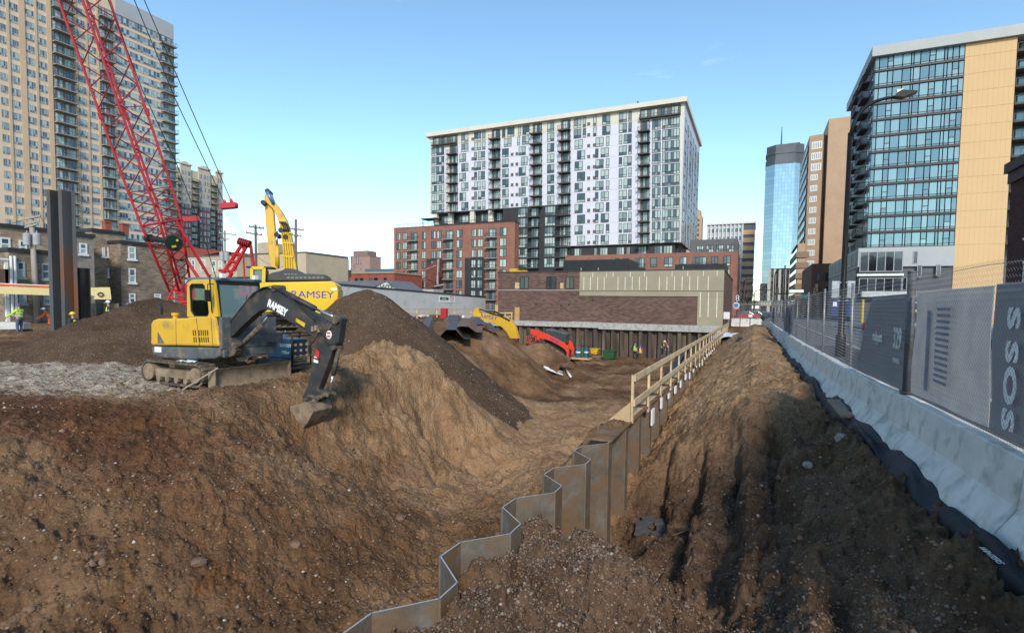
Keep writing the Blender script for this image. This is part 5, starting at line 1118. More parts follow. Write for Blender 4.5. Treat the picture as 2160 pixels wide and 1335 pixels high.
# blade
bl0=onZ(452,819,-.02); bl1=onZ(611,797,-.02); BX0=bl0.x+.02
mb=MB(); N=7; pr=[]
for i in range(N+1):
    t=i/N; pr.append((BX0+.10*(2*t-1)**2-.02,gm-.03+.50*t))
P=[(x,0,z) for x,z in pr]+[(x-.04,0,z) for x,z in reversed(pr)]
mb.prism(P,(0,bl0.y-.05,0),(0,bl1.y+.05,0))
for yy in (bl0.y-.05,bl1.y+.035): mb.prism([(BX0-.14,0,gm-.02),(BX0+.09,0,gm-.02),(BX0+.09,0,gm+.47),(BX0-.14,0,gm+.40)],(0,yy-.012,0),(0,yy+.016,0))
mb.box(BX0+.07,bl0.y-.05,gm-.06,BX0+.095,bl1.y+.05,gm+.03); mb.build('blade',M_mud,ex)
# upper body
YS=8.62
hood=[(317,728),(317.5,683),(322,675),(330,672),(392,671),(398,668),(452,664),(462,731)]
pY('engine_cover',hood,YS,YS,10.25,M_yel,ex,.05)
pY('counterweight',[(318,731),(463,733),(463,752),(452,757),(400,758),(340,755),(322,748)],YS,YS+.0,10.3,M_gsk,ex,.04)
P,a,b=prof([(333,700),(347,724),(333,724)],YS,YS-.006,YS); mb=MB(); mb.prism(P,a,b); mb.build('side_vent',M_gsk,ex)
mb=MB()
for r0,r1,top_ in ((696,708,0),(711,722,1)):
    for i,px_ in enumerate([407,411.5,419,423.5,428,432.5,437]):
        P,a,b=prof([(px_+top_*1.3,r0),(px_+1.8+top_*1.3,r0),(px_+2.6+top_*1.3,r1),(px_+.8+top_*1.3,r1)],YS,YS-.008,YS-.002); mb.prism(P,a,b)
mb.build('grille',M_hose,ex)
c=onY(370,668,YS+.35); mb=MB(); mb.tube([(c.x,YS+.35,c.z-.12),(c.x,YS+.35,c.z+.02),(c.x,YS+.35,c.z+.03),(c.x,YS+.35,c.z+.10)],[.06,.06,.09,.09],14); mb.build('filler_cap',M_yel,ex,smooth=False,bevel=.008)
mb=MB(); P,a,b=prof([(327,731),(341,732),(341,743),(327,742)],YS,YS-.012,YS-.004); mb.prism(P,a,b); mb.build('plate',M_foam,ex)
# door seams
mb=MB()
for pl in ([(371,673),(372,730)],[(414,670),(421,728)],[(445,668),(449,728)]):
    A=onY(*pl[0],YS);B=onY(*pl[1],YS); mb.bar((A.x,YS-.001,A.z),(B.x,YS-.001,B.z),.012,.004,upv=(0,1,0))
mb.build('seams',M_hose,ex)
# cab
YC0,YC1=8.66,9.92
cz0=onY(420,668,YC0).z-.05; cz1=onY(420,590,YC0).z; cxa=onY(396,630,YC0).x; cxf=onY(452,640,YC0).x
sidep=[(397,668),(397,607),(402,593),(410,590),(452,589),(455,600),(463,668)]
win=[(402,605),(406,599),(430,599),(434,603),(441,640),(443,660),(440,667),(412,667),(405,656)]
def ringp(outer,inner,Y,y0,y1,m,name,par):   # side panel with a window opening
    mb=MB(); Pi=[Vector((onY(a,b,Y).x,0,onY(a,b,Y).z)) for a,b in inner]; Po=[Vector((onY(a,b,Y).x,0,onY(a,b,Y).z)) for a,b in outer]
    c=sum(Pi,Vector())/len(Pi)
    import bisect
    bm=__import__('bmesh').new(); 
    vo=[bm.verts.new((p.x,y0,p.z)) for p in Po]; vi=[bm.verts.new((p.x,y0,p.z)) for p in Pi]
    eo=[bm.edges.new((vo[i],vo[(i+1)%len(vo)])) for i in range(len(vo))]; ei=[bm.edges.new((vi[i],vi[(i+1)%len(vi)])) for i in range(len(vi))]
    __import__('bmesh').ops.triangle_fill(bm,use_beauty=True,use_dissolve=False,edges=eo+ei)
    me=bpy.data.meshes.new(name); bm.to_mesh(me); bm.free(); me.materials.append(m)
    o=bpy.data.objects.new(name,me); SC.collection.objects.link(o); o.parent=par; o.matrix_parent_inverse=Matrix.Translation(-Vector(par['_b']))
    s=o.modifiers.new('s','SOLIDIFY'); s.thickness=(y1-y0); s.offset=0; return o
cabp=ringp(sidep,win,YC0,YC0,YC0+.06,M_yel,'cab',ex)
pY('side_window',win,YC0,YC0+.0,YC0+.012,G_cab,ex,0)
P,a,b=prof([(x+(1.5 if x<420 else -1.5),y+(1.2 if y<620 else -1.2)) for x,y in win],YC0,0,0)
mb=MB(); PP=[Vector((onY(a_,b__,YC0).x,YC0-.012,onY(a_,b__,YC0).z)) for a_,b__ in win]; mb.tube(PP+[PP[0]],.022,6); mb.build('window_seal',M_hose,ex)
tz_=cz1; 
mb=MB(); mb.box(cxa-.02,YC0-.01,tz_-.03,cxf+.10,YC1+.02,tz_+.055); mb.build('cab_roof',mat('blue_grey_roof',(.10,.16,.20),.35,.1,.2,2),ex,bevel=.03)
mb=MB(); # front frame: pillars and sill
fxx=cxf+.03; zb_=cz0-.15
for y in (YC0+.02,YC1-.09): mb.prism([(cxf-.05,0,zb_),(cxf+.16,0,zb_),(cxf+.06,0,tz_-.03),(cxf-.05,0,tz_-.03)],(0,y,0),(0,y+.07,0))
mb.build('front_pillars',M_hose,ex,bevel=.01)
mb=MB(); mb.box(cxf-.02,YC0+.09,zb_-.02,cxf+.17,YC1-.09,zb_+.10); mb.build('front_sill',M_hose,ex); mb=MB(); mb.box(cxf-.04,YC0+.09,tz_-.11,cxf+.07,YC1-.09,tz_-.03); mb.build('front_header',M_hose,ex)
mb=MB(); mb.add([(cxf+.15,YC0+.09,zb_+.1),(cxf+.15,YC1-.09,zb_+.1),(cxf+.06,YC1-.09,tz_-.11),(cxf+.06,YC0+.09,tz_-.11)],[(0,1,2,3)]); mb.build('windshield',G_ws,ex)
mb=MB(); mb.box(cxa,YC0+.06,cz0-.2,cxa+.04,YC1-.05,cz0+.45); mb.box(cxa,YC0+.06,tz_-.2,cxa+.04,YC1-.05,tz_-.03); mb.box(cxa,YC0+.06,cz0-.3,cxf,YC1-.05,cz0-.25); mb.build('cab_back',M_char,ex)
mb=MB(); mb.box(cxa+.25,9.05,cz0-.15,cxa+.75,9.55,cz0+.12); mb.box(cxa+.2,9.05,cz0+.12,cxa+.33,9.55,cz0+.80); mb.box(cxa+.22,9.15,cz0+.82,cxa+.32,9.45,cz0+1.0)
mb.tube([(cxf-.25,9.1,cz0),(cxf-.2,9.1,cz0+.5)],.02,6); mb.tube([(cxf-.25,9.5,cz0),(cxf-.2,9.5,cz0+.5)],.02,6); mb.build('seat',M_hose,ex,bevel=.03)
mb=MB(); mb.box(cxf-.1,YC1-.0,.95,cxf+.45,YC1+.35,1.2); mb.box(-13.,8.7,.66,cxf+.25,10.2,.86); hx_=onY(462,731,YS).x; mb.box(hx_-.05,YS+.03,.86,hx_+.06,10.24,1.62); mb.build('front_deck',M_gsk,ex,bevel=.02)
mb=MB(); mb.tube([(cxf+.02,YC0-.02,tz_-.1),(cxf+.12,YC0-.25,tz_-.12),(cxf+.12,YC0-.25,tz_-.25)],.012,6); mb.box(cxf+.10,YC0-.32,tz_-.52,cxf+.13,YC0-.18,tz_-.25); mb.build('mirror',M_hose,ex)
mb=MB(); mb.tube([(cxf-.02,YC0-.03,cz0+.15),(cxf-.0,YC0-.07,cz0+.2),(cxf-.06,YC0-.07,cz0+1.0),(cxf-.07,YC0-.02,cz0+1.05)],.014,6); mb.build('grab_rail',M_hose,ex)
mb=MB(); mb.tube([(cxf+.17,9.3,zb_+.12),(cxf+.14,9.45,zb_+.75)],.010,5); mb.build('wiper',M_hose,ex)
for yy in (YC0+.15,YC1-.2): mb=MB(); mb.box(cxf+.06,yy-.06,tz_+.04,cxf+.16,yy+.06,tz_+.15); mb.build('work_light',M_fr_white,ex,bevel=.01)
mb=MB(); mb.tube([(-13.9,8.85,1.62),(-13.9,8.85,1.82),(-13.95,8.85,1.9)],.035,8); mb.build('exhaust',M_hose,ex)
# swing post and boom, in the plane of the arm
YB_=8.86
pY('swing_post',[(462,728),(478,715),(492,722),(500,738),(493,750),(478,757),(465,752)],YB_,YB_-.02,YB_+.26,M_rub,ex,.03)
boomp=[(466,722),(467,704),(490,672),(515,640),(533,618),(548,610),(565,607),(577,611),(610,632),(640,651),(668,668),(692,686),(688,694),(672,709),(662,706),(648,699),(620,682),(598,669),(578,657),(562,651),(548,654),(534,665),(510,687),(486,711),(476,722)]
bo=pY('boom',boomp,YB_,YB_+.02,YB_+.22,M_char,ex,.015)
mb=MB()   # raised flange lines along the boom edges
fl_=[onY(a_,b__,YB_) for a_,b__ in boomp]
for i in list(range(1,11))+list(range(13,22)):
    A=fl_[i];B=fl_[i+1]; mb.bar((A.x,YB_+.012,A.z),(B.x,YB_+.012,B.z),.02,.02)
mb.build('flange',M_char,bo)
stp=[(700,668),(712,667),(718,672),(716,690),(712,722),(700,740),(689,768),(678,800),(669,822),(680,827),(676,834),(655,846),(640,850),(634,846),(637,834),(645,818),(652,790),(660,755),(667,724),(676,706),(688,690),(696,680)]
stk=pY('stick',stp,YB_,YB_+.03,YB_+.21,M_char,ex,.015)
def rod(name,a,b,Y,r,m,par,y=.12,n=12,pts=None):
    A=onY(*a,Y);B=onY(*b,Y); mb=MB(); mb.tube([(A.x,Y+y,A.z),(B.x,Y+y,B.z)],r,n); return mb.build(name,m,par,smooth=True)
ac=rod('arm_cylinder',(575,608),(656,651),YB_,.062,M_char,ex); rod('piston_rod',(654,650),(706,673),YB_,.030,M_chr,ac)
rod('piston_rod',(540,690),(561,664),YB_,.028,M_chr,rod('boom_cylinder',(494,736),(545,685),YB_,.06,M_rub,ex,.1),.1)
bc=rod('bucket_cylinder',(706,735),(694,792),YB_,.050,M_rub,ex,.13); rod('piston_rod',(694,790),(686,830),YB_,.026,M_chr,bc,.13)
for (a_,b__,r_) in ((708,674,.10),(579,608,.075),(561,663,.06),(703,733,.06),(684,832,.055),(645,843,.05),(672,838,.05),(694,688,.07)):
    A=onY(a_,b__,YB_); mb=MB(); mb.tube([(A.x,YB_-.03,A.z),(A.x,YB_+.27,A.z)],r_,14); mb.build('pin',M_rub,ex,bevel=.006)
mb=MB()
for a_,b__ in (((684,832),(672,840)),((672,840),(650,833)),((672,840),(658,856)),((684,832),(693,834))):
    for yy in (YB_+.0,YB_+.24): A=onY(*a_,YB_);B=onY(*b__,YB_); mb.bar((A.x,yy,A.z),(B.x,yy,B.z),.025,.07)
mb.build('linkage',M_rub,ex)
# bucket: open shell with side plates
bp_=[(655,852),(641,849),(613,856),(604,886),(633,908),(648,893),(661,868)]
Pb=[onY(a_,b__,8.68) for a_,b__ in bp_]; mb=MB(); y0b,y1b=8.66,9.24
for yy in (y0b,y1b-.02): mb.prism([(p.x,0,p.z) for p in Pb],(0,yy,0),(0,yy+.02,0))
for i in (4,5,6,0): 
    A=Pb[i];B=Pb[(i+1)%7]; mb.bar((A.x,(y0b+y1b)/2,A.z),(B.x,(y0b+y1b)/2,B.z),y1b-y0b,.022,upv=(0,0,1))
for k in range(4): yy=y0b+.07+k*.15; A=Pb[3];B=Pb[4]; C=Pb[3]; mb.bar((Pb[3].x+.02,yy,Pb[3].z),(Pb[3].x-.04,yy,Pb[3].z-.09),.05,.03)
for yy in (YB_+.04,YB_+.2): mb.prism([(Pb[0].x-.16,0,Pb[0].z-.03),(Pb[0].x+.02,0,Pb[0].z-.03),(Pb[0].x-.02,0,Pb[0].z+.12),(Pb[0].x-.14,0,Pb[0].z+.14)],(0,yy-.015,0),(0,yy+.015,0))
mb.build('bucket',M_mud,ex,bevel=.006)
# hoses
def hose(pts,Y,r=.012,par=None,y=-.0,name='hose'):
    mb=MB(); mb.tube([(onY(a_,b__,Y).x,Y+y+.03*math.sin(i*1.7),onY(a_,b__,Y).z) for i,(a_,b__) in enumerate(pts)],r,6); mb.build(name,M_hose,par,smooth=True)
hose([(530,628),(540,616),(556,607),(575,604),(598,618),(625,640),(648,658),(668,676)],YB_,.014,ex,-.02); hose([(533,632),(545,619),(560,612),(580,616),(612,640),(645,664),(676,690)],YB_,.012,ex,.24)
hose([(668,690),(671,705),(664,720),(656,730),(653,745),(662,755),(676,757)],YB_,.013,ex,-.03); hose([(674,690),(682,704),(690,722),(704,726),(712,720)],YB_,.012,ex,-.04)
hose([(462,705),(470,726),(486,742),(478,752),(468,748)],YB_,.015,ex,-.06); hose([(500,736),(520,722),(540,706)],YB_,.012,ex,-.04)
mb=MB(); 
for a_,b__ in ((661,690),(668,688),(674,692)): A=onY(a_,b__,YB_); mb.box(A.x-.03,YB_-.04,A.z-.09,A.x+.03,YB_+.02,A.z+.02)
mb.build('fittings',M_mud,ex)
# lettering and stickers
M_whl=mat('white_lettering',(.78,.78,.76),.5,0,.05,5); M_bll=mat('blue_lettering',(.035,.03,.33),.5,0,.05,5)
A=onY(558,634,YB_);B=onY(611,664,YB_); d=(B-A); d.y=0; dn=d.normalized(); upv=Vector((-dn.z,0,dn.x)); C=onY(584,650,YB_)
t_=text_mesh('lettering','RAMSEY',.235,.003,M_whl,bo,frame_mtx((C.x,YB_+.008,C.z),dn,upv,.86*d.length/.98,1),bold=.012)
def sticker(name,pts,m,par,Y=YB_,y=.0): P,a,b=prof(pts,Y,Y+y,Y+y+.01); mb=MB(); mb.prism(P,a,b); mb.build(name,m,par)
sticker('yellow_decal',[(624,671),(643,682),(641,690),(623,678)],mat('decal_yellow',(.60,.38,.03),.5),bo,y=.008)
sticker('red_decal',[(666,736),(673,742),(670,766),(661,763)],mat('decal_red',(.50,.03,.03),.5),stk,y=.008); sticker('white_decal',[(662,752),(666,752),(671,762),(670,766),(661,764)],M_whl,stk,y=.004)
P=[onY(693+7*math.cos(t)*.8,706+9*math.sin(t),YB_) for t in np.linspace(0,6.28,15)[:-1]]; mb=MB(); mb.prism([(p.x,0,p.z) for p in P],(0,YB_+.01,0),(0,YB_+.02,0)); mb.build('round_decal',M_whl,stk)
mb=MB(); A=onY(693,706,YB_)
for s_ in (-.05,.02): mb.box(A.x-.045,YB_+.002,A.z+s_,A.x+.045,YB_+.009,A.z+s_+.035)
mb.build('round_decal_stripes',MATS['decal_red'],stk)
# plank leaning on the track, rags
A=onZ(383,823,0.0); B=onY(457,776,8.35); mb=MB(); mb.bar((A.x,A.y,.0),(B.x,8.38,B.z),.045,.03); tag(mb.build('wooden_lath',mat('grey_wood',(.30,.24,.18),.8)),'thin wooden lath leaning on the near track of the small excavator','lath')
def rag(name,label,c,sx,sy,m,seed,h_=.12):
    n=14; u=np.linspace(-1,1,n); U,V=np.meshgrid(u,u); Z=h_*(fbm(U*2+seed,V*2,3,seed)+.35)*(1-.6*(U*U+V*V)/2); X=c[0]+U*sx*(1+.25*vn(V*2,U,seed)); Y=c[1]+V*sy*(1+.3*vn(U*2,V,seed+1))
    o=grid_mesh(name,X,Y,c[2]+np.maximum(Z,0),m); s=o.modifiers.new('s','SOLIDIFY'); s.thickness=.01; tag(o,label,'cloth'); return o
c=onY(390,762,8.65); rag('cloth','crumpled pale blue cloth under the body of the small excavator',(c.x+.1,8.65,c.z-.03),.30,.14,mat('pale_cloth',(.55,.62,.70),.9),3,.1)
c=onY(508,770,9.6); rag('cloth','muddy tan rag bundle lying behind the blade of the small excavator',(-11.6,9.5,gm+.55),.26,.24,mat('mud_cloth',(.33,.25,.19),.9),5,.3)
# ---------- welder generator ----------
wg=thing('welding_generator','blue engine welding generator in a black tube frame beside the small excavator arm','generator',(-10,11.5,0))
YW=11.7; A=onY(563,765,YW); B=onY(612,768,YW)
M_blue=mat('machine_blue',(.018,.13,.25),.4,0,.12,2,0,.5,.1)
xa_,xb_=onY(563,740,YW).x,onY(611,740,YW).x; z0_=onY(590,755,YW).z; z1_=onY(563,713,YW).z; yb_=onX(648,740,xb_).y
mb=MB(); mb.box(xa_,YW,z0_,xb_,yb_-.03,z1_); mb.build('cabinet',M_blue,wg,bevel=.03)
mb=MB(); mb.box(xb_+.002,YW+.05,z0_-.12,xb_+.05,yb_-.06,z1_-.03); fpn=mb.build('control_panel',mat('panel_black',(.025,.027,.03),.45),wg,bevel=.01)
for i in range(3):
    for j in range(3):
        y=YW+.16+i*.22; z=z1_-.18-j*.17; mb=MB(); mb.box(xb_+.05,y-.05+.01*i,z-.035,xb_+.065,y+.05-.012*j,z+.04); mb.build('switch',mat('pale_switch',(.30,.33,.33),.5),fpn)
mb=MB()
for j in range(3): mb.box(xb_+.05,YW+.07,z0_-.08+j*.06,xb_+.07,yb_-.1,z0_-.05+j*.06)
mb.build('louvres',M_mud,fpn)
mb=MB(); e=.025
for y in (YW-.02,yb_+.02):
    mb.tube([(xb_+.12,y,z0_-.2),(xb_+.12,y,z1_+.1),(xb_+.0,y,z1_+.17),(xb_-.3,y,z1_+.17),(xb_-.35,y,z1_)],e,8)
mb.tube([(xb_+.12,YW-.02,z1_+.1),(xb_+.12,yb_+.02,z1_+.1)],e,8); mb.tube([(xb_+.12,YW-.02,z0_-.2),(xb_+.12,yb_+.02,z0_-.2)],e,8); mb.tube([(xb_-.3,YW-.02,z1_+.17),(xb_-.3,yb_+.02,z1_+.17)],e,8)
mb.tube([(xa_,YW-.02,z0_-.2),(xb_+.12,YW-.02,z0_-.2)],e,8); mb.tube([(xa_,yb_,z0_-.2),(xb_+.12,yb_,z0_-.2)],e,8); mb.build('tube_frame',M_hose,wg,smooth=True)
mb=MB(); mb.box(xa_-.02,YW+.03,min(0,z0_-.24),xb_+.05,yb_-.05,z0_-.0); mb.build('skid',M_gsk,wg)
cw=(xa_+xb_)/2
text_mesh('lettering','RAMSEY',.13,.003,M_whl,wg,frame_mtx((xb_-.16,YW-.006,z1_-.2),(1,0,0),(0,0,1)),bold=.006); text_mesh('lettering','Miller',.14,.003,M_whl,wg,frame_mtx((xb_-.16,YW-.006,z1_-.40),(1,0,0),(0,0,1)),bold=.006)
mb=MB(); mb.tube([(xa_+.2+.08*math.cos(t),YW-.01,z1_-.33+.08*math.sin(t)) for t in np.linspace(0,6.28,17)],.014,5); mb.build('emblem',M_whl,wg)
mb=MB(); c=onY(602,712,YW+.2); mb.tube([(c.x,YW+.2,z1_),(c.x,YW+.2,z1_+.16),(c.x,YW+.2,z1_+.2),(c.x,YW+.2,z1_+.24)],[.04,.04,.018,.018],10); tag(mb.build('water_bottle',mat('bottle_plastic',(.45,.50,.60),.3)),'small plastic water bottle standing on the blue generator','bottle')
# ---------- large excavator ----------
turn(-R(38)); YE=24.5; XE=onY(600,700,YE).x; lx=thing('excavator','large yellow excavator with blue lettering, its arm folded upright behind the dark heap','excavator',(XE,YE+1.5,0))
pY('body',[(529,600),(533,596),(700,593),(709,598),(714,612),(713,636),(702,652),(690,661),(640,665),(560,664),(529,650)],YE,YE,YE+2.9,M_yelb,lx,.06)
pY('engine_hood',[(553,593),(558,583),(575,575),(596,570),(602,566),(620,567),(640,577),(686,579),(694,592)],YE+.3,YE+.25,YE+2.6,mat('dark_hood',(.05,.053,.055),.55,0,.2,2),lx,.05)
mb=MB()
for i in range(9): P,a,b=prof([(605+i*9,584),(611+i*9,584),(611+i*9,587.5),(605+i*9,587.5)],YE+.25,YE+.235,YE+.245); mb.prism(P,a,b)
for i in range(4): P,a,b=prof([(600+i*7,577),(605+i*7,577),(605+i*7,580),(600+i*7,580)],YE+.25,YE+.235,YE+.245); mb.prism(P,a,b)
mb.build('hood_vents',mat('vent_grey',(.16,.17,.17),.6),lx)
pY('belly',[(545,664),(650,664),(640,674),(560,674)],YE,YE+.3,YE+2.6,M_hose,lx,.0)
mb=MB(); C=onY(659,622,YE); text_mesh('lettering','RAMSEY',.42,.004,M_bll,lx,frame_mtx((C.x,YE-.008,C.z),(1,0,0),(0,0,1),1.16,1))
P,a,b=prof([(698,607),(710,607),(711,612),(698,612)],YE,YE-.012,YE-.002); mb=MB(); mb.prism(P,a,b); mb.build('white_decal',M_whl,lx)
P,a,b=prof([(704,636),(713,629),(713,634),(706,641)],YE,YE-.012,YE-.002); mb=MB(); mb.prism(P,a,b); mb.build('red_reflector',mat('reflector_red',(.55,.02,.02),.3),lx)
mb=MB()
for k in range(3): P,a,b=prof([(534,600+k*5),(541,599+k*5),(541,601.5+k*5),(534,602.5+k*5)],YE,YE-.012,YE-.002); mb.prism(P,a,b)
mb.build('blue_stripes',M_bll,lx)
P,a,b=prof([(531,640),(530,566),(556,566),(556,590),(556,640)],YE,YE+.1,YE+1.1); mb=MB(); mb.prism(P,a,b); mb.build('cab',G_tint,lx,bevel=.03)
mb=MB()
for (p,q_) in (((556,596),(557,565)),((531,600),(531,565)),((531,565),(557,565))): A=onY(*p,YE);B=onY(*q_,YE); mb.bar((A.x,YE+.05,A.z),(B.x,YE+.05,B.z),.12,.12)
mb.build('cab_frame',M_yelb,lx); mb=MB(); A=onY(545,565,YE); mb.box(A.x-.5,YE+.1,A.z,A.x+.5,YE+1.1,A.z+.07); mb.build('cab_roof',M_hose,lx)
YM=YE+1.0
lb=pY('boom',[(598,572),(626,572),(622,545),(617,514),(611,486),(604,464),(594,446),(584,432),(577,424),(569,404),(562,402),(558,412),(562,428),(575,440),(585,460),(592,484),(596,524)],YM,YM,YM+.55,M_yel,lx,.03)
ls=pY('stick',[(557,415),(563,405),(570,425),(577,448),(581,495),(585,540),(588,566),(571,566),(566,530),(560,470)],YM+.12,YM+.14,YM+.42,M_yel,lx,.03)
mb=MB()
for k in range(4): 
    pts=[(601+k*5.2,568),(600+k*5,540),(597+k*4.8,512),(594+k*4.3,488),(590+k*3.8,468)]
    mb.tube([(onY(a_,b__,YM).x,YM-.05,onY(a_,b__,YM).z) for a_,b__ in pts],.035,6)
for y_ in (490,512,540): A=onY(595,y_,YM);B=onY(619,y_+2,YM); mb.bar((A.x,YM-.05,A.z),(B.x,YM-.05,B.z),.05,.06)
mb.build('boom_pipes',M_yelb,lb)
mb=MB()
for k in range(4): mb.tube([(onY(a_+k*3.6,b__,YM).x,YM-.08,onY(a_,b__,YM).z) for a_,b__ in ((590,468),(596,474),(600,482),(598,490))],.03,6)
mb.build('hoses',M_hose,lb,smooth=True)
rod('cylinder',(586,562),(585,520),YM,.09,M_yel,lx,-.05); rod('piston_rod',(585,522),(584,488),YM,.05,M_chr,lx,-.05); rod('piston_rod',(564,405),(577,430),YM,.07,mat('blue_rod',(.10,.24,.55),.3,.3),lx,-.06)
for a_,b__ in ((565,404),(584,496),(593,486),(603,500),(556,428)): A=onY(a_,b__,YM); mb=MB(); mb.tube([(A.x,YM-.1,A.z),(A.x,YM+.6,A.z)],.11,12); mb.build('pin',M_hose,lx)
tr=track('track',XE-2.2,XE+2.2,YE+.1,YE+.7,-.1,1.05,M_rub,lx,.04,40); tr=track('track',XE-2.2,XE+2.2,YE+2.3,YE+2.9,-.1,1.05,M_rub,lx,.04,40)
mb=MB(); mb.box(XE-1.6,YE+.2,.15,XE+1.6,YE+2.8,.75); mb.tube([(XE,YE+1.5,.75),(XE,YE+1.5,1.45)],.7,20); mb.build('undercarriage',M_rub,lx)
mb=MB(); A=onT(540,720,17.5);B=onT(537,676,17.5); mb.bar((A.x,A.y,A.z),(B.x,B.y,B.z),.1,.14); mb.bar((B.x,B.y,B.z),(B.x-.1,B.y,B.z+.9),.12,.12); mb.build('step',M_yelb,lx)
turn(0)
# ---------- half buried excavator arm ----------
YF=46.; fx_=thing('buried_excavator','dusty yellow excavator arm with blue lettering reaching over the far brown bank','excavator arm',(-22,YF,0))
pY('stick',[(998,660),(1003,650),(1008,649),(1011,658),(1014,668),(1012,676),(1004,672),(1000,670)],YF,YF-.1,YF+.5,M_yel,fx_,.03)
fb=pY('boom',[(1008,662),(1020,660),(1045,663),(1066,669),(1078,678),(1086,692),(1092,714),(1076,714),(1068,700),(1058,690),(1040,681),(1020,676),(1010,673)],YF,YF,YF+.6,M_yel,fx_,.03)
A=onY(1031,669,YF); text_mesh('lettering','RAMSEY',.55,.004,M_bll,fb,frame_mtx((A.x,YF-.01,A.z),(1,0,-.14),(.14,0,1),.9,1))
mb=MB(); mb.tube([(onY(a_,b__,YF).x,YF-.05,onY(a_,b__,YF).z) for a_,b__ in ((1012,652),(1022,655),(1034,660),(1056,666),(1076,676))],.07,6); mb.build('hoses',M_hose,fb)
mb=MB(); rod('cylinder',(1040,657),(1060,665),YF,.09,M_hose,fx_,.2)
# ================= CRANE =================
cr=thing('crawler_crane','red lattice boom crawler crane rising out of the photo behind the small excavator','crane',tuple(onT(395,640,36))[:2]+(0,))
Ptop=onT(178,0,32.5); Pbot=onT(317,400,35.2); D=(Pbot-Ptop); Ltot=D.length; D.normalize()
view=((Ptop+Pbot)/2-O).normalized(); lat=D.cross(view).normalized(); 
if lat.dot(rt)<0: lat=-lat
dep=lat.cross(D).normalized(); 
if dep.dot(view)<0: dep=-dep
Pend=Ptop-D*9
def at(p,w,k):   # corner k of the boom section at point p
    return p+{0:-lat*w,1:-dep*w*.95-lat*.10,2:lat*w,3:dep*w*.95+lat*.10}[k]
low=onT(341,470,35.6); foot=onT(381,612,36.2)
W_=1.24
st=[(Pend,W_),(Ptop,W_),(Pbot,W_*.98),(low,W_*.92),(foot,.62)]
mb=MB()
for k in range(4): mb.tube([at(p,w_,k) for p,w_ in st],.075,8)
bom=mb.build('boom_chords',M_red,cr,smooth=True)
mb=MB(); mk=MB()
def lace(p0,w0,p1,w1,n,ph=0):
    for i in range(n):
        a=p0.lerp(p1,i/n); b=p0.lerp(p1,(i+1)/n); wa=w0+(w1-w0)*i/n; wb=w0+(w1-w0)*(i+1)/n; m_=a.lerp(b,.5); wm=(wa+wb)/2
        for k,(c,d) in enumerate(((0,1),(1,2),(2,3),(3,0))):
            mb.tube([at(a,wa,c),at(m_,wm,d)],.036,5,caps=False); mb.tube([at(m_,wm,d),at(b,wb,c)],.036,5,caps=False)
        if i%3==0: mb.tube([at(a,wa,0),at(a,wa,2)],.03,5)
nb=int(round((Pbot-Pend).length/2.5)); lace(Pend,W_,Pbot,W_*.98,nb); lace(Pbot,W_*.98,low,W_*.92,2); lace(low,W_*.92,foot,.62,4)
mb.build('boom_lacing',M_redd,cr)
for k in range(4): a=at(Ptop.lerp(Pbot,.58),W_,k); mb=MB(); mb.tube([a-D*.18,a+D*.18],.12,8); mb.build('boom_joint',M_red,cr)
mb=MB()
for k in range(4): mb.tube([at(low,W_*.92,k),at(low,W_*.92,(k+1)%4)],.07,6)
mb.build('boom_ring',M_red,cr); mb=MB(); mb.bar(at(low,W_*.92,2)+lat*.1,at(low,W_*.92,2)+lat*1.1+Vector((0,0,-.15)),.3,.3)
mb.build('boom_collar',M_red,cr)
def line(name,pts,r,m,par,ts=36,n=5):
    mb=MB(); mb.tube([onT(a,b,t) for a,b,t in pts],r,n); return mb.build(name,m,par)
M_cab=mat('steel_cable',(.035,.035,.04),.5,.3,.1,3)
for pts in (((371.5,466,35.8),(443,587,37)),((391,545,35.8),(419,587,36))):
    line('back_strut',[(a,b,t) for a,b,t in pts],.10,M_red,cr,n=8)
wn=onT(366,512,34.6); mb=MB(); mb.tube([wn-view*.25,wn+view*.35],.50,24); dr=mb.build('winch_drum',mat('dark_green_drum',(.012,.028,.025),.4,.1,.2,3),cr)
mb=MB(); 
for a_,b__,w2,h2 in ((360,505,.30,.24),(374,507,.13,.13),(367,520,.24,.12)):
    c=onT(a_,b__,34.33); mb.bar(c-lat*w2/2,c+lat*w2/2,h2,.02,upv=tuple(view))
mb.build('yellow_plates',mat('plate_yellow',(.60,.42,.02),.5),dr)
mb=MB(); mb.tube([onT(350,508,34.8),onT(313,503,35.4)],.17,10); mb.tube([onT(318,503,35.3),onT(311,503,35.4)],.28,10); mb.build('winch_motor',M_hose,cr)
# upper works: red house, foot frame, gantry
ch0=onT(402,590,37.5)
pb=lambda pts,t0,t1,name,m: None
turn(-R(42)); YR=onT(440,620,37).y
cr2=cr
def pYr(name,pts,Y,y0,y1,m,bev=.03):
    P=[onY(a,b,Y) for a,b in pts]; mb=MB(); mb.prism([(p.x,Y+y0,p.z) for p in P],(0,0,0),(0,y1-y0,0))
    mi=Matrix.Rotation(-TURN,3,'Z'); mb.v=[tuple(mi@Vector(v)) for v in mb.v]; return mb.build(name,m,cr,bevel=bev)
pYr('machinery_house',[(404,597),(520,597),(536,610),(536,668),(404,668)],YR,0,3.0,M_red)
pYr('house_windows',[(412,604),(434,604),(434,640),(412,640)],YR,-.03,-.003,G_tint,0)
pYr('counterweight',[(470,600),(538,592),(542,660),(470,664)],YR,-.1,3.1,M_redd)
pYr('track',[(345,652),(540,652),(548,668),(540,690),(345,690),(338,668)],YR,-.8,-.1,M_rub); pYr('track',[(345,652),(540,652),(548,668),(540,690),(345,690),(338,668)],YR,3.2,3.9,M_rub)
pYr('foot_bracket',[(362,600),(401,600),(404,648),(390,648)],YR,-.2,.9,M_red)
turn(0)
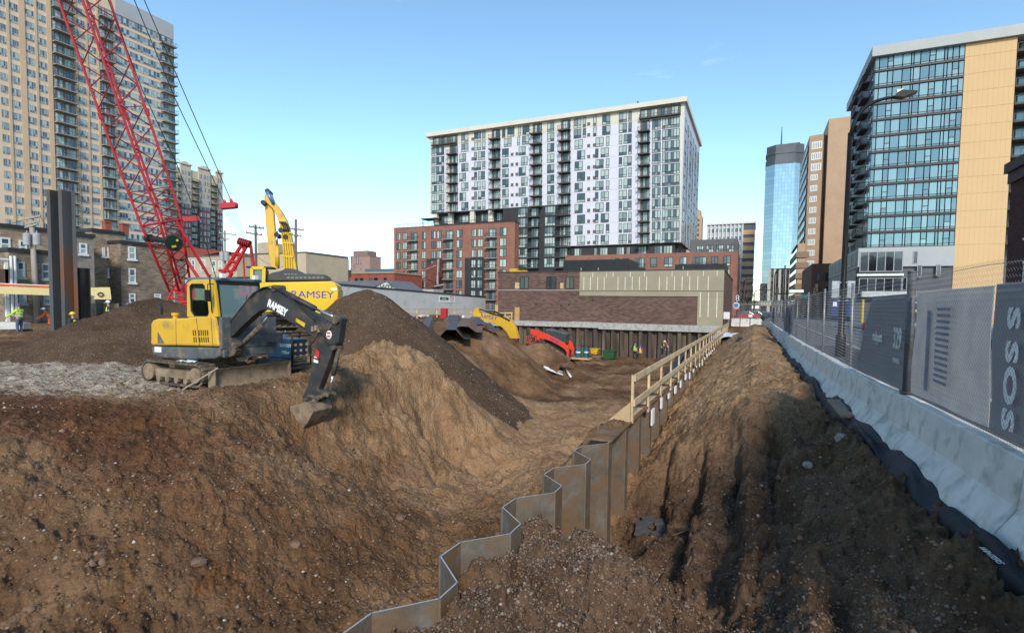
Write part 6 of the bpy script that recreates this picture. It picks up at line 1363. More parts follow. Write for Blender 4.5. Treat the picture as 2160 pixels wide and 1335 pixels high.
for a,b in (((352,640),(364,612)),((364,612),(376,612)),((352,640),(358,645)),((358,645),(398,637)),((356,628),(390,632))):
    line('guard_frame',[(a[0],a[1],35.6),(b[0],b[1],35.6)],.07,M_red,cr)
gp=[((517,506),(463,588),.13),((524,512),(482,588),.13),((529,518),(537,590),.11),((507,520),(524,520),.10),((512,515),(516,590),.06),((483,552),(501,553),.12),((462,570),(492,573),.10),((480,560),(470,590),.05),((489,535),(508,537),.08)]
mb=MB()
for a,b,r_ in gp: mb.tube([onT(a[0],a[1],37.5),onT(b[0],b[1],37.5)],r_,8)
mb.tube([onT(490,568,37.4)+lat*.28*math.cos(t)+Vector((0,0,.28*math.sin(t))) for t in np.linspace(0,6.28,15)],.035,5)
mb.build('gantry',M_red,cr)
mb=MB(); h0=onT(505,509,37.4);h1=onT(526,515,37.4)
for k in range(6): c=h0.lerp(h1,k/5); mb.tube([c-(h1-h0).normalized()*.05,c+(h1-h0).normalized()*.05],.26,14)
mb.build('sheaves',M_redd,cr)
mb=MB(); A=onT(466,436,33.5);B=onT(499,433,33.5); mb.bar(A,B,.42,.36); 
for p in ((474,427),(488,425)): c=onT(p[0],p[1],33.5); mb.tube([c-lat*.08,c+lat*.08],.17,10)
mb.tube([A-(B-A)*.02,B+(B-A)*.06],.16,10); mb.build('bridle_block',M_red,cr,bevel=.04)
for k in range(7):
    a=onT(470+k*4.1,441,33.5); b=onT(506+k*2.6,505,37.4); mb=MB(); mb.tube([a,b],.009,4); mb.build('reeving_line',mat('pale_cable',(.22,.22,.24),.5,.2,.1,3),cr)
for pts in (((250,-90,28),(283,0,29.5),(372,215,31.5),(473,427,33.5)),((268,-90,28),(304,0,29.5),(388,195,31.5),(488,425,33.5)),((205,-90,30),(228,0,31),(300,190,33),(372,345,35),(420,470,36),(457,590,37))):
    line('cable',pts,.026,M_cab,cr)
# ================= STANDING SHEETS =================
def sheetset(name,label,pa,pb,py_top,T,zbase,m,waves=2,depth=.42):
    a=onT(pa,600,T); b=onT(pb,600,T); top_=onT((pa+pb)/2,py_top,T).z; d=Vector((b.x-a.x,b.y-a.y,0)); L=d.length; d/=L; nn=Vector((d.y,-d.x,0))
    prof_=[0,0,1,1,0,0,1,1,0,0][:4*waves+2]; xs=[0]
    step=[.2,.12,.2,.12]; 
    for i in range(4*waves+1): xs.append(xs[-1]+step[i%4])
    xs=[x/xs[-1]*L for x in xs]; mb=MB(); th_=.015
    pts=[Vector((a.x,a.y,0))+d*x+nn*(p*depth) for x,p in zip(xs,prof_)]
    for p,q_ in zip(pts,pts[1:]):
        e=(q_-p).normalized(); k=Vector((-e.y,e.x,0))*th_; lo=Vector((0,0,zbase)); hi=Vector((0,0,top_))
        mb.add([p+lo,q_+lo,q_+k+lo,p+k+lo,p+hi,q_+hi,q_+k+hi,p+k+hi],[(0,3,2,1),(4,5,6,7),(0,1,5,4),(1,2,6,5),(2,3,7,6),(3,0,4,7)])
    for p in (pts[0],pts[-1],pts[len(pts)//2]): mb.tube([p+Vector((0,0,zbase)),p+Vector((0,0,top_))],.03,6)
    o=mb.build(name,m); tag(o,label,'sheet pile'); return o
M_stand=mat('tall_sheet_steel',(.085,.088,.095),.5,.4,.3,.9,.2,.4,dirt=(.20,.075,.03),dirtamt=.42,streak=True)
sheetset('steel_sheet_pile','tall rust streaked steel sheet piles standing upright before the old brick houses',107,163,404,31,-.5,M_stand,2,.5)
sheetset('steel_sheet_pile','shorter brown steel sheet pile beside the tall rust streaked pair',165,190,566,32,-.5,M_steelR,1,.4)
sheetset('steel_sheet_pile','low row of dark steel sheets just above the dirt heap left of the crane',190,300,640,34,-.5,M_steel,4,.35)
c=onT(147,700,22); mb=MB(); mb.tube([(c.x,c.y,-.3),(c.x,c.y,onT(147,695,22).z)],.28,14); tag(mb.build('steel_pipe',M_steelR),'short rusty steel pipe stub sticking out of the dark soil','pipe')
# low site edge beams at far left
mb=MB(); A=onT(0,688,33);B=onT(57,690,33); mb.bar(A,B,.5,.55); tag(mb.build('white_beam',mat('white_beam',(.50,.49,.46),.7)),'pale beam lying behind the worker in the lime jacket','beam')
mb=MB(); A=onT(-20,704,32);B=onT(60,703,32); mb.bar(A,B,.6,.5); tag(mb.build('timber_beam',M_steelR),'brown weathered beam on the ground at the left edge','beam')
# cream attachment of the piling rig
rg=thing('piling_leader','long cream steel mast with a red stripe lying level behind the tall sheet piles','piling rig mast',tuple(onT(100,690,40))[:2]+(0,))
mb=MB(); A=onT(-60,604,39);B=onT(118,611,41); mb.bar(A+Vector((0,0,-.18)),B+Vector((0,0,-.18)),.55,.55); mb.build('beam',mat('cream_paint',(.55,.46,.22),.55,0,.08,2),rg)
mb=MB(); mb.bar(A+Vector((0,0,.19)),B+Vector((0,0,.19)),.5,.14); mb.build('red_stripe',mat('orange_red',(.55,.08,.02),.5),rg)
mb=MB(); mb.bar(A+Vector((0,0,.29)),B+Vector((0,0,.29)),.52,.05); mb.build('top_flange',M_fr_white,rg)
P=[onT(a,b,42) for a,b in ((190,607),(213,606),(232,606),(235,632),(197,631),(200,625),(190,622))]; vv=(P[0]-O).normalized(); mb=MB(); mb.prism(P,(0,0,0),vv*.5); mb.build('end_plate',MATS['cream_paint'],rg)
mb=MB(); c=onT(212,621,41.9); mb.tube([c+rt*.22*math.cos(t)+up*.14*math.sin(t) for t in np.linspace(0,6.28,13)],.04,5); mb.build('lifting_eye',M_hose,rg)
# ================= OLD BRICK HOUSES =================
X5=-57.; f5=frX(X5); Yv=lambda p,y=600: onX(p,y,X5).y; Zv=lambda p,y: onX(p,y,X5).z
B_old=brick('old_brick',(.20,.145,.09),(.40,.29,.19),(.28,.23,.18),.45,.14,.4,.02); B_old2=brick('dark_old_brick',(.13,.095,.065),(.28,.205,.145),(.24,.20,.16),.45,.14,.4,.02)
def house(name,label,p0,p1,ytop,X,depth,m,wins,mf=M_fr_white,extra=None,fl=0):
    fr=frX(X); a=onX(p0,600,X).y; b=onX(p1,600,X).y; z=onX((p0+p1)/2,ytop,X).z; h=thing(name,label,'house',(X,(a+b)/2,0))
    mb=MB(); mb.box(X-depth,a,-.3,X,b,z); mb.build('wall',m,h); mb=MB(); mb.box(X-depth-.1,a-.1,z,X+.15,b+.1,z+.3); mb.build('roof_edge',M_blk,h)
    for x0,x1,y0,y1 in wins:
        u0=onX(x0,y0,X); u1=onX(x1,y1,X); w_=win_mb(fr,u0.y,u1.z,u1.y,u0.z,1,2,0,.12); w_.fbox(fr,u0.y-.15,u1.z-.2,.002,u1.y+.15,u1.z-.02,.14,0); w_.build('window',[mf,G_blue],h)
    return h,a,b,z
h1,a,b,z=house('brick_house','old tan brick house with dark flat roof behind the utility pole',-40,178,486,X5,14,B_old,[(1,20,502,528),(41,55,508,534),(168,182,513,536)])
h1b,a2,b2_,z2=house('brick_house','lower dark brick rear wing with tall sash windows and drain pipes',20,118,534,X5+3,3,B_old2,[(36,51,553,585),(88,104,557,588),(40,54,618,640),(92,107,622,640)],M_fr_grey)
mb=MB(); 
for p in (23,31,111): c=onX(p,540,X5+3.2); e_=onX(p+2,632,X5+3.2); mb.tube([(X5+3.2,c.y,c.z),(X5+3.2,c.y,.6)],.10,8)
mb.build('drain_pipe',M_fr_white,h1b)
pr_=thing('porch','timber back porch with a railing at the left edge','porch',(X5+5,Yv(0),0)); fpo=frX(X5+5)
a=onX(-25,600,X5+5).y; b=onX(20,600,X5+5).y
mb=MB()
for y in (a,b-.2): mb.box(X5+4.7,y,0,X5+4.9,y+.2,onX(0,545,X5+5).z)
mb.box(X5+3,a,onX(0,548,X5+5).z,X5+5,b,onX(0,544,X5+5).z); mb.build('posts',M_fr_white,pr_)
mb=MB(); zp_=onX(10,598,X5+5).z; mb.box(X5+3,a,zp_-.2,X5+5,b,zp_); mb.box(X5+4.8,a,zp_,X5+4.9,b,zp_+1.1); mb.build('deck',mat('brown_timber',(.13,.075,.05),.8),pr_)
h2,a,b,z=house('brick_house','narrow grey brick house end with a white sash window right of the tall sheet piles',160,200,500,X5+2,10,mat('grey_old_brick',(.26,.23,.20),.9,0,.3,1.2),[(168,182,514,536)])
h3,a3,b3_,z3=house('brick_house','tall tan brick house with small paired windows beside the crane boom',196,262,492,X5-2,12,B_old,[(216,220,523,541),(227,233,523,541),(228,234,566,583)])
mb=MB()
for p in (222,258): c=onX(p,492,X5-3); mb=MB(); mb.box(X5-3,c.y-.3,z3,X5-2.4,c.y+.3,z3+1.1); mb.box(X5-3.06,c.y-.36,z3+1.1,X5-2.34,c.y+.36,z3+1.25); mb.build('chimney',mat('chimney_brick',(.28,.09,.06),.9,0,.2,2),h3)
h4,a4,b4_,z4=house('brick_house','wide rubble brick wall house with tall white windows left of the red crane foot',256,366,519,X5,12,B_old2,[(271,285,521,547),(272,285,567,596),(273,284,620,638),(326,338,621,632)])
# beige and tan low buildings behind the crane and the big excavator
def lowb(name,label,p0,p1,ytop,Y,depth,m,wins=(),cat='building'):
    a=onY(p0,600,Y).x; b=onY(p1,600,Y).x; z=onY((p0+p1)/2,ytop,Y).z; h=thing(name,label,cat,((a+b)/2,Y,0)); mb=MB(); mb.box(a,Y,-.3,b,Y+depth,z); mb.build('wall',m,h)
    mb=MB(); mb.box(a-.1,Y-.12,z,b+.15,Y+depth,z+.25); mb.build('roof_edge',M_gsk,h)
    for x0,x1,y0,y1 in wins: u0=onY(x0,y0,Y);u1=onY(x1,y1,Y); win_mb(frY(Y),u0.x,u1.z,u1.x,u0.z,1,2,0,.12).build('window',[M_fr_white,G_blue],h)
    return h,a,b,z
M_bei=mat('beige_stucco',(.43,.35,.26),.9,0,.12,.5)
lowb('beige_building','long beige brick building with arched windows behind the red crane struts',392,500,541,76,12,M_bei,[(424,433,549,570),(448,455,551,572),(462,468,551,570),(405,411,549,570)])
lowb('beige_building','beige stucco building with a dark cornice behind the large yellow excavator',500,646,536,80,12,mat('beige_stucco_warm',(.47,.38,.27),.9,0,.1,.5),[(521,529,548,568),(508,514,550,566)])
mb=MB(); A=onY(543,512,84);B=onY(566,536,84); mb.box(A.x,84,B.z-.5,B.x,88,A.z); tag(mb.build('stair_tower',M_bei),'small beige stair block on the roof behind the yellow excavator arm','building')
rf=thing('red_roof_building','low building with a red sloping roof strip behind the crane winch','building',(-60,80,0)); Y6=95.
A=onY(365,519,Y6);B=onY(468,529,Y6); zz_=onY(420,548,Y6).z; mb=MB(); mb.prism([(A.x,0,zz_),(B.x,0,B.z-.3),(B.x,0,B.z),(A.x,0,A.z)],(0,Y6,0),(0,Y6+10,0)); mb.build('roof',mat('dark_red_roof',(.22,.055,.045),.7,0,.1,.5),rf); mb=MB(); mb.box(A.x,Y6+.2,0,B.x-2,Y6+9,zz_); mb.build('wall',M_gsk,rf)
# ================= UTILITY POLES =================
M_pole=mat('grey_pole_wood',(.30,.27,.235),.85,0,.25,2,.2,streak=True); M_poleb=mat('brown_pole_wood',(.20,.105,.055),.85,0,.25,2,.2,streak=True); M_ins=mat('insulator',(.33,.33,.34),.4)
def pole(label,pt,pb,T,arms,m,r=.16,trans=(),wires=()):
    A=onT(*pt,T); B=onT(*pb,T); o=thing('utility_pole',label,'utility pole',(B.x,B.y,0)); mb=MB(); mb.tube([(B.x,B.y,-.3),(A.x,A.y,A.z)],[r,r*.7],10); mb.build('pole',m,o,smooth=True)
    for x0,y0,x1,y1 in arms:
        a=onT(x0,y0,T-.15);b=onT(x1,y1,T-.15); mb=MB(); mb.bar(a,b,.11,.13); 
        for t in (.04,.3,.7,.96): c=a.lerp(b,t); mb.tube([c,c+Vector((0,0,.22))],[.05,.03],6)
        mb.build('crossarm',m,o)
    for x,y in trans: 
        c=onT(x,y,T-.4); mb=MB(); mb.tube([c+Vector((0,0,-.5)),c+Vector((0,0,.38)),c+Vector((0,0,.45))],[.27,.27,.2],14); mb.tube([c+Vector((0,0,.45)),c+Vector((0,0,.65))],.05,6); mb.build('transformer',M_ins,o,smooth=False)
    for w_ in wires:
        a=onT(*w_[0],T); b=onT(*w_[1],w_[2]); mb=MB(); mb.tube([a.lerp(b,t)+Vector((0,0,-w_[3]*4*t*(1-t))) for t in np.linspace(0,1,9)],.018,4); mb.build('wire',M_cab,o)
    return o
pole('grey wooden utility pole with two transformers in front of the old brick house',(66,452),(80,700),44,[(50,463,86,455),(55,472,84,466),(53,480,80,472)],M_pole,.24,[(57,504),(78,504)],[((52,463),(-60,440),50,.8),((84,456),(170,520),56,.8),((66,560),(-40,575),52,.5),((66,560),(210,600),54,1.2)])
pole('thin grey utility pole beside the second tower',(474,486),(474,640),62,[(462,491,498,496),(465,506,484,505)],M_pole,.16,[(468,540),(478,541)])
pole('brown utility pole with two crossarms left of the yellow excavator arm',(539,474),(541,640),56,[(525,478,557,482),(519,491,553,496)],M_poleb,.17,(),[((541,535),(470,500),62,.8),((541,540),(610,560),70,.6)])
pole('dark red-brown utility pole with two crossarms right of the yellow excavator arm',(624,463),(623,640),58,[(606,481,641,486),(609,495,636,499)],M_poleb,.19,(),[((624,484),(541,480),56,.4)])
# ================= PEOPLE =================
M_skin=mat('skin',(.42,.25,.17),.6); M_boot=mat('work_boot',(.10,.06,.035),.8); M_jean=mat('denim',(.07,.10,.16),.9,0,.2,9); M_dkcl=mat('dark_clothing',(.03,.035,.05),.9,0,.2,9); M_brcl=mat('brown_trousers',(.13,.07,.035),.9,0,.2,9)
M_lime=mat('lime_vest',(.42,.72,.05),.7,0,.08,6); M_orv=mat('orange_vest',(.75,.13,.03),.7,0,.08,6); M_tape2=mat('silver_tape',(.60,.62,.62),.35)
M_hw=mat('white_helmet',(.72,.72,.74),.35); M_hb=mat('blue_helmet',(.05,.08,.40),.35); M_hy=mat('yellow_helmet',(.70,.48,.03),.35); M_hn=mat('navy_helmet',(.06,.07,.20),.35); M_redc=mat('red_shirt',(.45,.04,.03),.8)
def skin_mesh(name,V,E,Rr,m,par,root=0):
    me=bpy.data.meshes.new(name); me.from_pydata(V,E,[]); me.materials.append(m); o=bpy.data.objects.new(name,me); SC.collection.objects.link(o); o.parent=par
    s=o.modifiers.new('skin','SKIN'); sv=me.skin_vertices[0].data
    for i,r in enumerate(Rr):
        sv[i].radius=(r,r) if not isinstance(r,tuple) else r; sv[i].use_root=(i==root)
    s.use_smooth_shade=True; u=o.modifiers.new('sub','SUBSURF'); u.levels=1; u.render_levels=2; return o
def person(label,loc,face,vest=None,helmet=None,trous=None,shirt=None,la=(.25,-.1,.2),ra=(.25,-.1,.2),lean=0.,leg=(.0,.0),scale=1.,bend=0.):
    """face = world angle the person faces; arms as (out, forward, lift of the hand)"""
    p=thing('person',label,'person',loc,None,face-R(90),local=True); p.scale=(scale,)*3
    def ln(x,y,z):   # forward lean above the hips
        if z<=.95: return (x,y,z)
        k=z-.95; return (x,y+math.sin(lean)*k,.95+math.cos(lean)*k)
    H=[(0,0,.95),ln(0,0,1.15),ln(0,.01,1.36),ln(0,0,1.48),ln(0,.01,1.56),ln(0,.02,1.66),ln(0,.01,1.74)]
    V=list(H); E=[(0,1),(1,2),(2,3),(3,4),(4,5),(5,6)]; Rr=[(.145,.11),(.15,.10),(.17,.11),.06,.06,(.075,.09),.05]
    hands=[]
    for sx,(out,fwd,lift) in ((-1,la),(1,ra)):
        sh=ln(sx*.19,0,1.41); el=(sh[0]+sx*(.05+out*.2),sh[1]+fwd*.5-.02,sh[2]-.27+lift*.1); wr=(el[0]-sx*.02+sx*out*.1,el[1]+fwd*.6+.06,el[2]-.24+lift*.45); hd=(wr[0],wr[1]+.03,wr[2]-.07+lift*.05)
        k=len(V); V+=[sh,el,wr,hd]; E+=[(2,k),(k,k+1),(k+1,k+2),(k+2,k+3)]; Rr+=[.062,.045,.030,.036]; hands.append((k,sx,hd))
        for f in range(4): V.append((hd[0]+sx*(f-1.5)*.018,hd[1]+.03,hd[2]-.065-(.01 if f in(1,2) else 0))); E.append((k+3,len(V)-1)); Rr.append(.009)
        V.append((hd[0]-sx*.035,hd[1]+.045,hd[2]-.02)); E.append((k+3,len(V)-1)); Rr.append(.011)
    for sx,st in ((-1,leg[0]),(1,leg[1])):
        k=len(V); V+=[(sx*.10,0,.88),(sx*.115,st*.5+.02,.50),(sx*.12,st,.10),(sx*.13,st+.14,.04)]; E+=[(0,k),(k,k+1),(k+1,k+2),(k+2,k+3)]; Rr+=[.095,.062,.045,.042]
    body=skin_mesh('body',V,E,Rr,M_skin,p)
    # face: nose, eyes and mouth
    hc=ln(0,.02,1.65)
    mb=MB(); mb.tube([(0,hc[1]+.085,hc[2]+.01),(0,hc[1]+.115,hc[2]-.02)],[.010,.016],6); mb.tube([(-.03,hc[1]+.08,hc[2]-.055),(.03,hc[1]+.08,hc[2]-.055)],.007,5)
    for s_ in (-1,1): mb.tube([(s_*.032,hc[1]+.078,hc[2]+.025),(s_*.032,hc[1]+.09,hc[2]+.025)],.009,6); mb.tube([(s_*.082,hc[1],hc[2]+.01),(s_*.092,hc[1]-.01,hc[2]-.03)],.016,6)
    mb.build('face',M_skin,p)
    # trousers
    V=[(0,0,1.0),(0,0,.93)]; E=[(0,1)]; Rr=[(.155,.12),(.155,.125)]
    for sx,st in ((-1,leg[0]),(1,leg[1])):
        k=len(V); V+=[(sx*.10,0,.84),(sx*.115,st*.5+.02,.50),(sx*.12,st,.14)]; E+=[(1,k),(k,k+1),(k+1,k+2)]; Rr+=[.108,.078,.068]
    skin_mesh('trousers',V,E,Rr,trous or M_jean,p)
    for sx,st in ((-1,leg[0]),(1,leg[1])):
        skin_mesh('boot',[(sx*.12,st,.16),(sx*.12,st,.06),(sx*.13,st+.17,.045)],[(0,1),(1,2)],[.062,.060,.050],M_boot,p)
    # jacket with sleeves
    V=[ln(0,0,.93),ln(0,0,1.15),ln(0,.01,1.36),ln(0,0,1.47)]; E=[(0,1),(1,2),(2,3)]; Rr=[(.175,.135),(.17,.125),(.195,.13),.085]
    for k,sx,hd in hands:
        b=body.data.vertices; sh,el,wr=[tuple(b[k+i].co) for i in range(3)]; q_=len(V); V+=[sh,el,wr]; E+=[(2,q_),(q_,q_+1),(q_+1,q_+2)]; Rr+=[.078,.060,.045]
    skin_mesh('jacket',V,E,Rr,shirt or M_dkcl,p)
    if vest:
        V=[ln(0,0,.90),ln(0,0,1.15),ln(0,.01,1.36),ln(0,0,1.46)]; skin_mesh('vest',V,[(0,1),(1,2),(2,3)],[(.185,.145),(.18,.135),(.205,.14),.10],vest,p)
        mb=MB()
        for z_ in (1.05,1.22): 
            c=ln(0,0,z_); mb.tube([(.192*math.cos(t),c[1]+.148*math.sin(t),c[2]) for t in np.linspace(0,6.28,17)],.022,4,caps=False)
        mb.build('reflective_band',M_tape2,p)
    if helmet:
        c=ln(0,.02,1.685); mb=MB(); mb.tube([(0,c[1],c[2]),(0,c[1],c[2]+.04),(0,c[1],c[2]+.09),(0,c[1],c[2]+.125),(0,c[1],c[2]+.14)],[.125,.122,.10,.06,.01],14); mb.add([(-.09,c[1]+.08,c[2]),(.09,c[1]+.08,c[2]),(.07,c[1]+.19,c[2]-.012),(-.07,c[1]+.19,c[2]-.012),(-.09,c[1]+.08,c[2]+.015),(.09,c[1]+.08,c[2]+.015),(.07,c[1]+.19,c[2]),(-.07,c[1]+.19,c[2])],[(0,3,2,1),(4,5,6,7),(0,1,5,4),(1,2,6,5),(2,3,7,6),(3,0,4,7)]); mb.build('helmet',helmet,p,smooth=False)
    return p
def foot_at(px,pyfeet,T): v=onT(px,pyfeet,T); return v
def place(px,py_foot,py_head,label,face,**k):
    # height from the picture fixes the distance
    hpx=py_foot-py_head; T=1.78*1130/hpx*.985; v=onT(px,py_foot,T); return person(label,(v.x,v.y,v.z),face,**k)
place(42,705,642,'person in a lime hi-vis jacket and blue helmet reaching left beside the utility pole',R(200),vest=M_lime,shirt=M_lime,helmet=M_hn,la=(.2,.45,.2),ra=(.2,.5,.25))
place(106,694,648,'person in an orange hi-vis top with a white helmet bending beside the tall sheet piles',R(230),vest=M_orv,shirt=M_orv,helmet=M_hw,trous=M_orv,lean=.5,la=(.1,.4,.1),ra=(.1,.4,0))
v=onT(155,702,27); person('person in a yellow helmet, head and shoulders above the soil by the tall sheet piles',(v.x,v.y,onT(155,658,27).z-1.80),R(200),helmet=M_hy,vest=M_lime,shirt=M_dkcl)
v=onT(229,650,31); person('person in a white helmet and lime vest showing above the low dark heap',(v.x,v.y,onT(229,634,31).z-1.80),R(250),helmet=M_hw,vest=M_lime)
v=onT(271,650,31); person('person in a blue helmet, barely showing above the low dark heap',(v.x,v.y,onT(271,639,31).z-1.80),R(250),helmet=M_hb,vest=M_lime)
place(1339,762,721,'person seen from behind in a lime vest and dark helmet near the back sheet piles',R(75),vest=M_lime,helmet=M_dkcl,trous=M_dkcl,la=(.5,.1,.1),ra=(.3,.1,.1))
place(1350,764,728,'person in a lime vest and blue helmet, red sleeves, near the back sheet piles',R(80),vest=M_lime,helmet=M_hb,trous=M_brcl,shirt=M_redc)
v=onT(1396,752,52); person('person in a lime vest leaning forward beside the steel struts far back in the pit',(v.x,v.y,v.z),R(-30),vest=M_lime,helmet=M_hw,trous=M_dkcl,lean=.4,la=(.1,.4,0),ra=(.1,.4,0),scale=.9)
v=onT(1408,752,52.5); person('person in a red and lime vest and red helmet at the back of the pit',(v.x,v.y,v.z),R(210),vest=M_lime,shirt=M_redc,helmet=mat('red_helmet',(.5,.03,.03),.4),trous=M_jean,lean=.35,la=(.1,.4,0),ra=(.1,.4,0),scale=.9)
place(946,672,643,'person in a yellow vest behind the timber rail by the pale block wall',R(-60),vest=mat('yellow_vest',(.65,.55,.05),.7),helmet=M_hy,trous=M_dkcl,la=(.6,.2,.2),ra=(.6,.2,.2),scale=.95)
place(1607,690,667,'person in a yellow jacket crouching at the far end of the concrete barriers',R(200),vest=mat('yellow_vest2',(.62,.52,.05),.7),shirt=MATS['yellow_vest'],helmet=M_hy,lean=.6,la=(.1,.5,0),ra=(.1,.5,0),scale=.9)
# ================= RED TRACK LOADER AND GEAR IN THE PIT =================
YL=50.; ld=thing('track_loader','red compact track loader with purple lettering and its arms raised against the back sheet piles','track loader',(-20,YL,-3)); M_lred=mat('loader_red',(.68,.06,.03),.45,0,.06,1.5)
Z6=lambda L:[(1080+x/6,670+y/6) for x,y in L]
la_=pY('lift_arm',Z6([(235,150),(250,143),(330,160),(360,175),(440,205),(560,265),(660,320),(715,370),(722,430),(718,505),(692,500),(694,440),(670,400),(600,352),(500,300),(420,268),(350,262),(355,285),(322,280),(312,225),(262,215),(240,205)]),YL,YL-.1,YL+.15,M_lred,ld,.02)
pY('lift_arm',Z6([(420,185),(560,245),(690,320),(722,400),(718,480),(692,480),(694,430),(600,340),(450,270)]),YL,YL+1.5,YL+1.75,M_lred,ld,.02)
pY('cab',Z6([(420,170),(432,145),(690,212),(684,235),(660,330),(560,280),(430,215)]),YL,YL+.2,YL+1.45,G_tint,ld,.02)
pY('cab_roof',Z6([(428,140),(692,207),(690,222),(424,158)]),YL,YL+.15,YL+1.5,M_gsk,ld,.01)
pY('body',Z6([(380,280),(480,300),(600,360),(690,420),(690,490),(640,490),(560,430),(420,330)]),YL,YL+.25,YL+1.4,M_hose,ld,.02)
tk=pY('track',Z6([(415,335),(440,322),(520,372),(640,450),(690,505),(686,528),(650,525),(540,450),(440,380),(420,360)]),YL,YL-.05,YL+.35,M_rub,ld,.03); pY('track',Z6([(415,335),(440,322),(520,372),(640,450),(690,505),(686,528),(650,525),(540,450),(440,380),(420,360)]),YL,YL+1.2,YL+1.6,M_rub,ld,.03)
mb=MB()
for a_,b__ in Z6([(450,350),(510,390),(570,430),(630,470),(672,505)]): A=onY(a_,b__,YL); mb.tube([(A.x,YL-.07,A.z),(A.x,YL+.1,A.z)],.16,12)
mb.build('rollers',M_mud,tk)
A=onY(*Z6([(545,292)])[0],YL); text_mesh('lettering','RAMSEY',.34,.004,M_bll,la_,frame_mtx((A.x,YL-.11,A.z),(1,0,-.46),(.46,0,1),.95,1))
mb=MB(); g6=[onY(a,b,YL) for a,b in Z6([(195,232),(300,235),(312,290),(255,320),(190,312)])]
for i in range(5): a=g6[i];b=g6[(i+1)%5]; mb.bar((a.x,YL-.15,a.z),(b.x,YL-.15,b.z),.08,.08); mb.bar((a.x,YL+1.7,a.z),(b.x,YL+1.7,b.z),.08,.08); mb.bar((a.x,YL-.15,a.z),(a.x,YL+1.7,a.z),.08,.08)
for s_ in (.25,.5,.75): a=g6[0].lerp(g6[1],s_);b=g6[4].lerp(g6[3],s_); mb.bar((a.x,YL-.15,a.z),(b.x,YL-.15,b.z),.06,.06)
mb.build('fork_carriage',mat('faded_red',(.42,.08,.07),.6,0,.2,2),ld)
rod('cylinder',(1112,708),(1125,714),YL,.06,M_hose,ld)
gt_=thing('gas_trolley','pallet with a green gas cylinder between two blue drums behind the red loader','trolley',(-17,52,-3.4)); YT=52.
mb=MB(); a=onY(1196,755,YT);b=onY(1246,758,YT); mb.box(a.x,YT-.5,a.z-.05,b.x,YT+.6,a.z+.12); mb.build('pallet',M_ply,gt_,bevel=.02)
zb0=a.z+.12
def cyl(name,px,py0,py1,r,m,par,Y=YT,cap=None):
    A=onY(px,py0,Y);z1=onY(px,py1,Y).z; mb=MB(); mb.tube([(A.x,Y,z1),(A.x,Y,A.z-.12),(A.x,Y,A.z-.04),(A.x,Y,A.z)],[r,r,r*.6,r*.3],14); o=mb.build(name,m,par)
    if cap: mb=MB(); mb.tube([(A.x,Y,A.z),(A.x,Y,A.z+.16)],[.07,.07],8); mb.build('valve',cap,o)
    return o
cyl('gas_cylinder',1229,719,752,.12,mat('gas_green',(.03,.14,.05),.4),gt_,YT-.2,MATS['hydrant_red'])
for px_ in (1219.5,1237): o=cyl('drum',px_,734,751,.26,M_blue,gt_); A=onY(px_,742,YT); mb=MB(); mb.tube([(A.x,YT,A.z-.1),(A.x,YT,A.z+.06)],.268,14); mb.build('label_band',M_fr_white,o)
cyl('gas_cylinder',1222,727,740,.10,MATS['hydrant_red'],gt_,YT+.2)
mb=MB()
for pts in (((1202,756),(1202,728),(1244,728),(1244,756)),((1192,752),(1192,724),(1206,720),(1208,740)),((1202,742),(1214,741))): mb.tube([(onY(a,b,YT).x,YT-.45,onY(a,b,YT).z) for a,b in pts],.035,6)
mb.build('tube_frame',M_hose,gt_)
def crate(name,label,pts,Y,d,m,rim=None):
    P=[onY(a,b,Y) for a,b in pts]; o=thing(name,label,name.split('_')[-1],(P[0].x,Y,min(p.z for p in P))); mb=MB(); mb.prism([(p.x,0,p.z) for p in P],(0,Y,0),(0,Y+d,0)); mb.build('body',m,o,bevel=.02)
    x0=min(p.x for p in P);x1=max(p.x for p in P);z1=max(p.z for p in P); mb=MB(); mb.box(x0-.05,Y-.04,z1-.02,x1+.05,Y+d+.04,z1+.06); 
    for k in range(4): x=x0+(x1-x0)*(k+.5)/4; mb.box(x-.03,Y-.03,min(p.z for p in P)+.1,x+.03,Y-.003,z1-.1)
    mb.build('rim',rim or m,o); return o
crate('yellow_bin','small yellow open bin beside the pallet with the gas cylinder',[(1245,738),(1261,737),(1258,748),(1247,746)],54,.9,mat('bin_yellow',(.60,.38,.02),.5))
crate('green_bin','dark green steel bin standing at the foot of the back sheet piles',[(1271,741),(1295,742),(1294,757),(1273,758)],54,1.2,mat('bin_green',(.02,.085,.03),.5))
# pipes: white lengths on the pit floor
M_pvc=mat('white_pipe',(.68,.68,.68),.4,0,.08,4)
for i,(a,b,lab) in enumerate((((1147,776),(1185,787),'upper white plastic pipe lying on the pit slope'),((1151,779),(1187,793),'lower white plastic pipe lying on the pit slope'),((1155,783),(1179,777),'short white pipe crossing over two others on the pit slope'),((1193,781),(1204,797),'single white pipe lying apart on the pit slope'))):
    def hit(p):
        lo=None
        for T in np.arange(20,60,.25):
            v=onT(p[0],p[1],T)
            if v.z<gh(v.x,v.y)+.10: return v
        return v
    A=hit(a);B=hit(b); mb=MB(); mb.tube([A+Vector((0,0,.08+.08*(i==2))),B+Vector((0,0,.08+.08*(i==2)))],.085,10); tag(mb.build('plastic_pipe',M_pvc,smooth=True),lab,'pipe')
# black struts leaning beside the guard rail
mb=MB()
for a,b in (((1405,792),(1441,745)),((1413,790),(1450,738))):
    A=onT(*a,32);B=onT(*b,38); 
    mb=MB(); mb.bar(A,B,.22,.22); tag(mb.build('steel_strut',M_hose),'black steel strut leaning in the pit behind the guard rail, '+('the near one' if a[0]==1405 else 'the far one'),'strut')
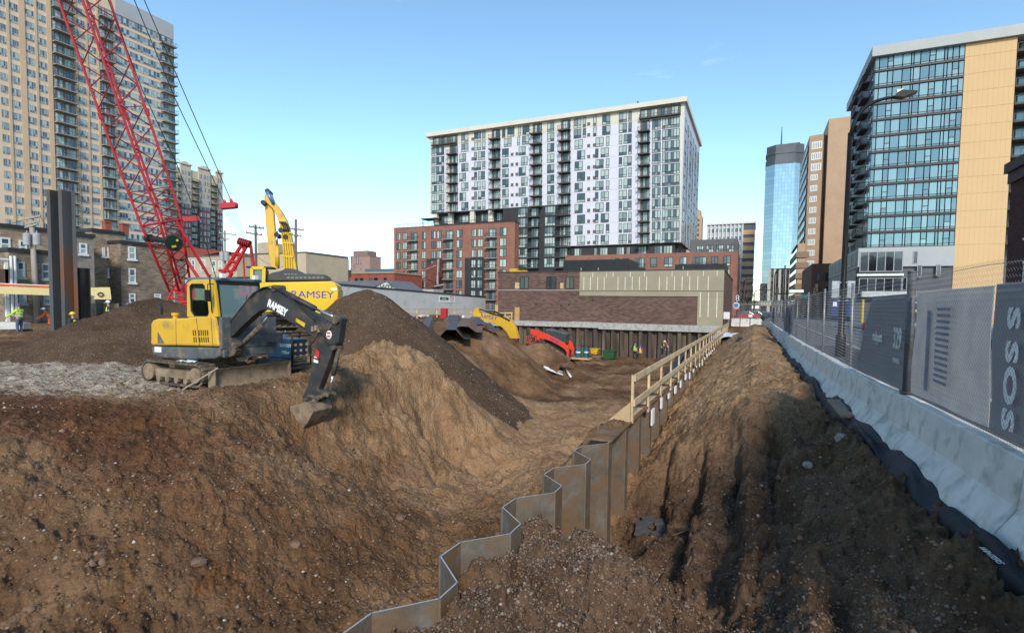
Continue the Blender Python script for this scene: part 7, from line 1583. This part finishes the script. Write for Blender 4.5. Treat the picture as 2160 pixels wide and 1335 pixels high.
# small sand heap in front of the loader
v=onT(1135,724,43); o=dirt_heap('sand_heap','',(v.x,v.y,v.z),.60,2.6,M_ground,33,1.1,0,.5,80,base=-4); tag(o,'small pale sand heap in front of the red track loader','sand heap',kind='thing')
# ================= STACKED SHEET PILES ON THE BANK =================
M_stk=mat('stacked_steel',(.06,.06,.065),.45,.5,.3,.8,.2,.4,dirt=(.19,.09,.05),dirtamt=.4)
def zpile(label,p0,p1,T0,T1,m,w_=.75,h_=.42,flip=1):
    A=onT(*p0,T0);B=onT(*p1,T1); d=(B-A); L=d.length; d.normalize(); s=d.cross(Vector((0,0,1))).normalized(); u_=s.cross(d).normalized()*flip
    pr=[(-w_,-h_),(-w_*.62,-h_),(-w_*.2,0),(w_*.35,0),(w_*.8,-h_),(w_*1.15,-h_)]; th_=.02; mb=MB()
    for (x0,y0),(x1,y1) in zip(pr,pr[1:]):
        q=[A+s*x0+u_*y0,A+s*x1+u_*y1,A+s*x1+u_*(y1-th_),A+s*x0+u_*(y0-th_)]; mb.prism(q,(0,0,0),d*L)
    tag(mb.build('sheet_pile',m),label,'sheet pile','sheet piles stacked on the brown bank')
M_rst=mat('rust_top_steel',(.17,.10,.07),.7,.2,.2,1.2,.2)
zpile('grey folded sheet pile at the left end of the stack on the bank',(893,692),(905,668),33,42,M_stk,.9,.6)
zpile('rust brown sheet pile lying on top of the stack on the bank',(975,688),(984,671),34,40,M_rst,1.1,.35)
zpile('dark sheet pile in the lower middle of the stack on the bank',(948,695),(958,678),32.5,40,M_stk,1.1,.55)
zpile('dark sheet pile at the back right of the stack on the bank',(1012,684),(1000,668),38,45,M_stk,1.2,.5)
zpile('dark sheet pile at the back of the stack nearest the pale block wall',(950,680),(955,664),40,48,M_stk,1.5,.6)
# timber rail and pallets by the pale wall
tr_=thing('timber_rail','pale timber guard rail with lumber behind it in front of the pale block wall','guard rail',(-28,50,0)); XT=-30.
for p in (880,922,960,994,1003): 
    A=onX(p,652,XT);  mb=MB(); mb.box(XT-.05,A.y-.07,0,XT+.05,A.y+.07,A.z); mb.build('post',M_wood,tr_)
for y_ in (652,662): A=onX(845,y_,XT);B=onX(1003,y_+1,XT); mb=MB(); mb.bar(A,B,.06,.12); mb.build('rail',M_wood,tr_)
q=random.Random(8)
for k in range(7):
    p=885+k*15; A=onX(p,668+q.random()*4,XT-1);B=onX(p+9+q.random()*7,666+q.random()*5,XT-1.2); mb=MB(); mb.bar(A,B,.5,.2+.2*q.random()); mb.build('lumber',M_wood if k%3 else M_fr_white,tr_)
g2=thing('timber_rail','short pale timber rail at the corner of the brick building above the pit','guard rail',(-30,57,0))
for p in (1050,1066,1080): A=onY(p,662,57.6); mb=MB(); mb.box(A.x-.06,57.5,.0,A.x+.06,57.6,A.z+.2); mb.build('post',M_wood,g2)
for y_ in (660,668): A=onY(1044,y_,57.5);B=onY(1081,y_,57.5); mb=MB(); mb.bar(A,B,.05,.13); mb.build('rail',M_wood,g2)
mb=MB(); A=onY(1044,643,57.4);B=onY(1050,664,57.4); mb.box(A.x,57.4,B.z,B.x,57.5,A.z); mb.build('board',M_ply,g2)
v=onT(934,672,52); mb=MB(); mb.box(v.x-.3,v.y,v.z,v.x+.3,v.y+.5,v.z+1.0); tag(mb.build('fuel_can',MATS['hydrant_red'],bevel=.05),'red can standing behind the timber rail near the pale block wall','can')
# ================= STREET LAMP AND SIGNS =================
M_lamp=mat('bronze_pole',(.020,.016,.013),.35,.4,.2,2)
LX,LY=3.35,26.2; lm=thing('street_lamp','tall black street lamp with a curved arm reaching over the road','street lamp',(LX,LY,0)); Tl=onX(1790,400,LX)
zt_=onY(1797,280,LY).z
mb=MB(); mb.tube([(LX,LY,0),(LX,LY,.9),(LX,LY,1.0),(LX,LY,zt_)],[.19,.19,.12,.085],12); P=[onY(a,b,LY) for a,b in ((1797,280),(1801,262),(1810,243),(1827,225),(1850,213),(1875,206),(1888,205))]; mb.tube([(LX,LY,zt_-.2)]+[(p.x,LY,p.z) for p in P[1:]],[.085,.08,.075,.07,.065,.06,.055],10); mb.build('pole',M_lamp,lm,smooth=True)
a=onY(1884,206,LY);b=onY(1934,197,LY); mb=MB(); d=(b-a); mb.prism([(a.x,0,a.z-.02),(a.x+.12,0,a.z+.14),(a.x+d.x*.35,0,a.z+d.z*.35+.20),(b.x,0,b.z+.06),(b.x,0,b.z),(a.x+d.x*.4,0,a.z+d.z*.4-.12)],(0,LY-.16,0),(0,LY+.16,0)); hd=mb.build('lamp_head',M_lamp,lm,bevel=.02)
mb=MB(); mb.box(a.x+.1,LY-.12,a.z+.12,a.x+.3,LY+.12,a.z+.26); mb.build('sensor',M_fr_white,hd)
sgn=thing('street_sign','pair of blank grey sign backs with blue bus signs below on the black lamp post','sign',(LX,LY,2))
for s_ in (-1,1):
    x0=LX+s_*.14; x1=LX+s_*.42; mb=MB(); A=onY(1770,593,LY).z;B=onY(1770,629,LY).z; mb.box(min(x0,x1),LY-.05,B,max(x0,x1),LY-.02,A); mb.build('sign_back',mat('sign_grey',(.36,.38,.39),.5),sgn,bevel=.05)
    mb=MB(); A=onY(1770,633,LY).z;B=onY(1770,668,LY).z; mb.box(min(x0,x1)-.0,LY-.05,B,max(x0,x1),LY-.02,A); o=mb.build('bus_sign',mat('bus_blue',(.035,.05,.17),.5),sgn,bevel=.01)
    if s_<0:
        mb=MB(); zc=A-.16; xc=(x0+x1)/2; mb.box(xc-.07,LY-.062,zc-.08,xc+.07,LY-.052,zc+.08); mb.tube([(xc-.1+.0,LY-.058,zc-.09),(xc+.1,LY-.058,zc-.09)],.012,5); mb.build('bus_icon',M_whl,o)
for y_ in (596,626,634): z=onY(1770,y_,LY).z; mb=MB(); mb.box(LX-.2,LY-.07,z-.02,LX+.2,LY-.05,z+.02); mb.build('band',M_ins,sgn)
# ================= STREET END =================
for i,(a,b) in enumerate(((1543,1560),(1562,1581),(1583,1606))):
    A=onY(a,680,63.);B=onY(b,680,63.); mb=MB(); 
    pr_=[(-.3,0),(-.12,.3),(-.08,.85),(.08,.85),(.12,.3),(.3,0)]; mb.prism([(0,63+x,z) for x,z in pr_],(A.x,0,0),(B.x,0,0)); tag(mb.build('concrete_barrier',M_bar),['left','middle','right'][i]+' of the three concrete barriers closing the street at the far end of the site','barrier','barriers closing the street')
ff=thing('mesh_fence','grey mesh fence panel on the barriers closing the street','fence',(-1.,63,.8))
A=onY(1547,640,63.1);B=onY(1604,640,63.1); mb=MB()
for k in range(4): x=A.x+(B.x-A.x)*k/3; mb.tube([(x,63.1,.8),(x,63.1,2.5)],.03,6)
mb.tube([(A.x,63.1,2.45),(B.x,63.1,2.45)],.025,6); mb.tube([(A.x,63.1,.9),(B.x,63.1,.9)],.025,6); mb.build('frame',M_galv,ff)
mb=MB(); k=A.x
while k<B.x: mb.bar((k,63.1,.85),(k,63.1,2.45),.012); k+=.09
z=.85
while z<2.45: mb.bar((A.x,63.12,z),(B.x,63.12,z),.012); z+=.09
mb.build('wire_mesh',M_wire,ff)
def board(name,label,x0,y0,x1,y1,Y,m,legs=True,cat='sign'):
    A=onY(x0,y0,Y);B=onY(x1,y1,Y); o=thing(name,label,cat,((A.x+B.x)/2,Y,0)); mb=MB(); mb.box(A.x,Y,B.z,B.x,Y+.04,A.z); mb.build('panel',m,o)
    if legs:
        for x in (A.x+.08,B.x-.08): mb=MB(); mb.box(x-.03,Y+.05,0,x+.03,Y+.1,B.z+.4); mb.build('leg',M_galv,o)
    return o
board('site_sign','blank white sign board at the corner of the brown brick building',1524,658,1539,673,60.5,M_fr_white); board('notice','small white notice on the mesh fence closing the street',1579,663,1587,669,62.9,M_fr_white,False)
c=onT(1552,690,55); rag('plastic_sheet','white plastic sheet draped over the soil at the far end of the bank',(-1.7,50,gh(-1.7,50)+.05),1.5,4.0,mat('white_plastic',(.62,.64,.72),.4),7,.55)
rag('fabric_scrap','dark fabric scrap lying on the light soil bank',(-.55,36,gh(-.55,36)+.02),.35,1.6,M_fab,9,.12)
# traffic signal mast
sgm=thing('traffic_signal','black traffic signal mast arm with white signs over the far crossing','traffic signal',(4,75,0)); Ys=92.
B0=onY(1651,690,Ys); mb=MB(); mb.tube([(B0.x,Ys,0),(B0.x,Ys,onY(1652,560,Ys).z)],[.14,.09],8); A=onY(1632,620,Ys);B=onY(1735,617,Ys); mb.tube([(A.x,Ys,A.z),(B.x,Ys,B.z)],.10,8); mb.build('mast',M_lamp,sgm)
A=onY(1665,611,Ys);B=onY(1695,617,Ys); mb=MB(); mb.box(A.x,Ys-.12,B.z,B.x,Ys-.08,A.z); mb.build('sign_panel',M_fr_white,sgm)
for p,y in ((1722,608),(1718,616),(1640,615)):
    A=onY(p,y,Ys); mb=MB(); mb.box(A.x-.18,Ys-.25,A.z-.5,A.x+.18,Ys-.02,A.z+.6); mb.tube([(A.x,Ys-.3,A.z+.4),(A.x,Ys-.25,A.z+.4)],.12,8); mb.build('signal_head',mat('signal_yellow_black',(.05,.045,.03),.5),sgm)
A=onY(1690,621,Ys);B=onY(1704,629,Ys); mb=MB(); mb.box(A.x,Ys-.12,B.z,B.x,Ys-.08,A.z); mb.build('street_name_sign',mat('street_green',(.02,.13,.12),.5),sgm)
for i,(p,t_,yb2,Y) in enumerate(((1632,568,650,120.),(1590,612,650,190.),(1566,590,650,150.))):
    A=onY(p,t_,Y);B=onY(p,yb2,Y); o=thing('street_lamp',['dark street lamp with a curved arm beside the far signal mast','small dark street lamp at the vanishing end of the street','dark lamp post before the banded office tower'][i],'street lamp',(B.x,Y,0)); s_=Y/120.
    mb=MB(); mb.tube([(B.x,Y,0),(B.x,Y,A.z-1),(B.x+.3*s_,Y,A.z-.2),(B.x+1.2*s_,Y,A.z+.1),(B.x+2.4*s_,Y,A.z)],[.15*s_,.1*s_,.09*s_,.08*s_,.07*s_],8); mb.build('pole',M_lamp,o); mb=MB(); mb.box(B.x+2.2*s_,Y-.2,A.z-.08,B.x+3.2*s_,Y+.2,A.z+.12); mb.build('lamp_head',M_lamp,o)
# dealer sign stack
sk_=thing('dealer_sign','black upright sign with white rings and a blue and white roundel at the street corner','sign',(-2,70,0)); Yz=86.
A=onY(1551,622,Yz);B=onY(1560,638,Yz); mb=MB(); mb.box(A.x,Yz,B.z,B.x,Yz+.3,A.z); mb.tube([((A.x+B.x)/2,Yz+.15,0),((A.x+B.x)/2,Yz+.15,B.z)],.1,8); mb.build('panel',M_hose,sk_)
mb=MB()
for y_ in (626,632): c=onY(1555.5,y_,Yz); mb.tube([(c.x+.2*math.cos(t),Yz-.03,c.z+.2*math.sin(t)) for t in np.linspace(0,6.28,13)],.06,5)
mb.build('rings',M_whl,sk_)
c=onY(1553,644,Yz); mb=MB(); mb.tube([(c.x,Yz-.05,c.z),(c.x,Yz+.1,c.z)],.46,18); mb.build('roundel',M_whl,sk_); mb=MB(); mb.tube([(c.x,Yz-.09,c.z),(c.x,Yz-.05,c.z)],.30,18); mb.build('roundel_centre',mat('roundel_blue',(.03,.20,.50),.5),sk_)
A=onY(1548,649,Yz);B=onY(1560,653,Yz); mb=MB(); mb.box(A.x,Yz-.02,B.z,B.x,Yz+.1,A.z); mb.build('orange_strip',mat('strip_orange',(.60,.16,.02),.5),sk_)
# cars at the far crossing
def car(label,px,py,Y,m,ang=0,s=1.):
    v=onZ(px,py,.0) if False else onY(px,py,Y); o=thing('parked_car',label,'car',(v.x,Y,0),'cars at the far crossing',ang,local=True); 
    side=[(-2.2,.35),(-2.25,.75),(-1.9,.92),(-1.3,.98),(-.7,1.42),(.7,1.44),(1.4,1.0),(2.15,.86),(2.25,.5),(2.2,.32)]
    mb=MB(); mb.prism([(x,0,z) for x,z in side],(0,-.88,0),(0,.88,0)); mb.build('body',m,o,bevel=.06)
    for sy in (-.885,.87): mb=MB(); mb.prism([(-1.15,0,.98),(-.65,0,1.36),(.62,0,1.38),(1.2,0,1.0)],(0,sy,0),(0,sy+.015,0)); mb.build('side_window',G_dark,o)
    for x in (-1.4,1.4):
        for sy in (-.9,.72): mb=MB(); mb.tube([(x,sy,.33),(x,sy+.18,.33)],.33,14); mb.build('wheel',M_hose,o)
    return o
M_cr=mat('car_red',(.40,.02,.02),.25,0,.05,1,0,.6,.5); M_cd=mat('car_dark',(.03,.035,.04),.25,0,.05,1,0,.6,.5); M_cw=mat('car_silver',(.50,.52,.54),.25,.3,.05,1,0,.6,.5)
car('red car at the left of the far crossing',1571,652,95,M_cr); car('dark car in the middle of the far crossing',1590,652,98,M_cd); car('silver car behind the notice on the far fence',1584,650,104,M_cw,R(80))
car('dark car parked across the street seen through the fence',1880,690,72,M_cd,R(90)); 
for i,(p,Tt) in enumerate(((12,50),(36,52))):
    v=onT(p,668,Tt); o=thing('parked_car',['dark blue pickup parked at the left edge behind the worker','white van parked behind the utility pole'][i],'car',(v.x,v.y,0),'cars behind the old yard',R(85),local=True); 
    m_=[mat('car_blue',(.03,.05,.12),.3,0,.05,1,0,.6,.4),M_cw][i]
    mb=MB(); mb.prism([(-2.4,0,.4),(-2.4,0,1.2),(-.6,0,1.25),(-.3,0,1.9),(1.2,0,1.9),(1.6,0,1.3),(2.5,0,1.15),(2.5,0,.4)],(0,-.95,0),(0,.95,0)); mb.build('body',m_,o,bevel=.06)
    mb=MB(); mb.prism([(-.15,0,1.3),(-.1,0,1.8),(1.1,0,1.8),(1.4,0,1.3)],(0,-.965,0),(0,-.95,0)); mb.build('side_window',G_dark,o)
    for x in (-1.5,1.6):
        for sy in (-.97,.8): mb=MB(); mb.tube([(x,sy,.38),(x,sy+.18,.38)],.38,14); mb.build('wheel',M_hose,o)
# footbridge / pale low buildings closing the street
sb=thing('skyway','pale glazed footbridge crossing the street far away','footbridge',(0,260,5)); A=onY(1570,634,260);B=onY(1652,646,260); mb=MB(); mb.box(A.x,260,B.z,B.x,265,B.z+.5); mb.box(A.x,260,A.z-.4,B.x,265,A.z); 
for k in range(15): x=A.x+(B.x-A.x)*k/14; mb.box(x-.15,260,B.z,x+.15,260.3,A.z)
mb.build('frame',M_pst,sb); mb=MB(); mb.box(A.x,260.4,B.z+.5,B.x,264.6,A.z-.4); mb.build('glazing',G_apt,sb)
# bare street trees
M_bark=mat('bare_bark',(.12,.09,.075),.9)
def bare(label,px,Y,hgt,seed):
    v=onY(px,655,Y); o=thing('bare_tree',label,'tree',(v.x,Y,0),'bare street trees'); q=random.Random(seed); mb=MB(); mt=MB()
    def br(p,d,L,r,dp,tgt):
        e=p+d*L; tgt.tube([p,p.lerp(e,.5)+Vector((q.uniform(-1,1),q.uniform(-1,1),0))*L*.04,e],[r,r*.85,r*.7],5 if dp<2 else 3,caps=False)
        if dp<5:
            for _ in range(2 if dp else 4):
                n_=(d+Vector((q.uniform(-1,1),q.uniform(-1,1),q.uniform(-.2,.7)))*.62).normalized(); br(e,n_,L*q.uniform(.6,.8),r*.6,dp+1,mb)
    br(Vector((v.x,Y,0)),Vector((0,0,1)),hgt*.3,.16,0,mt)
    mt.build('trunk',M_bark,o); mb.build('crown',M_bark,o)
bare('bare tree left of the street near the roundel sign',1568,130,10,2); bare('bare tree beside the banded office tower',1576,170,11,5); bare('bare tree at the middle of the far street end',1592,210,12,9)
# ================= TRENCH ODDMENTS =================
q=random.Random(21)
sl_=thing('asphalt_slab','broken dark asphalt slab lying in the trench beside the sheet piles','asphalt slab',(-1.9,7.6,-2.2)); c=onZ(1375,1075,-2.05)
zs=gh(c.x,c.y)+.05
for k in range(6):
    a=k/6*6.28; cx_=c.x+.22*math.cos(a)*(1+.3*q.random())+(k%2)*.04; cy_=c.y+.34*math.sin(a)*(1+.3*q.random()); n=5; mb=MB(); mb.prism([(cx_+.17*math.cos(t+q.random()*.5),cy_+.20*math.sin(t+q.random()*.5),zs+.02*q.random()) for t in [j*6.28/n for j in range(n)]],(0,0,0),(0.01,.01,.06)); mb.build('fragment',M_asphd,sl_)
def rock(label,px,py,z,r,seed,m):
    q=random.Random(seed); c=onZ(px,py,z); c.z=gh(c.x,c.y)+r*.3; bm=__import__('bmesh').new(); __import__('bmesh').ops.create_icosphere(bm,subdivisions=2,radius=r)
    for v in bm.verts: v.co*= (1+q.uniform(-.22,.22)); v.co.z*=.7
    me=bpy.data.meshes.new('rock'); bm.to_mesh(me); bm.free(); me.materials.append(m); o=bpy.data.objects.new('rock',me); SC.collection.objects.link(o); o.location=c; tag(o,label,'rock')
M_rock=mat('pale_rock',(.27,.235,.20),.9,0,.25,6,.4); M_rockb=mat('brown_rock',(.16,.10,.065),.9,0,.3,6,.4)
rock('largest pale rock on the stepped trench slope',1770,1042,-1.0,.11,1,M_rock); rock('pointed pale rock left of the largest one on the trench slope',1700,1068,-1.1,.08,2,M_rock); rock('flat pale rock between the two others on the trench slope',1722,1053,-1.1,.05,3,M_rock)
rock('brown rock half buried in the left foreground slope',420,1182,-1.3,.09,4,M_rockb); rock('round brown rock in the centre foreground slope',625,1158,-1.6,.08,5,M_rockb); rock('pale rock lying in the lower left foreground soil',232,1082,-1.0,.035,6,M_rock); rock('tan rock at the lower foreground left of the sheet piles',845,1110,-2.0,.09,7,M_rockb)
M_hs=mat('old_hose',(.20,.14,.10),.7,0,.3,5)
c=onZ(1383,1195,-1.6); zz=gh(c.x,c.y)
mb=MB(); mb.tube([(c.x+.13*math.cos(t)+.02*t,c.y-.02+.05*math.sin(t),zz+.17+.14*math.sin(t)) for t in np.linspace(-1.2,5.6,22)],.012,6); mb.tube([(c.x-.02,c.y,zz+.30),(c.x+.06,c.y-.08,zz+.10),(c.x+.12,c.y-.2,zz+.02)],.012,6); tag(mb.build('hose',M_hs,smooth=True),'loop of old brown hose sticking out of the trench','hose')
for a,b,z,lab in (((1420,1115),(1462,1130),-1.9,'upper bent rod sticking out of the trench side'),((1418,1182),(1458,1190),-1.7,'lower pale rod sticking out of the trench side')):
    A=onZ(*a,z);B=onZ(*b,z); A.z=gh(A.x,A.y)+.04;B.z=gh(B.x,B.y)+.12; mb=MB(); mb.tube([A,B],.012,6); tag(mb.build('rod',M_hs),lab,'rod')
